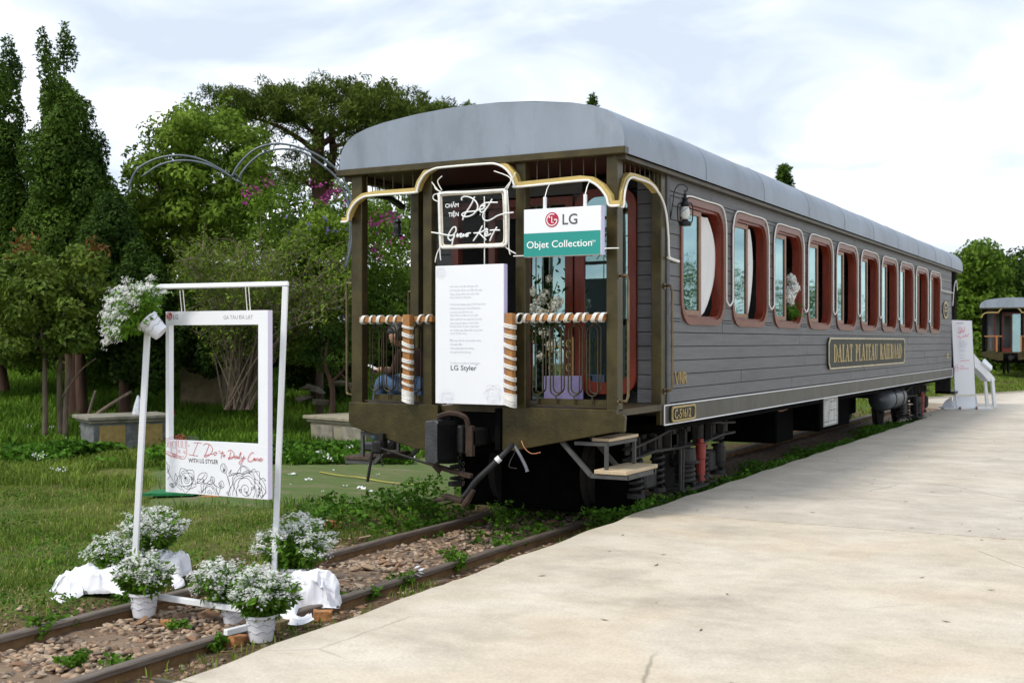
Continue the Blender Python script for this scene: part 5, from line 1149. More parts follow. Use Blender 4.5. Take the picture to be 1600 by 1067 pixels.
for cx_, cy_, r in ((295, 325, 10), (355, 335, 10), (238, 375, 12), (320, 180, 8)): tram.append([(cx_ + r * math.cos(a), cy_ + 1.3 * r * math.sin(a)) for a in np.linspace(0, 2 * PI, 12)])
ribbon([[onF(*z_(u, v), .0012 + .0002 * k) for u, v in s_] for k, s_ in enumerate(tram)], .0026, FN, 'tram_drawing', m_rosered, hf)
f3r = lambda a, b_: fp(a, b_, .0012)
def zr_(u, v): return uv_(*z_(u, v))
cA = zr_(1045, 760); RL = rose(cA[0], cA[1], .150, f3r, 5, 11)
cB = zr_(640, 800); R2 = rose(cB[0], cB[1], .085, f3r, 4, 12); cC = zr_(372, 650); R3 = rose(cC[0], cC[1], .082, f3r, 3, 14)
def clipb(L_): 
    out = []
    for pl in L_:
        cur = []
        for p in pl:
            q = p - F0; u, v = q.dot(FRt), q.z
            if .004 < u < FWd - .004 and .004 < v < v0 - .004: cur.append(p)
            else:
                if len(cur) > 1: out.append(cur)
                cur = []
        if len(cur) > 1: out.append(cur)
    return out
ex = [[(148, 440), (160, 520), (200, 620), (260, 710), (320, 770)], [(150, 460), (180, 500), (165, 560), (150, 520)], [(150, 560), (190, 600), (160, 640)], [(250, 575), (240, 640), (262, 700), (272, 640), (250, 575)], [(180, 700), (215, 735), (255, 700), (215, 690), (180, 700)],
 [(490, 690), (520, 590), (600, 570), (600, 630), (540, 680), (490, 690)], [(490, 690), (560, 625), (590, 585)], [(500, 640), (540, 640)], [(655, 610), (690, 630), (685, 680), (655, 690), (650, 640), (655, 610)], [(660, 620), (675, 650), (665, 685)],
 [(770, 480), (800, 465), (835, 520), (820, 570), (780, 560), (760, 520), (770, 480)], [(780, 490), (800, 530), (790, 560)], [(800, 480), (815, 520), (805, 560)], [(820, 570), (850, 640), (865, 700)], [(860, 600), (885, 535), (850, 580)], [(740, 690), (780, 660), (800, 720), (760, 745), (740, 690)],
 [(750, 700), (790, 740)], [(380, 740), (440, 690), (450, 640)], [(330, 690), (300, 620), (290, 580)], [(440, 690), (480, 700)], [(985, 560), (1000, 505), (1050, 500), (1110, 560)], [(1090, 570), (1145, 525), (1180, 590), (1225, 640)], [(1205, 650), (1250, 630), (1275, 660), (1250, 650)], [(1225, 640), (1262, 700), (1275, 780), (1230, 860)],
 [(880, 600), (905, 575), (1030, 580), (1060, 560), (1100, 575)], [(1195, 720), (1240, 790), (1220, 890)], [(1185, 830), (1210, 820), (1225, 870)]]
EX = [spline([onF(*z_(u, v), .0013) for u, v in s_], 4) for s_ in ex]
ribbon(clipb(RL + R2 + R3 + EX), .0026, FN, 'rose_drawing', m_ink, hf)
shade = []
rr = random.Random(4)
for (u, v, n_) in ((980, 770, 9), (1130, 740, 8), (1060, 790, 7), (1200, 760, 8), (350, 610, 8), (420, 630, 8), (800, 530, 7), (760, 700, 6), (560, 650, 6), (210, 710, 8), (510, 780, 5), (840, 800, 6)):
    for k in range(n_): a = u + rr.uniform(-14, 14); b__ = v + rr.uniform(-22, 22); shade.append([onF(*z_(a, b__), .0016), onF(*z_(a + rr.uniform(4, 16), b__ + rr.uniform(8, 26)), .0016)])
ribbon(clipb(shade), .0028, FN, 'hatching', m_ink, hf)

# ================================================================ pots of white flowers
def pot_plant(c, label, r_top=.095, h=.155, fol=(.24, .24), n_fl=900, tilt=None, lean=(0, 0), bury=0, seed=0, group='white plastic pots of small white flowers', pot_h=True):
    """c = centre of pot base"""
    c = Vector(c); T = empty('flower_pot', c, label, 'flower pot', group); M = Matrix.Rotation(tilt[0], 3, tilt[1]) if tilt else Matrix.Identity(3)
    n_ = 24; pf = [(0, 0), (r_top * .70, 0), (r_top * .72, .008), (r_top * .93, h * .86), (r_top * 1.0, h * .87), (r_top * 1.05, h * .90), (r_top * 1.05, h), (r_top * .96, h), (r_top * .93, h * .9), (r_top * .88, h * .80), (0, h * .80)]
    MB().lathe(pf, c, n_, M=M).build('pot', m_pot, T, smooth=False)
    for p_ in COL.objects[-1:] : pass
    wv = MB()
    for zf, ph_ in ((.66, 0), (.40, 1)):
        pts = [c + M @ Vector(((r_top * (.70 + .24 * zf) + .003) * math.cos(a), (r_top * (.70 + .24 * zf) + .003) * math.sin(a), h * zf + .006 * math.sin(a * 7 + ph_))) for a in np.linspace(0, 2 * PI, 50)[:-1]]
        wv.tube(pts, .0022, 4, closed=True)
    wv.build('wavy_rim_line', mat('pot_shadow_line', (.45, .45, .5), .6), T)
    MB().lathe([(0, h * .84), (r_top * .90, h * .84)], c, 16, M=M).build('soil', m_soil, T)
    top = np.array(c + M @ Vector((0, 0, h * .85))); rx, hz = fol; axis = np.array(M @ Vector((0, 0, 1))); ex_ = np.array(M @ Vector((1, 0, 0))); ey_ = np.array(M @ Vector((0, 1, 0)))
    ns = 105; tips = []; stm = MB(); LP, LD = [], []
    for k in range(ns):
        a = rng.uniform(0, 2 * PI); rr_ = math.sqrt(rng.uniform(0, 1)); st_k = 1.22 if k % 9 == 0 else 1.0; rad = rx * rr_ * st_k; hh = hz * (1 - .40 * rr_ ** 2.2) * rng.uniform(.62, 1.12) * (1.1 if k % 9 == 0 else 1.0)
        tip = top + ex_ * (rad * math.cos(a) + lean[0]) + ey_ * (rad * math.sin(a) + lean[1]) + axis * hh
        if tilt: tip[2] -= .03 * rr_
        base = top + (ex_ * math.cos(a) + ey_ * math.sin(a)) * r_top * .6 * rr_
        mid = (base + tip) / 2 + axis * hh * .16; pts = [base, mid, tip]; 
        if k % 2 == 0: stm.tube(spline(pts, 2), .0022, 3, cap=False)
        for s_ in np.linspace(.12, .9, 13):
            p = base * (1 - s_) ** 2 + 2 * mid * s_ * (1 - s_) + tip * s_ ** 2; LP.append(p + rng.normal(size=3) * .006); d = (ex_ * math.cos(a) + ey_ * math.sin(a)) * .7 + rng.normal(size=3) * .7; LD.append(d)
        tips.append((tip, a))
    stm.build('stems', l_pot, T)
    leaves('foliage', np.array(LP), .058, .022, l_pot, T, D=unit(np.array(LD)), bias=1.4)
    # flower heads: little clusters of four-petalled blooms
    BP, BN = [], []
    per = max(6, int(n_fl / ns * 2.5))
    for tip, a in tips:
        for _ in range(per):
            o_ = rng.normal(size=3) * .0165; o_[2] = o_[2] * .6 - (.06 * rng.random() if rng.random() < .22 else 0); BP.append(tip + o_); BN.append(axis * 1.2 + .5 * rng.normal(size=3) + .25 * (ex_ * math.cos(a) + ey_ * math.sin(a)))
    BP = np.array(BP); BN = unit(np.array(BN)); m_ = len(BP); t1 = unit(np.cross(BN, unit(rng.normal(size=(m_, 3))))); t2 = np.cross(BN, t1); s_ = rng.uniform(.0055, .0095, (m_, 1)); Vv = []
    for (d1, d2) in ((t1, t2), (t2, -t1), (-t1, -t2), (-t2, t1)):
        Vv.append(np.stack([BP, BP + (d1 * .8 + d2 * .35) * s_ + BN * s_ * .25, BP + d1 * s_ * 1.15 + BN * s_ * .1, BP + (d1 * .8 - d2 * .35) * s_ + BN * s_ * .25], 1))
    Vv = np.concatenate(Vv, 1).reshape(-1, 3); npmesh('blossoms', Vv, np.arange(len(Vv)).reshape(-1, 4), l_petal, T)
    return T
GP = -.085
def base_at(x, y, z): return PZ(x, y, z)
pA = PZ(225, 962, -.072); pot_plant(pA, 'white flower pot standing beside the far rail in front of the long white cloth', fol=(.17, .25), n_fl=1000, lean=(0, 0))
pB = PZ(408, 1000, -.05); pot_plant(pB, 'nearest white flower pot with wavy lines, beside the broken brick by the platform', fol=(.20, .28), n_fl=1150, lean=(0.02, 0))
pC = PZ(365, 972, GP); pot_plant(pC, 'white flower pot half hidden just left of the nearest pot', r_top=.085, h=.12, fol=(.17, .27), n_fl=1000, lean=(-.09, -.03))
pD = W(460, 922, 8.0); pot_plant(pD, 'white flower pot on the cloth right of the rack upright, with the widest bloom', r_top=.095, h=.16, fol=(.28, .34), n_fl=1300, lean=(.0, 0))
pE = W(238, 888, 8.75); pot_plant(pE, 'white flower pot behind the left upright, highest of the ones on the ground', r_top=.095, h=.15, fol=(.24, .30), n_fl=1200)
pF = W(185, 908, 8.55); pot_plant(pF, 'white flower pot sunk behind the long white cloth, farthest left', r_top=.085, h=.12, fol=(.18, .22), n_fl=1000, lean=(-.03, 0))
# tilted pot wired to the top left corner of the rack
vL = Vector((-CY, -SY, 0)); ax_ = Vector((0, 0, 1)).cross(vL)
cH = W(252, 521, 7.86)
pot_plant(cH, 'tilted white flower pot wired to the top left corner of the rack', r_top=.078, h=.13, fol=(.225, .27), n_fl=1700, tilt=(math.radians(48), ax_), group='white plastic pots of small white flowers', lean=(0, 0))

# ================================================================ weights wrapped in white sheet
def sheet(c, sx_, sy_, h, rz, label, tails=(), seed=0):
    c = Vector(c); V = []; F = []; nu, nv = 88, 60; R = Matrix.Rotation(rz, 3, 'Z')
    for j in range(nv + 1):
        for i in range(nu + 1):
            u = -1 + 2 * i / nu; v = -1 + 2 * j / nv; r4 = (abs(u) ** 3.2 + abs(v) ** 3.2) ** (1 / 3.2)
            z = h * max(0, 1 - r4 ** 3.0) ** .55
            q = Vector((u * sx_, v * sy_, z)); nn_ = noise.noise(Vector((u * 2.2 + seed, v * 2.2, 0))) ; n2_ = noise.noise(Vector((u * 1.5 + seed * 2, v * 6, 3)))
            fold = abs(noise.noise(Vector((u * 4 + seed, v * 3, 7)))) 
            f3_ = abs(noise.noise(Vector((u * 9 + v * 4, v * 7 - u * 3, seed + 11))))
            q.z += (nn_ * .05 - fold * .045 + n2_ * .022 - f3_ * .009) * (1 if z > .02 else .35) + .012
            q.x += nn_ * .04; q.y += n2_ * .035
            if r4 > .9: q.x *= 1 + .10 * noise.noise(Vector((u * 5, v * 5, seed))); q.z = abs(q.z) * .6
            V.append(c + R @ q)
    for j in range(nv):
        for i in range(nu): a = j * (nu + 1) + i; F.append((a, a + 1, a + nu + 2, a + nu + 1))
    mb_ = MB().add(V, F)
    for tpts, w_ in tails:
        tp_ = [Vector(p) for p in tpts]; sp_ = spline(tp_, 5); VV = []; FF = []; m_ = len(sp_)
        for i, p in enumerate(sp_):
            t = sp_[min(i + 1, m_ - 1)] - sp_[max(i - 1, 0)]; s_ = t.cross(Vector((0, 0, 1))).normalized(); ww = w_ * (1 - .45 * i / m_)
            for k in range(9): f = -1 + k / 4; VV.append(p + s_ * ww * f + Vector((0, 0, .035 * (1 - f * f) + .012 * math.sin(f * 9 + i * .4))))
        for i in range(m_ - 1):
            for k in range(8): a = i * 9 + k; FF.append((a, a + 1, a + 10, a + 9))
        mb_.add(VV, FF)
    o = mb_.build('cloth_wrapped_weight', m_sheet, smooth=True); tag(o, label, 'cloth', 'weights wrapped in white cloth'); 
    return o
g1 = W(148, 942, 8.35); a_ = math.atan2(SY, CY)
sheet(Vector((g1.x, g1.y, -.07)), .29, .15, .155, a_ + .05, 'long white cloth bundle lying across the far rail at the left foot of the rack', [([W(128, 925, 8.2), W(105, 936, 8.15), W(84, 940, 8.1), W(100, 948, 8.0)], .05), ([W(175, 915, 8.2), W(205, 925, 8.0), W(240, 918, 8.3)], .07)], 1)
g2 = W(262, 905, 8.75); sheet(Vector((g2.x, g2.y, -.04)), .16, .12, .16, a_ - .3, 'small crumpled white cloth bundle behind the middle pot beside the left upright', [([W(268, 900, 8.5), W(282, 912, 8.4), W(270, 922, 8.3)], .04)], 4)
g3 = W(482, 950, 7.72); sheet(Vector((g3.x, g3.y, -.03)), .20, .15, .20, a_ + .12, 'white cloth bundle over bricks at the right foot of the rack', [([W(455, 940, 7.5), W(450, 962, 7.3), W(468, 975, 7.2), W(485, 968, 7.25)], .06)], 8)
# bricks and rubble
def brick(c, dims, rz, label, m=m_brick, grp='broken orange bricks'):
    bm = bmesh.new(); bmesh.ops.create_cube(bm, size=1); bmesh.ops.subdivide_edges(bm, edges=bm.edges[:], cuts=2, use_grid_fill=True)
    for v in bm.verts:
        v.co.x *= dims[0]; v.co.y *= dims[1]; v.co.z *= dims[2]; n_ = noise.noise(v.co * 14 + Vector(c)); v.co += v.normal * n_ * .012
        if v.co.x > dims[0] * .3: v.co += Vector((noise.noise(v.co * 20) * .02, noise.noise(v.co * 17 + Vector((3, 1, 2))) * .018, noise.noise(v.co * 15) * .015))
    me = bpy.data.meshes.new('brick'); bm.to_mesh(me); bm.free(); o = link('brick', me, m); o.location = Vector(c) + Vector((0, 0, dims[2] / 2)); o.rotation_euler = (random.uniform(-.06, .06), random.uniform(-.08, .08), rz)
    return tag(o, label, 'brick', grp)
brick(PZ(367, 1012, -.09), (.15, .10, .075), a_ - .35, 'broken orange brick left of the nearest pot under the rack foot')
brick(PZ(260, 982, -.10), (.075, .06, .055), .8, 'small orange brick chunk lying between the rails')
brick(PZ(505, 968, -.06), (.12, .08, .06), a_ + .2, 'orange brick under the right white cloth bundle')
brick(PZ(442, 985, -.08), (.12, .09, .075), a_ + .9, 'mossy brick behind the nearest pot under the cloth', mat('mossy_brick', (.16, .12, .05), .9, 0, .4, 14, .7, 40))
brick(PZ(520, 822, -.05), (.17, .06, .05), a_ - .15, 'orange brick lying alone on the dirt left of the far rail')
brick(PZ(330, 778, -.05), (.20, .10, .03), a_, 'flat orange rubble piece on the grass behind the photo frame')
# green cloth scrap, white litter, yellow tape on the mat
MB().prism([(0, 0), (.55, .05), (.6, .3), (.3, .45), (.05, .3)], lambda a, b_: PZ(222, 775, -.02) + Vector((a * CY - b_ * SY, a * SY + b_ * CY, 0)), (0, 0, .03)).build('green_mesh_cloth', mat('green_netting', (.01, .16, .05), .8, 0, .3, 14, .6, 30)).__setitem__('label', 'crumpled green netting scrap on the grass left of the photo frame foot')
bpy.data.objects['green_mesh_cloth']['category'] = 'netting'
tape = MB(); tp_ = spline([PZ(500, 737, -.02), PZ(530, 742, -.015), PZ(560, 745, -.02), PZ(600, 752, -.015), PZ(640, 756, -.02), PZ(668, 757, -.02)], 5)
for i in range(len(tp_) - 1): a, b_ = tp_[i], tp_[i + 1]; tape.bar(a, b_, .03, .004)
tag(tape.build('yellow_tape', mat('yellow_tape', (.50, .42, .06), .5)), 'thin yellow tape trailing over the green mat beside the step', 'tape')
lit = MB()
for (x, y, r) in ((562, 764, .06), (540, 760, .03), (575, 768, .035), (520, 735, .02), (480, 750, .04), (640, 716, .08), (610, 720, .03), (578, 728, .02), (455, 742, .05), (455, 757, .015), (590, 742, .02), (505, 768, .02)):
    p = PZ(x, y, -.03); 
    for k in range(5): a = random.uniform(0, 6.3); d = Vector((math.cos(a), math.sin(a), 0)) * r; e_ = Vector((-d.y, d.x, 0)) * random.uniform(.25, .7); o_ = Vector((random.uniform(-r, r), random.uniform(-r, r), random.uniform(0, .02))) * .7; lit.add([p + o_, p + o_ + d, p + o_ + d + e_ + Vector((0, 0, r * .4)), p + o_ + e_], [(0, 1, 2, 3)])
lo = lit.build('litter', m_white, fix=False); lo['kind'] = 'stuff'; lo['label'] = 'white paper and plastic scraps scattered on the green mat'; lo['category'] = 'litter'
pbm = MB(); p = PZ(655, 912, -.08)
for k in range(10):
    a = random.uniform(0, 6.3); r = .035; d = Vector((math.cos(a), math.sin(a), .2)) * r; e_ = Vector((-d.y, d.x, .3 * r)); o_ = Vector((random.uniform(-.05, .05), random.uniform(-.05, .05), .02 + .01 * k)); pbm.add([p + o_, p + o_ + d, p + o_ + d + e_, p + o_ + e_], [(0, 1, 2), (0, 2, 3)])
tag(pbm.build('plastic_bag', m_white, fix=False), 'torn white plastic scrap between the near rail and the platform edge', 'plastic scrap')

# ================================================================ white booth with leaflet desk at far right
W0 = PZ(1489, 637, .2); WX = PZ(1521, 637, .2)
sb_ = empty('standing_board', W0, 'tall narrow white board with pink writing standing on the far end of the platform', 'board')
def wp(x, y, d=26.2): return W(x, y, d)
DB = 26.0; A = wp(1487, 500, DB); B = wp(1518.5, 501, DB); C_ = wp(1526.5, 634, DB - .1); D_ = wp(1494.5, 636, DB - .1)
tpn = W(1492.5, 617, DB - .08); tpr = W(1524, 616, DB - .08)
def slabq(P4, th, nm, m, par):
    P4 = [Vector(p) for p in P4]; n_ = (P4[1] - P4[0]).cross(P4[3] - P4[0]).normalized() * th; V = P4 + [p + n_ for p in P4]
    return MB().add(V, [(0, 1, 2, 3), (7, 6, 5, 4), (0, 4, 5, 1), (1, 5, 6, 2), (2, 6, 7, 3), (3, 7, 4, 0)]).build(nm, m, par)
pn = slabq([tpn, tpr, B, A], -.05, 'panel', m_board, sb_)
for (t_, b__) in ((tpn, D_), (tpr, C_)): MB().bar(t_, b__ , .04, .04, up=(1, 0, 0)).build('leg', m_white, sb_)
nB = (tpr - tpn).cross(A - tpn).normalized()
if nB.dot(Vector((0, 0, CZ)) - A) < 0: nB = -nB
def onB(x, y, off=.056): r = ray(x, y); c = Vector((0, 0, CZ)); t_ = (A + nB * off - c).dot(nB) / r.dot(nB); return c + r * t_
rB = (B - A).normalized(); uB = nB.cross(rB); uB = uB if uB.z > 0 else -uB
sc_p = lambda pts: spline([onB(x, y) for x, y in pts], 4)
pk = [[(1497, 512), (1501, 517), (1499, 521)], [(1499, 511), (1503, 514), (1501, 520), (1497, 520)], [(1503, 518), (1506, 516), (1505, 520), (1508, 514)], [(1505, 513), (1508, 512)], [(1499, 524), (1497, 527), (1500, 527), (1501, 530)], [(1502, 526), (1505, 526), (1506, 524)], [(1509, 522), (1508, 527)], [(1508, 524), (1513, 526)], [(1512, 524), (1514, 521)]]
ribbon([sc_p(s_) for s_ in pk], .012, nB, 'pink_script', m_pink, sb_)
ln = []
for y in (533, 535, 537, 539, 541, 543, 547, 549, 555, 559): ln.append([onB(1499, y), onB(1499 + random.uniform(8, 13), y)])
ribbon(ln, .010, nB, 'grey_lines', m_pale, sb_); ribbon([[onB(1500, 563.5), onB(1515, 563)], [onB(1501, 572), onB(1506, 572)], [onB(1500, 576), onB(1514, 575.5)]], .012, nB, 'pink_lines', m_pink, sb_)
ribbon([[onB(x, y) for x, y in ((1492, 572), (1496, 569), (1497, 579), (1492, 580), (1492, 572))], [onB(1493, 574.5), onB(1496, 574)]], .01, nB, 'pink_tram', m_pink, sb_)
ribbon([[onB(1495 + i * 2.2, 505 + (i % 2) * .5), onB(1497 + i * 2.2, 504.6)] for i in range(5)], .01, nB, 'heading', m_ink, sb_)
base = wp(1508, 636, DB); bp_ = [Vector((base.x + a * CY - b__ * SY, base.y + a * SY + b__ * CY, .204)) for a, b__ in ((-.50, -.12), (.55, -.16), (.6, .14), (-.4, .5))]
MB().prism([(p.x, p.y) for p in bp_], lambda a, b__: (a, b__, .203), (0, 0, .03)).build('foot_plate', m_white, sb_)
MB().obox(W(1507, 628, DB + .25), Vector((CY, SY, 0)) * .24, (0, 0, .13), Vector((-SY, CY, 0)) * .02).build('lower_screen', m_white, sb_)
for x in (1500, 1526): p = W(x, 637.5, DB - .2); MB().lathe([(0, -.02), (.03, -.02), (.03, .02), (0, .02)], (p.x, p.y, .235), 8, 'x').build('castor', m_sash, sb_)
MB().prism([(.0, 0), (-.28, 0), (-.20, .14), (-.06, .24)], lambda a, b__: W(1491, 637, DB + .1) + Vector((a * CY, a * SY, b__)), Vector((-SY, CY, 0)) * .03).build('side_gusset', mat('pale_grey_panel', (.60, .62, .66), .5), sb_)
dk = empty('leaflet_desk', PZ(1552, 635, .2), 'white sloping desk with one leg and a leaflet stack beside the tall white board', 'desk')
dT = DB + .3
q = [W(1522, 553, dT), W(1553, 589, dT), W(1555, 594, dT), W(1545, 596, dT), W(1535, 584, dT), W(1523, 573, dT)]
MB().prism([(i, 0) for i in range(6)], lambda i, _: q[int(i)], Vector((-SY, CY, 0)) * .45).build('desk_top', m_white, dk)
MB().bar(W(1550, 592, dT + .02), W(1554, 635, dT + .02), .09, .06, up=(CY, SY, 0)).build('leg', m_white, dk); MB().bar(W(1550, 592, dT + .02) + Vector((-SY, CY, 0)) * .4, W(1554, 635, dT + .02) + Vector((-SY, CY, 0)) * .4, .06, .06, up=(CY, SY, 0)).build('leg', m_white, dk)
lf = slabq([W(1533, 568, dT - .03), W(1547, 580, dT - .03), W(1548, 574, dT + .12), W(1536, 562, dT + .12)], .05, 'leaflet_stack', m_white, None); tag(lf, 'stack of white leaflets lying on the sloping white desk', 'leaflets')
# vent and small debris on the concrete
db = MB()
for k in range(70):
    y = random.uniform(4.3, 22); x = random.uniform(float(edgeX(y)) + .1, -.2); a = random.uniform(0, 6.3); L_ = random.uniform(.01, .035); d = Vector((math.cos(a), math.sin(a), 0)) * L_; e_ = Vector((-d.y, d.x, 0)) * .25; p = Vector((x, y, .203)); db.add([p - d, p + e_, p + d + Vector((0, 0, .006)), p - e_], [(0, 1, 2, 3)])
d_ = db.build('dry_leaf_litter', mat('dead_leaf', (.14, .10, .06), .9), fix=False); d_['kind'] = 'stuff'; d_['label'] = 'tiny twigs and leaf crumbs scattered over the concrete platform'; d_['category'] = 'debris'
# ================================================================ garden: planters, wall, arch
def planter(p0, p1, h, label, kinds, body, cap_m, z0=-.08, curve=0):
    p0 = Vector(p0); p1 = Vector(p1); d = (p1 - p0); Ln = d.length; d.normalize(); nrm = Vector((-d.y, d.x, 0)); 
    if nrm.dot(p0) < 0: nrm = -nrm
    T = empty('stone_planter', (p0.x, p0.y, z0), label, 'planter')
    def pt(a, b, z): return p0 + d * a + nrm * b + Vector((0, 0, z - p0.z))
    def bx_(a0, a1, b0, b1, za, zb, nm, m, bev=.01, flare=0):
        mb_ = MB(); mb_.add([pt(a0 + flare, b0 + flare, za), pt(a1 - flare, b0 + flare, za), pt(a1 - flare, b1 - flare, za), pt(a0 + flare, b1 - flare, za), pt(a0, b0, zb), pt(a1, b0, zb), pt(a1, b1, zb), pt(a0, b1, zb)], [(0, 3, 2, 1), (4, 5, 6, 7), (0, 1, 5, 4), (1, 2, 6, 5), (2, 3, 7, 6), (3, 0, 4, 7)]); return mb_.build(nm, m, T, bevel=bev)
    bx_(0, Ln, 0, .8, z0 - .1, z0 + h - .06, 'body', body, .01, .03)
    bx_(-.10, Ln + .10, -.08, .88, z0 + h - .06, z0 + h, 'rim', cap_m); bx_(-.05, Ln + .05, -.04, .84, z0 + h - .11, z0 + h - .061, 'moulding', cap_m)
    n_ = kinds; stp = Ln / n_
    for k in range(n_):
        bx_(stp * k + stp * .18, stp * (k + 1) - stp * .14, -.012, .03, z0 + .03, z0 + h - .15, 'panel', m_yel if body is m_blue else m_stone)
    return T
planter(PZ(145, 706, -.08), PZ(262, 700, -.08), .56, 'old blue grey stone planter with yellow panels behind the left upright', 2, m_blue, m_stone)
planter(PZ(484, 694, -.08), PZ(553, 701, -.08) + Vector((.3, -.1, 0)), .50, 'low cream stone planter with plain panels beside the carriage corner', 2, m_cream, m_cream)
# cup and bag on the planter
cu_ = PZ(272, 650, .47) ; cp_ = W(269, 652, 19.3)
MB().lathe([(0, 0), (.035, 0), (.045, .12), (0, .12)], cp_, 12).build('drink_cup', mat('cup_red', (.25, .03, .03), .4)); tag(bpy.data.objects['drink_cup'], 'small red drink cup with a clear lid on the planter rim', 'cup')
cc = W(216, 652, 19.4); tag(MB().lathe([(0, 0), (.08, 0), (.10, .06), (.07, .2), (.03, .32), (.015, .36)], cc, 9).build('plastic_bag', mat('clear_bag', (.55, .56, .6), .3, 0, .2, 20, .8, 30)), 'pale plastic bag standing on the planter beside the left upright', 'plastic bag')
# block wall at the back
lw_ = empty('garden_wall', W(325, 640, 24), 'low tan garden block standing behind the twiggy shrub', 'wall')
p = W(324, 598, 24.5)
MB().obox((p.x, p.y, p.z - .1), Vector((CY, SY, 0)) * .42, Vector((-SY, CY, 0)) * .5, (0, 0, .42)).build('block', mat('tan_render', (.26, .20, .12), .9, 0, .3, 5, .5, 30), lw_, bevel=.02)
MB().obox((p.x, p.y, p.z - .56), Vector((CY, SY, 0)) * .55, Vector((-SY, CY, 0)) * .6, (0, 0, .07)).build('footing', mat('tan_render', (.26, .20, .12)), lw_, bevel=.02)
p = W(60, 590, 30)
for (x0, x1) in ((-40, 40),):
    bw = MB().obox(W(110, 566, 29.5), Vector((CY, SY, 0)) * 4.2, Vector((-SY, CY, 0)) * .12, (0, 0, .30)).build('back_wall', mat('ochre_wall', (.20, .15, .07), .9, 0, .4, 4, .5, 30)); tag(bw, 'low ochre boundary wall in the dark under the left conifers', 'wall')
# metal arch, two tubes with rungs
ar = empty('garden_arch', W(362, 600, 20.5), 'pale grey heart shaped double tube garden arch above the flowering shrubs', 'arch')
m_arch = mat('arch_grey', (.13, .15, .17), .4, .3, .15, 6, .1, 40)
ap1 = [(200, 300), (212, 268), (240, 250), (275, 243), (310, 248), (340, 262), (362, 277)]
ap2 = [(362, 277), (375, 255), (400, 233), (432, 225), (465, 230), (500, 245), (528, 268), (545, 300), (551, 340), (549, 380), (540, 420)]
for (dd, off) in ((20.4, 0), (20.9, 1)):
    pa = [W(x + off * 10, y + off * 8, dd) for x, y in (ap1[1:] if off else ap1)]; pb_ = [W(x + (off * 8 if x < 500 else -off * 4), y + off * 8, dd) for x, y in ap2]
    MB().tube(spline(pa, 5), .019, 8).build('arch_tube', m_arch, ar, smooth=True); MB().tube(spline(pb_, 5), .020, 8).build('arch_tube', m_arch, ar, smooth=True)
for (x, y) in ((366, 272), (372, 283), (412, 234), (508, 252), (535, 292), (549, 345)): MB().tube([W(x, y, 20.4), W(x + 9, y + 8, 20.9)], .018, 6).build('rung', m_arch, ar)

# ================================================================ trees and shrubs
def blob_points(n, c, r, shell=.55):
    P_ = unit(rng.normal(size=(n, 3))) * (shell + (1 - shell) * rng.random((n, 1)) ** .6); return P_ * np.array(r) + np.array(c), P_
def tree(name, label, cat, base, clumps, leaf, m, trunk=None, bark=None, dens=1.0, group=None, bias=.5, Dz=.3, needle=False, fz=.0, shell=.72):
    """clumps: (center Vector, (rx,ry,rz) camera-free world radii, n)"""
    T = empty(name, base, label, cat, group); P_, D_ = [], []
    for c, r, n_ in clumps:
        p, d = blob_points(int(n_ * dens), c, r, shell); P_.append(p); d = d.copy(); d[:, 2] += Dz; D_.append(unit(d))
    leaves('crown', np.concatenate(P_), leaf[0], leaf[1], m, T, D=np.concatenate(D_), bias=bias, facing=(.55, fz))
    if trunk:
        for i, (pts, r0, r1) in enumerate(trunk):
            sp_ = spline(pts, 4); mb_ = MB(); k_ = len(sp_); mb_.tube([p + Vector((noise.noise(p * 2) * r0 * .5, noise.noise(p * 2 + Vector((5, 5, 5))) * r0 * .5, 0)) for p in sp_], [r0 + (r1 - r0) * j / (k_ - 1) for j in range(k_)], 8); mb_.build('trunk' if i == 0 else 'branch', bark or m_bark, T, smooth=True)
    return T
def img_clumps(shape, d, n, rad, per, dd=1.5, squash=1.0, seed=0):
    """clump centres inside a silhouette given in photograph pixels (polygon), spread over a real depth range"""
    r_ = random.Random(seed); xs_ = [p[0] for p in shape]; ys_ = [p[1] for p in shape]; out = []
    def inside(x, y):
        c = False; j = len(shape) - 1
        for i in range(len(shape)):
            xi, yi = shape[i]; xj, yj = shape[j]
            if (yi > y) != (yj > y) and x < (xj - xi) * (y - yi) / (yj - yi) + xi: c = not c
            j = i
        return c
    t = 0
    while len(out) < n and t < n * 60:
        t += 1; x = r_.uniform(min(xs_), max(xs_)); y = r_.uniform(min(ys_), max(ys_))
        if not inside(x, y): continue
        dz = r_.uniform(-dd, dd); rr_ = rad * r_.uniform(.6, 1.3); out.append((W(x, y, d + dz), (rr_, rr_, rr_ * squash), per * (rr_ / rad) ** 2))
    return out
gz = lambda p: float(ground_h(p.x, p.y))
def gb(x, d):     # a point standing on the ground, d metres out in the direction of pixel column x
    p = W(x, 533, d); return Vector((p.x, p.y, gz(p)))
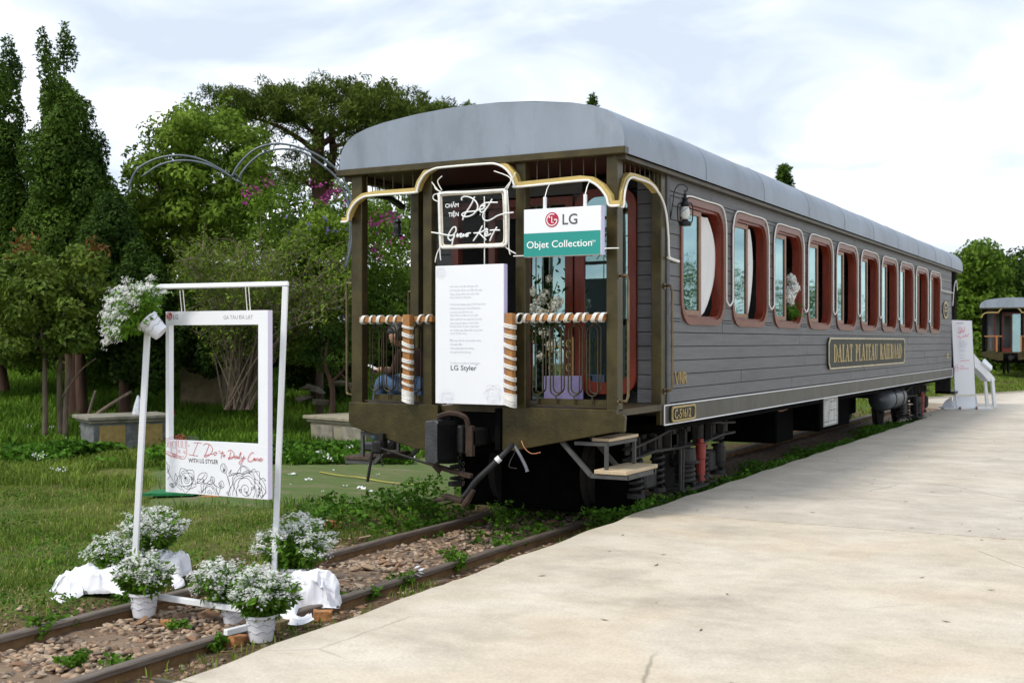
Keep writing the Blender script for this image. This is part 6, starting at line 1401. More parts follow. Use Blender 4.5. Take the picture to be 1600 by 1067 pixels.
# tall dark cypresses at the left
def cyp(label, shape, d, n, rad, per, m, trunkx, top, seed, dd=1.1, leaf=(.095, .042), tips=()):
    cl = img_clumps(shape, d, n, rad, per, dd, 1.55, seed); b0 = gb(trunkx, d)
    cl += [(W(x, y, d), (.10, .10, .26), 90) for x, y in tips] + [(W(x + 2, y + 16, d), (.15, .15, .28), 150) for x, y in tips]
    return tree('cypress_tree', label, 'conifer', b0, cl, leaf, m, [([b0 - Vector((0, 0, .2)), b0 + Vector((0, 0, 2)), W((trunkx + top[0]) / 2, top[1] + 130, d)], .12, .03)], m_barkr, bias=.9, Dz=.5, group='dark conifers at the left', fz=1.0, shell=.8)
cyp('tallest dark cypress with two pointed tips at the upper left', [(66, 108), (72, 100), (80, 122), (90, 125), (97, 98), (103, 92), (106, 105), (104, 135), (108, 170), (126, 190), (138, 190), (130, 215), (150, 235), (140, 262), (166, 285), (172, 320), (192, 345), (190, 375), (215, 405), (210, 450), (225, 470), (225, 530), (150, 560), (50, 560), (20, 470), (35, 400), (30, 340), (50, 280), (44, 240), (62, 200), (62, 150), (72, 120)], 24.5, 230, .28, 500, l_cyp, 118, (90, 60), 1, tips=((100, 54), (108, 74), (66, 62), (74, 84), (92, 88), (128, 172), (152, 222), (172, 300)))
cyp('dark cypress cut by the left edge of the view', [(-60, 560), (-70, 300), (-40, 170), (-8, 130), (6, 112), (12, 106), (16, 130), (12, 150), (24, 170), (18, 200), (32, 230), (22, 270), (40, 300), (36, 350), (50, 380), (45, 560)], 25.5, 130, .28, 520, l_cyp, 5, (10, 70), 2, tips=((12, 72), (20, 100), (30, 172), (36, 250)))
cyp('lower deep green cypress skirt beside the tallest cypress', [(150, 330), (175, 300), (195, 350), (215, 400), (240, 440), (250, 500), (240, 560), (130, 560), (120, 430)], 22.8, 70, .27, 620, l_cypd, 128, (170, 330), 3, .8)
cyp('bushy conifer with drooping tiers behind the tilted flower pot', [(180, 420), (250, 440), (300, 480), (330, 500), (335, 570), (300, 560), (250, 590), (170, 585), (160, 500)], 22.3, 50, .25, 620, l_cypd, 196, (240, 440), 4, .7)
# extra bare stems near the cypress foot
for (x, y0, y1, r, d) in ((75, 660, 470, .05, 20.8), (92, 655, 500, .045, 20.9), (182, 640, 570, .05, 21.5), (207, 645, 560, .06, 21.8)):
    pass
# glossy broadleaf bush on stems
bsh = [(5, 400), (60, 372), (110, 385), (150, 400), (170, 440), (165, 490), (140, 540), (60, 560), (-10, 560), (-20, 470)]
b0 = gb(72, 20.6); cl = img_clumps(bsh, 20.6, 75, .25, 170, .8, .65, 5)
T = tree('broadleaf_shrub', 'glossy leaved small tree on thin pale stems left of the tilted pot', 'shrub', b0, cl, (.12, .055), l_magn, [([gb(70, 20.6), W(71, 600, 20.6), W(66, 520, 20.6), W(60, 450, 20.6)], .05, .02), ([gb(95, 20.8), W(93, 600, 20.8), W(95, 540, 20.8), W(110, 450, 20.8)], .055, .02), ([gb(101, 20.7), W(105, 600, 20.7), W(112, 540, 20.7), W(130, 470, 20.7)], .05, .015), ([W(98, 620, 20.6), W(125, 580, 20.4), W(150, 560, 20.3)], .02, .008), ([W(70, 560, 20.6), W(50, 520, 20.5), W(20, 500, 20.4)], .02, .008), ([gb(128, 20.3), W(140, 640, 20.2), W(150, 610, 20.2)], .03, .02), ([W(125, 668, 19.9), W(160, 640, 20.0), W(205, 612, 20.3)], .035, .025)], m_barkl, bias=.6)
P_ = np.array([W(random.choice([random.gauss(38, 10), random.gauss(150, 9)]), random.gauss(392, 10), 20.3) for _ in range(120)]); leaves('bronze_shoots', P_, .11, .05, l_bronze, T, D=np.array([[0, 0, 1.]]), bias=.8, kind='stuff')
# big old trunk
tk = empty('tree_trunk', gb(118, 23.2), 'thick reddish fibrous trunk rising behind the glossy shrub', 'tree trunk')
pts = [gb(118, 23.0) - Vector((0, 0, .2)), W(118, 600, 23.0), W(116, 520, 23.0), W(110, 420, 23.2)]; MB().tube(spline(pts, 4), [.27, .24, .22, .21, .20] + [.19] * 8, 12).build('bark', m_barkr, tk, smooth=True)
# bright broadleaf tree, centre left
sh = [(200, 300), (215, 255), (235, 225), (262, 215), (275, 190), (300, 175), (325, 195), (350, 178), (372, 195), (400, 215), (420, 260), (415, 330), (380, 400), (330, 430), (240, 430), (195, 400)]
cl = img_clumps(sh, 26, 175, .33, 170, 1.6, .6, 6) + [(W(x, y, 26), (.22, .22, .3), 60) for x, y in ((228, 210), (244, 196), (236, 222), (298, 176), (348, 170), (372, 190), (205, 250))]
b0 = gb(300, 26); tree('broadleaf_tree', 'bright green airy broadleaf tree between the cypresses and the umbrella pine', 'tree', b0, cl, (.13, .06), l_broad, [([b0, W(300, 500, 26), W(310, 400, 26), W(300, 260, 26)], .12, .03), ([W(305, 450, 26), W(340, 360, 26), W(370, 260, 26)], .07, .02), ([W(303, 420, 26), W(260, 330, 26), W(235, 240, 26)], .06, .015)], m_bark, bias=.5, Dz=.2)
# umbrella pine
pc = []
r_ = random.Random(12)
def pad(x0, x1, y, n_, d=36, th=.30, per=270, rr=.60):
    for k in range(n_):
        f = (k + .5) / n_; x = x0 + (x1 - x0) * f + r_.uniform(-9, 9); yy = y + r_.uniform(-8, 8) + 14 * (2 * f - 1) ** 2; dz = r_.uniform(-2, 2); c0 = W(x, yy, d + dz)
        for q in range(6):
            s_ = r_.uniform(.65, 1.2); pc.append((c0 + Vector((r_.gauss(0, rr * .6), r_.gauss(0, rr * .6), r_.gauss(0, th * .45))), (rr * .42 * s_, rr * .42 * s_, rr * .34 * s_), per * .30 * s_))
pad(395, 640, 143, 20); pad(345, 705, 163, 26); pad(350, 460, 178, 8); pad(440, 690, 184, 18); pad(335, 400, 152, 6, th=.25); pad(560, 720, 186, 10); pad(640, 745, 174, 7, 38)
pad(330, 430, 207, 5, per=120); pad(455, 560, 205, 6, per=110); pad(385, 470, 246, 5, per=120); pad(560, 640, 212, 6); pad(500, 600, 258, 6, per=130); pad(415, 500, 292, 6, per=130); pad(520, 600, 232, 4, per=100); pad(320, 360, 185, 4, th=.25, rr=.5); pad(590, 700, 238, 8); pad(440, 500, 268, 3)
b0 = gb(505, 36)
tree('umbrella_pine', 'tall flat topped umbrella pine rising behind the carriage roof end', 'pine tree', b0, pc, (.15, .038), l_pine,
     [([b0, W(505, 420, 36), W(500, 300, 36), W(495, 200, 36), W(490, 160, 36)], .34, .12), ([W(500, 330, 36.3), W(518, 260, 36.3), W(520, 180, 36.3)], .2, .08), ([W(498, 240, 36), W(440, 200, 36), W(380, 180, 36)], .10, .03), ([W(497, 230, 36), W(560, 190, 36), W(630, 170, 36)], .11, .03), ([W(498, 215, 36), W(460, 185, 36), W(420, 160, 36)], .08, .03), ([W(519, 230, 36), W(580, 215, 36), W(640, 200, 36)], .07, .03), ([W(500, 300, 36), W(450, 270, 36), W(400, 255, 36)], .07, .02), ([W(500, 280, 36), W(540, 265, 36), W(580, 262, 36)], .06, .02)], m_barkr, bias=1.0, Dz=.6, fz=1.2, shell=.6)
# wall of darker shrubs that closes the back of the garden
def mass(name, label, cat, shape, d, n, rad, per, m, leaf, dd, seed, group=None, sq=.8, bias=.5, Dz=.2, stems=None):
    xs_ = [p[0] for p in shape]; b0 = gb(sum(xs_) / len(xs_), d); cl = img_clumps(shape, d, n, rad, per, dd, sq, seed)
    top = min(p[1] for p in shape); xc = sum(xs_) / len(xs_)
    tr = stems or [([b0 - Vector((0, 0, .1)), W(xc, 560, d), W(xc, (top + 533) / 2, d)], .09, .03)]
    return tree(name, label, cat, b0, cl, leaf, m, tr, m_bark, bias=bias, Dz=Dz)
mass('background_tree', 'mid green leafy tree under the left half of the arch', 'tree', [(200, 330), (240, 290), (320, 290), (370, 330), (380, 470), (330, 520), (200, 500)], 28.5, 130, .42, 120, l_mid, (.13, .06), 1.5, 20)
mass('background_tree', 'dark leafy tree in the gap between arch and pine trunk', 'tree', [(330, 310), (380, 300), (440, 330), (520, 320), (560, 340), (600, 520), (380, 540), (330, 440)], 31, 130, .42, 110, l_dark, (.14, .07), 2, 21)
mass('background_tree', 'dark hedge tree seen through the open carriage platform', 'tree', [(540, 330), (640, 300), (720, 300), (720, 620), (540, 620)], 32, 120, .55, 100, l_mid, (.15, .07), 1.5, 22)
mass('hedge', 'nearly black evergreen hedge behind all the shrubs', 'hedge', [(-60, 470), (100, 470), (250, 460), (400, 440), (700, 440), (700, 610), (-60, 610)], 30.5, 360, .55, 130, l_dark, (.17, .09), 1.2, 23, sq=.9)
mass('magenta_shrub', 'leafy shrub with magenta blossom sprays right of the arch dip', 'flowering shrub', [(370, 330), (400, 295), (470, 290), (540, 285), (575, 330), (640, 330), (650, 520), (560, 560), (420, 430), (370, 380)], 23.5, 120, .29, 140, l_mid, (.09, .04), 1.2, 24)
TS = mass('bright_shrub', 'light green shrub growing against the carriage corner', 'shrub', [(440, 400), (480, 350), (530, 335), (556, 345), (556, 470), (500, 500), (430, 470)], 21.8, 95, .25, 140, l_broad, (.09, .045), .8, 25)
fl = []
for (x, y, s_, n_) in ((388, 305, 5, 30), (393, 298, 5, 26), (418, 286, 5, 30), (383, 318, 3, 12), (520, 300, 6, 34), (512, 308, 4, 22), (530, 297, 5, 26), (505, 312, 4, 16), (500, 290, 3, 8), (600, 345, 10, 60), (612, 340, 6, 34), (583, 352, 5, 16), (628, 372, 4, 22), (582, 390, 4, 18), (592, 402, 3, 10), (607, 378, 3, 8), (487, 283, 3, 8), (540, 315, 4, 14)):
    for _ in range(int(n_ * .75)): fl.append(W(random.gauss(x, s_ * 1.1), random.gauss(y, s_ * .8), 22.0))
leaves('magenta_blossom', np.array([tuple(p) for p in fl]), .065, .045, l_mag, [o for o in COL.objects if o.name == 'magenta_shrub'][0])
# twiggy shrub with long bare stems behind the photo frame
tw = empty('twiggy_shrub', gb(372, 21), 'sparse olive shrub with many thin upright stems seen through the photo frame', 'shrub')
mb_ = MB(); LP = []; r2_ = random.Random(31)
bx0 = W(370, 650, 21)
for k in range(90):
    x1_ = r2_.uniform(285, 560); y1_ = r2_.uniform(385, 520) - (25 if 330 < x1_ < 480 else 0); d1 = 21 + r2_.uniform(-1.2, 1.2); x0_ = 372 + r2_.uniform(-22, 22); p0 = W(x0_, 640, 21 + r2_.uniform(-.2, .2)); p2 = W(x1_, y1_, d1); pm = (p0 + p2) / 2 + Vector((0, 0, .25 + abs(x1_ - 372) * .002)); pts = spline([p0, pm, p2], 5)
    mb_.tube(pts, [.016 - .0012 * i for i in range(len(pts))], 4, cap=False)
    for i, p in enumerate(pts):
        if i < 4: continue
        for _ in range(2):
            e_ = p + Vector((r2_.gauss(0, .22), r2_.gauss(0, .22), r2_.gauss(.12, .16))); mb_.tube([p, (p + e_) / 2 + Vector((0, 0, .03)), e_], [.006, .005, .003], 3, cap=False)
            for _ in range(13): f = r2_.random(); q_ = p.lerp(e_, f); LP.append((q_.x + r2_.gauss(0, .05), q_.y + r2_.gauss(0, .05), q_.z + r2_.gauss(0, .05)))
mb_.build('stems', m_barkl, tw); leaves('leaves', np.array(LP), .07, .028, l_twig, tw)
bl = [W(random.uniform(320, 545), random.uniform(400, 520), 20.6) for _ in range(34)]; bl = [p + Vector((random.gauss(0, .03), random.gauss(0, .03), random.gauss(0, .03))) for p in bl for _ in range(4)]
leaves('white_blossom', np.array([tuple(p) for p in bl]), .045, .04, l_petal, tw)
vl = [W(random.uniform(440, 560), random.uniform(340, 500), 21.0) for _ in range(24)] ; vl = [p + Vector((random.gauss(0, .03), random.gauss(0, .03), random.gauss(0, .03))) for p in vl for _ in range(5)]
leaves('violet_blossom', np.array([tuple(p) for p in vl]), .05, .04, l_vio, [o for o in COL.objects if o.name == 'bright_shrub'][0])
mass('olive_shrub', 'loose olive green bush filling the space behind the twiggy stems', 'shrub', [(270, 440), (330, 400), (440, 380), (540, 400), (560, 520), (480, 560), (300, 560)], 23.2, 130, .32, 100, l_twig, (.09, .035), 1.0, 26)
# little pruned pine with cloud pads
r_ = random.Random(5); cl = [(W(x, y, 20.9 + r_.uniform(-.3, .3)), (s_, s_, s_ * .45), 320 * s_ / .3) for x, y, s_ in ((500, 520, .34), (525, 512, .3), (480, 538, .3), (515, 538, .36), (540, 530, .25), (495, 560, .3), (530, 560, .28), (478, 556, .22), (512, 575, .22))]
b0 = gb(513, 20.9); tree('cloud_pine', 'small cloud pruned pine behind the cream planter', 'pruned pine', b0, cl, (.08, .022), l_cyp, [([b0, W(520, 610, 20.9), W(508, 570, 20.9), W(512, 530, 20.9)], .06, .02), ([W(515, 600, 20.9), W(540, 575, 20.9), W(548, 560, 20.9)], .03, .012), ([W(560, 640, 20.6), W(545, 600, 20.8), W(530, 580, 20.9)], .022, .012)], m_barkr, bias=.8, Dz=.7)
rk = MB()
for k, (x, y, s_) in enumerate(((490, 603, .3), (515, 610, .34), (475, 622, .26), (500, 628, .3), (528, 600, .25))):
    o = link('rock', hulls[k].copy(), mat('garden_rock', (.14, .12, .085), .95, 0, .4, 5, .8, 20, grime=(.04, .05, .02), gscale=3)); o.location = W(x, y, 21.6 - k * .1); o.scale = (s_, s_ * .8, s_ * .6); o.rotation_euler = (0, 0, k); tag(o, ['weathered garden rock at the upper left of the pile under the cloud pine', 'largest garden rock in the middle of the pile under the cloud pine', 'garden rock at the far left foot of the pile under the cloud pine', 'lowest garden rock of the pile under the cloud pine', 'small garden rock at the right of the pile under the cloud pine'][k], 'rock', 'rocks under the cloud pine')
# low bush behind the arch foot, right of trunk
mass('low_bush', 'low dark green bush filling the shade between the conifer trunks', 'shrub', [(120, 585), (150, 560), (230, 555), (330, 565), (340, 625), (125, 625)], 26.5, 60, .30, 150, l_mid, (.09, .04), .8, 61)
mass('round_bush', 'dark rounded bush low behind the twiggy shrub at the right', 'shrub', [(440, 540), (470, 500), (550, 500), (552, 610), (450, 600)], 24.5, 60, .3, 150, l_dark, (.10, .045), .7, 27)
# treetops that just clear the carriage roof
b0 = gb(926, 60); tree('slender_conifer', 'tiny conifer tip peeping over the roof near its front corner', 'conifer', b0, [(W(926 + a, y, 60), (.16, .16, .3), 90) for a, y in ((0, 158), (1, 164), (-1, 170), (0, 178), (0, 190), (0, 205), (0, 220), (0, 240))], (.3, .1), l_cyp, [([b0, W(926, 400, 60), W(926, 160, 60)], .2, .04)], m_bark, bias=.9, Dz=.8)
b0 = gb(1225, 60); cl = []
for k in range(26): f = k / 26; cl.append((W(1225 + r_.uniform(-1, 1) * 7 * (f + .15), 264 + 60 * f, 60 + r_.uniform(-.4, .4)), (.22 + .2 * f, .22 + .2 * f, .28), 80))
tree('slender_conifer', 'small pointed conifer showing over the middle of the carriage roof', 'conifer', b0, cl, (.3, .1), l_cyp, [([b0, W(1225, 450, 60), W(1225, 262, 60)], .25, .04)], m_bark, bias=.9, Dz=.8)
mass('distant_tree', 'distant dark tree crown barely above the left of the carriage roof', 'tree', [(690, 172), (720, 165), (750, 168), (760, 300), (680, 300)], 60, 40, .9, 120, l_mid, (.3, .12), 2, 28)
# trees behind the far end
def far(label, shape, d, n, rad, m, seed, per=120): return mass('distant_tree', label, 'tree', shape, d, n, rad, per, m, (.34, .17), 3, seed)
far('distant tree with the raised crown directly right of the carriage roof end', [(1490, 420), (1500, 400), (1512, 385), (1530, 380), (1540, 400), (1560, 415), (1575, 460), (1570, 590), (1480, 590), (1480, 440)], 76, 170, 1.1, l_mid, 40)
far('distant darker tree above the second carriage at the right edge', [(1560, 420), (1585, 402), (1610, 400), (1660, 410), (1700, 470), (1700, 590), (1560, 590)], 80, 150, 1.1, l_dark, 41)
far('distant low bush beyond the white desk', [(1485, 540), (1560, 520), (1600, 540), (1600, 598), (1485, 600)], 72, 60, .9, l_mid, 42)
far('distant tree line behind the far carriage', [(1400, 480), (1500, 440), (1700, 440), (1800, 480), (1800, 590), (1400, 590)], 95, 200, 1.4, l_dark, 43)
rf = empty('red_roofed_house', W(1630, 480, 110), 'small house with red roof just visible over the second carriage', 'house')
p = W(1620, 470, 110); MB().obox(p - Vector((0, 0, 2.6)), Vector((CY, SY, 0)) * 3.4, Vector((-SY, CY, 0)) * 3, (0, 0, 3)).build('wall', m_cream, rf); MB().add([p + Vector((CY * a - SY * b__, SY * a + CY * b__, z)) for a, b__, z in ((-3.6, -3.2, .3), (3.6, -3.2, .3), (3.6, 3.2, .3), (-3.6, 3.2, .3), (-1.5, 0, 2.2), (1.5, 0, 2.2))], [(0, 1, 5, 4), (1, 2, 5), (2, 3, 4, 5), (3, 0, 4), (0, 3, 2, 1)]).build('roof', mat('red_roof', (.30, .04, .03), .7), rf)
# shrubs on the platform's other side: outside the frame, they are what the side windows reflect
src_ = None
for k, (x, y) in enumerate(((24, 50), (25, 66), (23, 82), (26, 100), (24, 120), (27, 140))):
    pc = [(Vector((x + r_.gauss(0, 2.2), y + r_.gauss(0, 4.5), r_.uniform(.5, 7.3))), (1.3, 1.3, 1.0), 60) for _ in range(70)] if k == 0 else []
    if k == 0: tree('roadside_tree', 'green tree across the platform, nearest of the row to the camera', 'tree', Vector((x, y, 0)), pc, (.3, .15), l_mid, [([Vector((x, y, -.1)), Vector((x, y, 1.5)), Vector((x, y, 3))], .2, .08)], m_bark, group='trees across the platform')
    else:
        o0 = [o for o in COL.objects if o.name == 'roadside_tree'][0]; c = o0.copy(); COL.objects.link(c); c.location = (x, y, 0); c['label'] = 'green tree across the platform, %s in the row away from the camera' % ['', 'second', 'third', 'fourth', 'fifth', 'last'][k]
        for ch in [o for o in COL.objects if o.parent == o0]: d = ch.copy(); COL.objects.link(d); d.parent = c
# ================================================================ grass, weeds, ground cover
def grass(name, n, area, h, wd, m, label, lean=.5, dens=None):
    X, Y = area(n); n = len(X)
    if dens is not None:
        k = dens(X, Y) > rng.random(n); X, Y = X[k], Y[k]; n = len(X)
    Z = ground_h(X, Y) - .01; hh = h * rng.uniform(.45, 1.35, n); a = rng.uniform(0, 2 * PI, n); l1 = lean * rng.uniform(.1, 1, n) * hh; b = a + rng.normal(0, .4, n)
    dx, dy = np.cos(b), np.sin(b); sx_, sy_ = -np.sin(a) * wd / 2, np.cos(a) * wd / 2
    V = np.stack([np.stack([X - sx_, Y - sy_, Z], 1), np.stack([X + sx_, Y + sy_, Z], 1), np.stack([X + dx * l1 * .4 + sx_ * .8, Y + dy * l1 * .4 + sy_ * .8, Z + hh * .6], 1), np.stack([X + dx * l1, Y + dy * l1, Z + hh * (1 - .25 * lean)], 1), np.stack([X + dx * l1 * .4 - sx_ * .8, Y + dy * l1 * .4 - sy_ * .8, Z + hh * .6], 1)], 1).reshape(-1, 3)
    i = np.arange(n)[:, None] * 5; F = np.concatenate([i + np.array([[0, 1, 2, 4]]), ], 0); F3 = i + np.array([[4, 2, 3, 3]])
    F = np.concatenate([i + np.array([[0, 1, 2, 4]]), i + np.array([[4, 2, 3, 4]])], 0)
    # second face is a triangle: build as tris throughout
    tri = np.concatenate([i + np.array([[0, 1, 2]]), i + np.array([[0, 2, 4]]), i + np.array([[4, 2, 3]])], 0)
    o = npmesh(name, V, tri, m, kind='stuff'); return tag(o, label, 'grass')
def cam_area(b0, b1, x0, x1, pw=1.0):
    """ground positions spread evenly over a wedge in front of the camera"""
    def f(n):
        d = b0 + (b1 - b0) * rng.random(n) ** pw; u = (x0 + (x1 - x0) * rng.random(n) - 800) / FPX; return d * (u * CY - SY), d * (u * SY + CY)
    return f
def matzone(X, Y):   # the worn green mat between lawn and carriage
    b = -X * SY + Y * CY; a = X * CY + Y * SY; px_ = 800 + FPX * a / b
    return smooth(12.1, 12.8, b + .4 * (vnoise(X, Y, 1.5) - .5)) * smooth(17.4, 16.2, b - (px_ - 450) * .004) * smooth(215, 260, px_)
def off_track(X, Y): return (X < -6.05 - .25 * vnoise(X, Y, 2.3)) | (X > 5)
def offplanter(X, Y): return 1.0
patch = lambda X, Y, lo, hi, s_, sd_: smooth(lo, hi, vnoise(X, Y, s_, sd_) * .6 + vnoise(X, Y, s_ * 2.7, sd_ + 1) * .4)
lawn = lambda X, Y: off_track(X, Y) * (1 - matzone(X, Y)) * (.04 + .96 * patch(X, Y, .36, .60, 1.3, 1)) * (.25 + .75 * smooth(-6.2, -7.4, X + .6 * vnoise(X, Y, 1.3, 21)))
grass('lawn_grass', 130000, cam_area(6.5, 17.5, -60, 760, 1.1), .050, .0055, l_grass, 'short patchy lawn grass left of the rails', .9, lawn)
grass('lawn_tufts', 30000, cam_area(6.8, 13.2, -60, 700, 1.1), .10, .006, l_grass, 'longer grass tufts rising from the lawn', 1.0, lambda X, Y: off_track(X, Y) * (1 - matzone(X, Y)) * smooth(.56, .74, vnoise(X, Y, 2.4, 31)))
grass('dry_grass', 26000, cam_area(6.5, 16, -60, 700, 1.1), .045, .006, l_dry, 'dry straw coloured blades among the lawn', 1.3, lambda X, Y: off_track(X, Y) * (1 - matzone(X, Y)) * patch(X, Y, .3, .6, 1.1, 5))
grass('tall_grass', 34000, cam_area(11.8, 19.0, -60, 330, .8), .14, .010, l_grass, 'taller rank grass tufts before the stone planter', .8, lambda X, Y: (1 - matzone(X, Y)) * patch(X, Y, .40, .60, .9, 9) * smooth(11.8, 15.5, -X * SY + Y * CY))
grass('bank_grass', 80000, cam_area(19.5, 32, -80, 760, .9), .17, .020, l_grassd, 'deep green grass on the bank under the trees', .6, lambda X, Y: (X < -8.3) * (.35 + .65 * patch(X, Y, .25, .5, .6, 3)))
grass('edge_grass', 22000, cam_area(12.5, 20, 250, 700, 1.0), .13, .010, l_grassd, 'grass fringe behind the green mat', .8, lambda X, Y: (X < -7.2) * (1 - matzone(X, Y)) * patch(X, Y, .3, .5, 1.0, 7))
def strip(x0, x1, y0, y1, pw=1.):
    return lambda n: (x0 + (x1 - x0) * rng.random(n), y0 + (y1 - y0) * rng.random(n) ** pw)
grass('verge_grass', 26000, strip(-4.66, -3.9, 4.2, 27, 1.0), .07, .008, l_grass, 'grass and weeds along the platform edge', .8, lambda X, Y: (X < edgeX(Y) - .02) * patch(X, Y, .42, .62, 1.9, 4) * smooth(5, 14, Y + 3))
grass('far_verge_grass', 24000, strip(-4.75, -3.98, 13, 31, 1.0), .13, .012, l_grassd, 'thick grass strip beside the platform along the carriage', .7, lambda X, Y: (X < edgeX(Y) - .02) * patch(X, Y, .2, .4, 1.5, 6))
grass('far_field_grass', 60000, strip(-14, -1, 26, 75, .8), .10, .03, l_grass, 'sunlit grass field beyond the carriage end', .6, lambda X, Y: ((Y > 31.6) | (X < -4.3)) * ~((X > -6.3 + (Y - 33.5) * .31) & (Y > 31.4)) * (.5 + .5 * patch(X, Y, .2, .5, .5, 2)))
grass('left_field_grass', 16000, strip(-10.5, -6.75, 9.5, 27, 1.), .16, .012, l_grassd, 'grass growing along the shaded left side of the carriage', .8, lambda X, Y: patch(X, Y, .35, .55, 1.1, 8) * ((1 - matzone(X, Y)) > .5))
# the mat itself
mm_ = bpy.data.materials.new('worn_green_mat'); mm_.use_nodes = True; t = mm_.node_tree; n = t.nodes.new; l = t.links.new; b = t.nodes['Principled BSDF']; b.inputs['Roughness'].default_value = .95; b.inputs['Specular IOR Level'].default_value = .1
g = n('ShaderNodeNewGeometry'); n1 = n('ShaderNodeTexNoise'); n1.inputs['Scale'].default_value = 2.2; n1.inputs['Detail'].default_value = 8; n1.inputs['Roughness'].default_value = .7; mpx = n('ShaderNodeMapping'); mpx.inputs['Scale'].default_value = (.6, 1.8, 1); mpx.inputs['Rotation'].default_value = (0, 0, -.5); l(g.outputs['Position'], mpx.inputs[0]); l(mpx.outputs[0], n1.inputs[0])
r1 = n('ShaderNodeValToRGB'); q = r1.color_ramp.elements; q[0].position = .36; q[0].color = (.20, .18, .11, 1); q[1].position = .62; q[1].color = (.095, .155, .045, 1); q.new(.47).color = (.13, .16, .06, 1); l(n1.outputs[0], r1.inputs[0]); l(r1.outputs[0], b.inputs['Base Color'])
bp = n('ShaderNodeBump'); bp.inputs['Strength'].default_value = .8; bp.inputs['Distance'].default_value = .02; n2 = n('ShaderNodeTexNoise'); n2.inputs['Scale'].default_value = 70; l(g.outputs['Position'], n2.inputs[0]); l(n2.outputs[0], bp.inputs['Height']); l(bp.outputs[0], b.inputs['Normal'])
gx = []; 
NU, NV = 70, 60; VV = np.zeros((NV + 1, NU + 1, 3))
for j in range(NV + 1):
    for i in range(NU + 1):
        d = 11.6 + 6.0 * j / NV; px_ = 235 + 475 * i / NU; u = (px_ - 800) / FPX; X = d * (u * CY - SY); Y = d * (u * SY + CY)
        X -= max(0, X + 6.7) * 1.0
        z = float(ground_h(X, Y)) + .012 + .012 * (float(vnoise(X, Y, 2.5, 9)) - .5); 
        mz = float(matzone(np.array(X), np.array(Y))); z = z - .05 * (1 - min(1, mz * 2))
        VV[j, i] = (X, Y, z)
idx = np.arange((NU + 1) * (NV + 1)).reshape(NV + 1, NU + 1); F = np.stack([idx[:-1, :-1], idx[:-1, 1:], idx[1:, 1:], idx[1:, :-1]], -1).reshape(-1, 4)
tag(npmesh('green_mat', VV.reshape(-1, 3), F, mm_, smooth=True), 'worn artificial turf mat lying on the lawn behind the photo frame', 'mat')
grass('mat_pile', 45000, cam_area(12.0, 17.4, 230, 720, 1.0), .016, .008, leafm('turf_fibre', (.075, .15, .03), c2=(.14, .20, .06)), 'short pile of the artificial turf mat', 1.0, lambda X, Y: (X < -6.75) * smooth(.3, .8, matzone(X, Y)))
def herb(P0, n, h, leafL, m, rad):
    LP, LD = [], []
    for k in range(n):
        a = random.uniform(0, 2 * PI); tip = Vector((math.cos(a) * rad * random.random(), math.sin(a) * rad * random.random(), h * random.uniform(.5, 1.1)))
        for s_ in (.35, .55, .75, .9, 1.0):
            for q_ in range(2): b_ = random.uniform(0, 2 * PI); LP.append(tuple(Vector(P0) + tip * s_)); LD.append((math.cos(b_), math.sin(b_), .25))
    return LP, LD
# countable weeds between and beside the rails
wd = [(200, 955 - 0, .10, .14), (65, 1000, .16, .13), (115, 1045, .08, .10), (185, 1050, .07, .1), (105, 985, .09, .1), (640, 838, .24, .14), (765, 856, .0, .0), (785, 832, .26, .22), (815, 858, .10, .10), (890, 805, .17, .15), (845, 842, .13, .12), (715, 895, .16, .14), (787, 865, .12, .12), (629, 922, .13, .13), (575, 938, .09, .14), (707, 878, .10, .1), (520, 950, .08, .12), (340, 1020, .09, .07), (280, 985, .05, .1), (610, 825, .12, .15), (1075, 790, .14, .15), (870, 795, .12, .12), (735, 800, .12, .12)]
WL = ['weed beside the far rail just in front of the long white cloth', 'low weed at the left photo edge between the rails', 'weed at the bottom left, nearest the near rail', 'small weed near the bottom edge against the near rail', 'weed against the inner side of the far rail at left', 'tall weed rooted at the far rail below the turf mat', '', 'bushy weed in the shade under the hose', 'small weed between the stones right of the hose shade', 'weed at the near rail close to the carriage step', 'small weed beside the near rail below the coupler', 'weed on the platform side of the near rail, middle one of three', 'small weed at the near rail opposite the turf mat', 'weed beside the plastic scrap near the platform edge', 'grassy weed right of the white cloth bundle', 'small weed touching the inner side of the near rail', 'low weed between the white cloth and the platform edge', 'tiny weed in front of the broken brick', 'tiny weed beside the small orange brick chunk', 'weed behind the far rail close to the carriage', 'weed under the carriage side by the platform edge', 'weed in deep shade under the front sill plate', 'weed on the far rail under the coupler']
for wi, (x, y, h, rad) in enumerate(wd):
    if h == 0: continue
    p = PZ(x, y, -.09)
    if p.x > edgeX(p.y) - .05: p.x = float(edgeX(p.y)) - .12
    LP, LD = herb(p, 7 + int(rad * 60), h, .05, l_weed, rad); T = empty('weed', p, WL[wi], 'weed', 'weeds along the track')
    leaves('leaves', np.array(LP), .042, .026, l_weed, T, D=unit(np.array(LD)), bias=1.3, rnd=.6)
    st_ = MB()
    for q_ in range(6): v = LP[(q_ * 17 + 8) % len(LP)]; st_.tube([p, v], .002, 3, cap=False)
    st_.build('stems', l_weed, T)
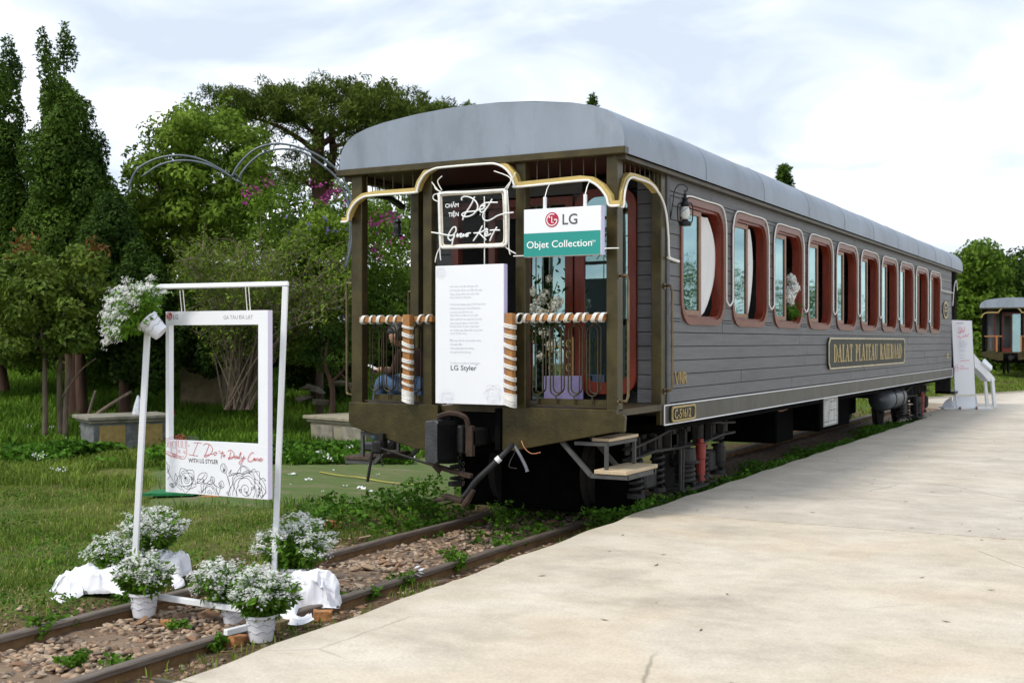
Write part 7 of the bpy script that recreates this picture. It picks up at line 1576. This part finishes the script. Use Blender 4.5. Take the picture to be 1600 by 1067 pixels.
def cover(name, n, area, h, leafL, wdt, m, label, dens):
    X, Y = area(n); k = dens(X, Y) > rng.random(len(X)); X, Y = X[k], Y[k]; Z = ground_h(X, Y) + h * rng.random(len(X)) ** .7 * (.4 + .9 * vnoise(X, Y, 2.2, 6)); D = unit(np.stack([rng.normal(size=len(X)), rng.normal(size=len(X)), rng.uniform(-.2, .5, len(X))], 1))
    o = leaves(name, np.stack([X, Y, Z], 1), leafL, wdt, m, D=D, bias=1.5, rnd=.5, kind='stuff'); return tag(o, label, 'ground cover')
cover('ground_ivy', 26000, cam_area(15.6, 18.3, 10, 330, .9), .20, .095, .065, l_cover, 'leafy ground cover heaped before the stone planter', lambda X, Y: patch(X, Y, .32, .45, .8, 12) * smooth(16.2, 17.4, -X * SY + Y * CY))
cover('ground_ivy', 13000, cam_area(16.6, 18.8, 400, 640, .9), .18, .08, .055, l_cover, 'leafy ground cover at the foot of the cream planter', lambda X, Y: (X < -8.5) * patch(X, Y, .25, .4, .9, 13))
cover('trackside_weeds', 6500, strip(-7.1, -5.95, 8.6, 13.5, 1.), .26, .06, .035, l_cover, 'dark weeds clustering under the left front of the carriage', lambda X, Y: patch(X, Y, .35, .55, 1.3, 14))
cover('trackside_weeds', 1100, strip(-5.75, -4.85, 8.9, 12, 1.), .18, .06, .04, l_cover, 'weeds under the coupler in the shade', lambda X, Y: patch(X, Y, .45, .6, 1.6, 15))
cover('trackside_weeds', 18000, strip(-4.6, -3.98, 9.6, 26, 1.), .24, .05, .03, l_cover, 'weeds between the carriage and the platform edge', lambda X, Y: (X < edgeX(Y) - .03) * patch(X, Y, .30, .5, 1.3, 16))
cover('lawn_clover', 14000, cam_area(7.0, 16.5, -60, 640, 1.1), .05, .028, .022, l_cover, 'small clover leaves patched through the lawn', lambda X, Y: off_track(X, Y) * (1 - matzone(X, Y)) * smooth(.55, .75, vnoise(X, Y, 1.4, 41)))
# fallen white petals and small daisies in the lawn
dz = []
for (x, y) in ((65, 712), (88, 733), (100, 735), (60, 715), (50, 712), (98, 663), (80, 668), (45, 668), (500, 706), (510, 713), (548, 698), (515, 716), (105, 690)):
    p = PZ(x, y, .15)
    for _ in range(8): dz.append((p.x + random.gauss(0, .03), p.y + random.gauss(0, .03), .16 + random.gauss(0, .02)))
tag(leaves('lawn_flowers', np.array(dz), .026, .024, l_petal, kind='stuff'), 'tiny white flowers dotted in the ground cover', 'flowers')
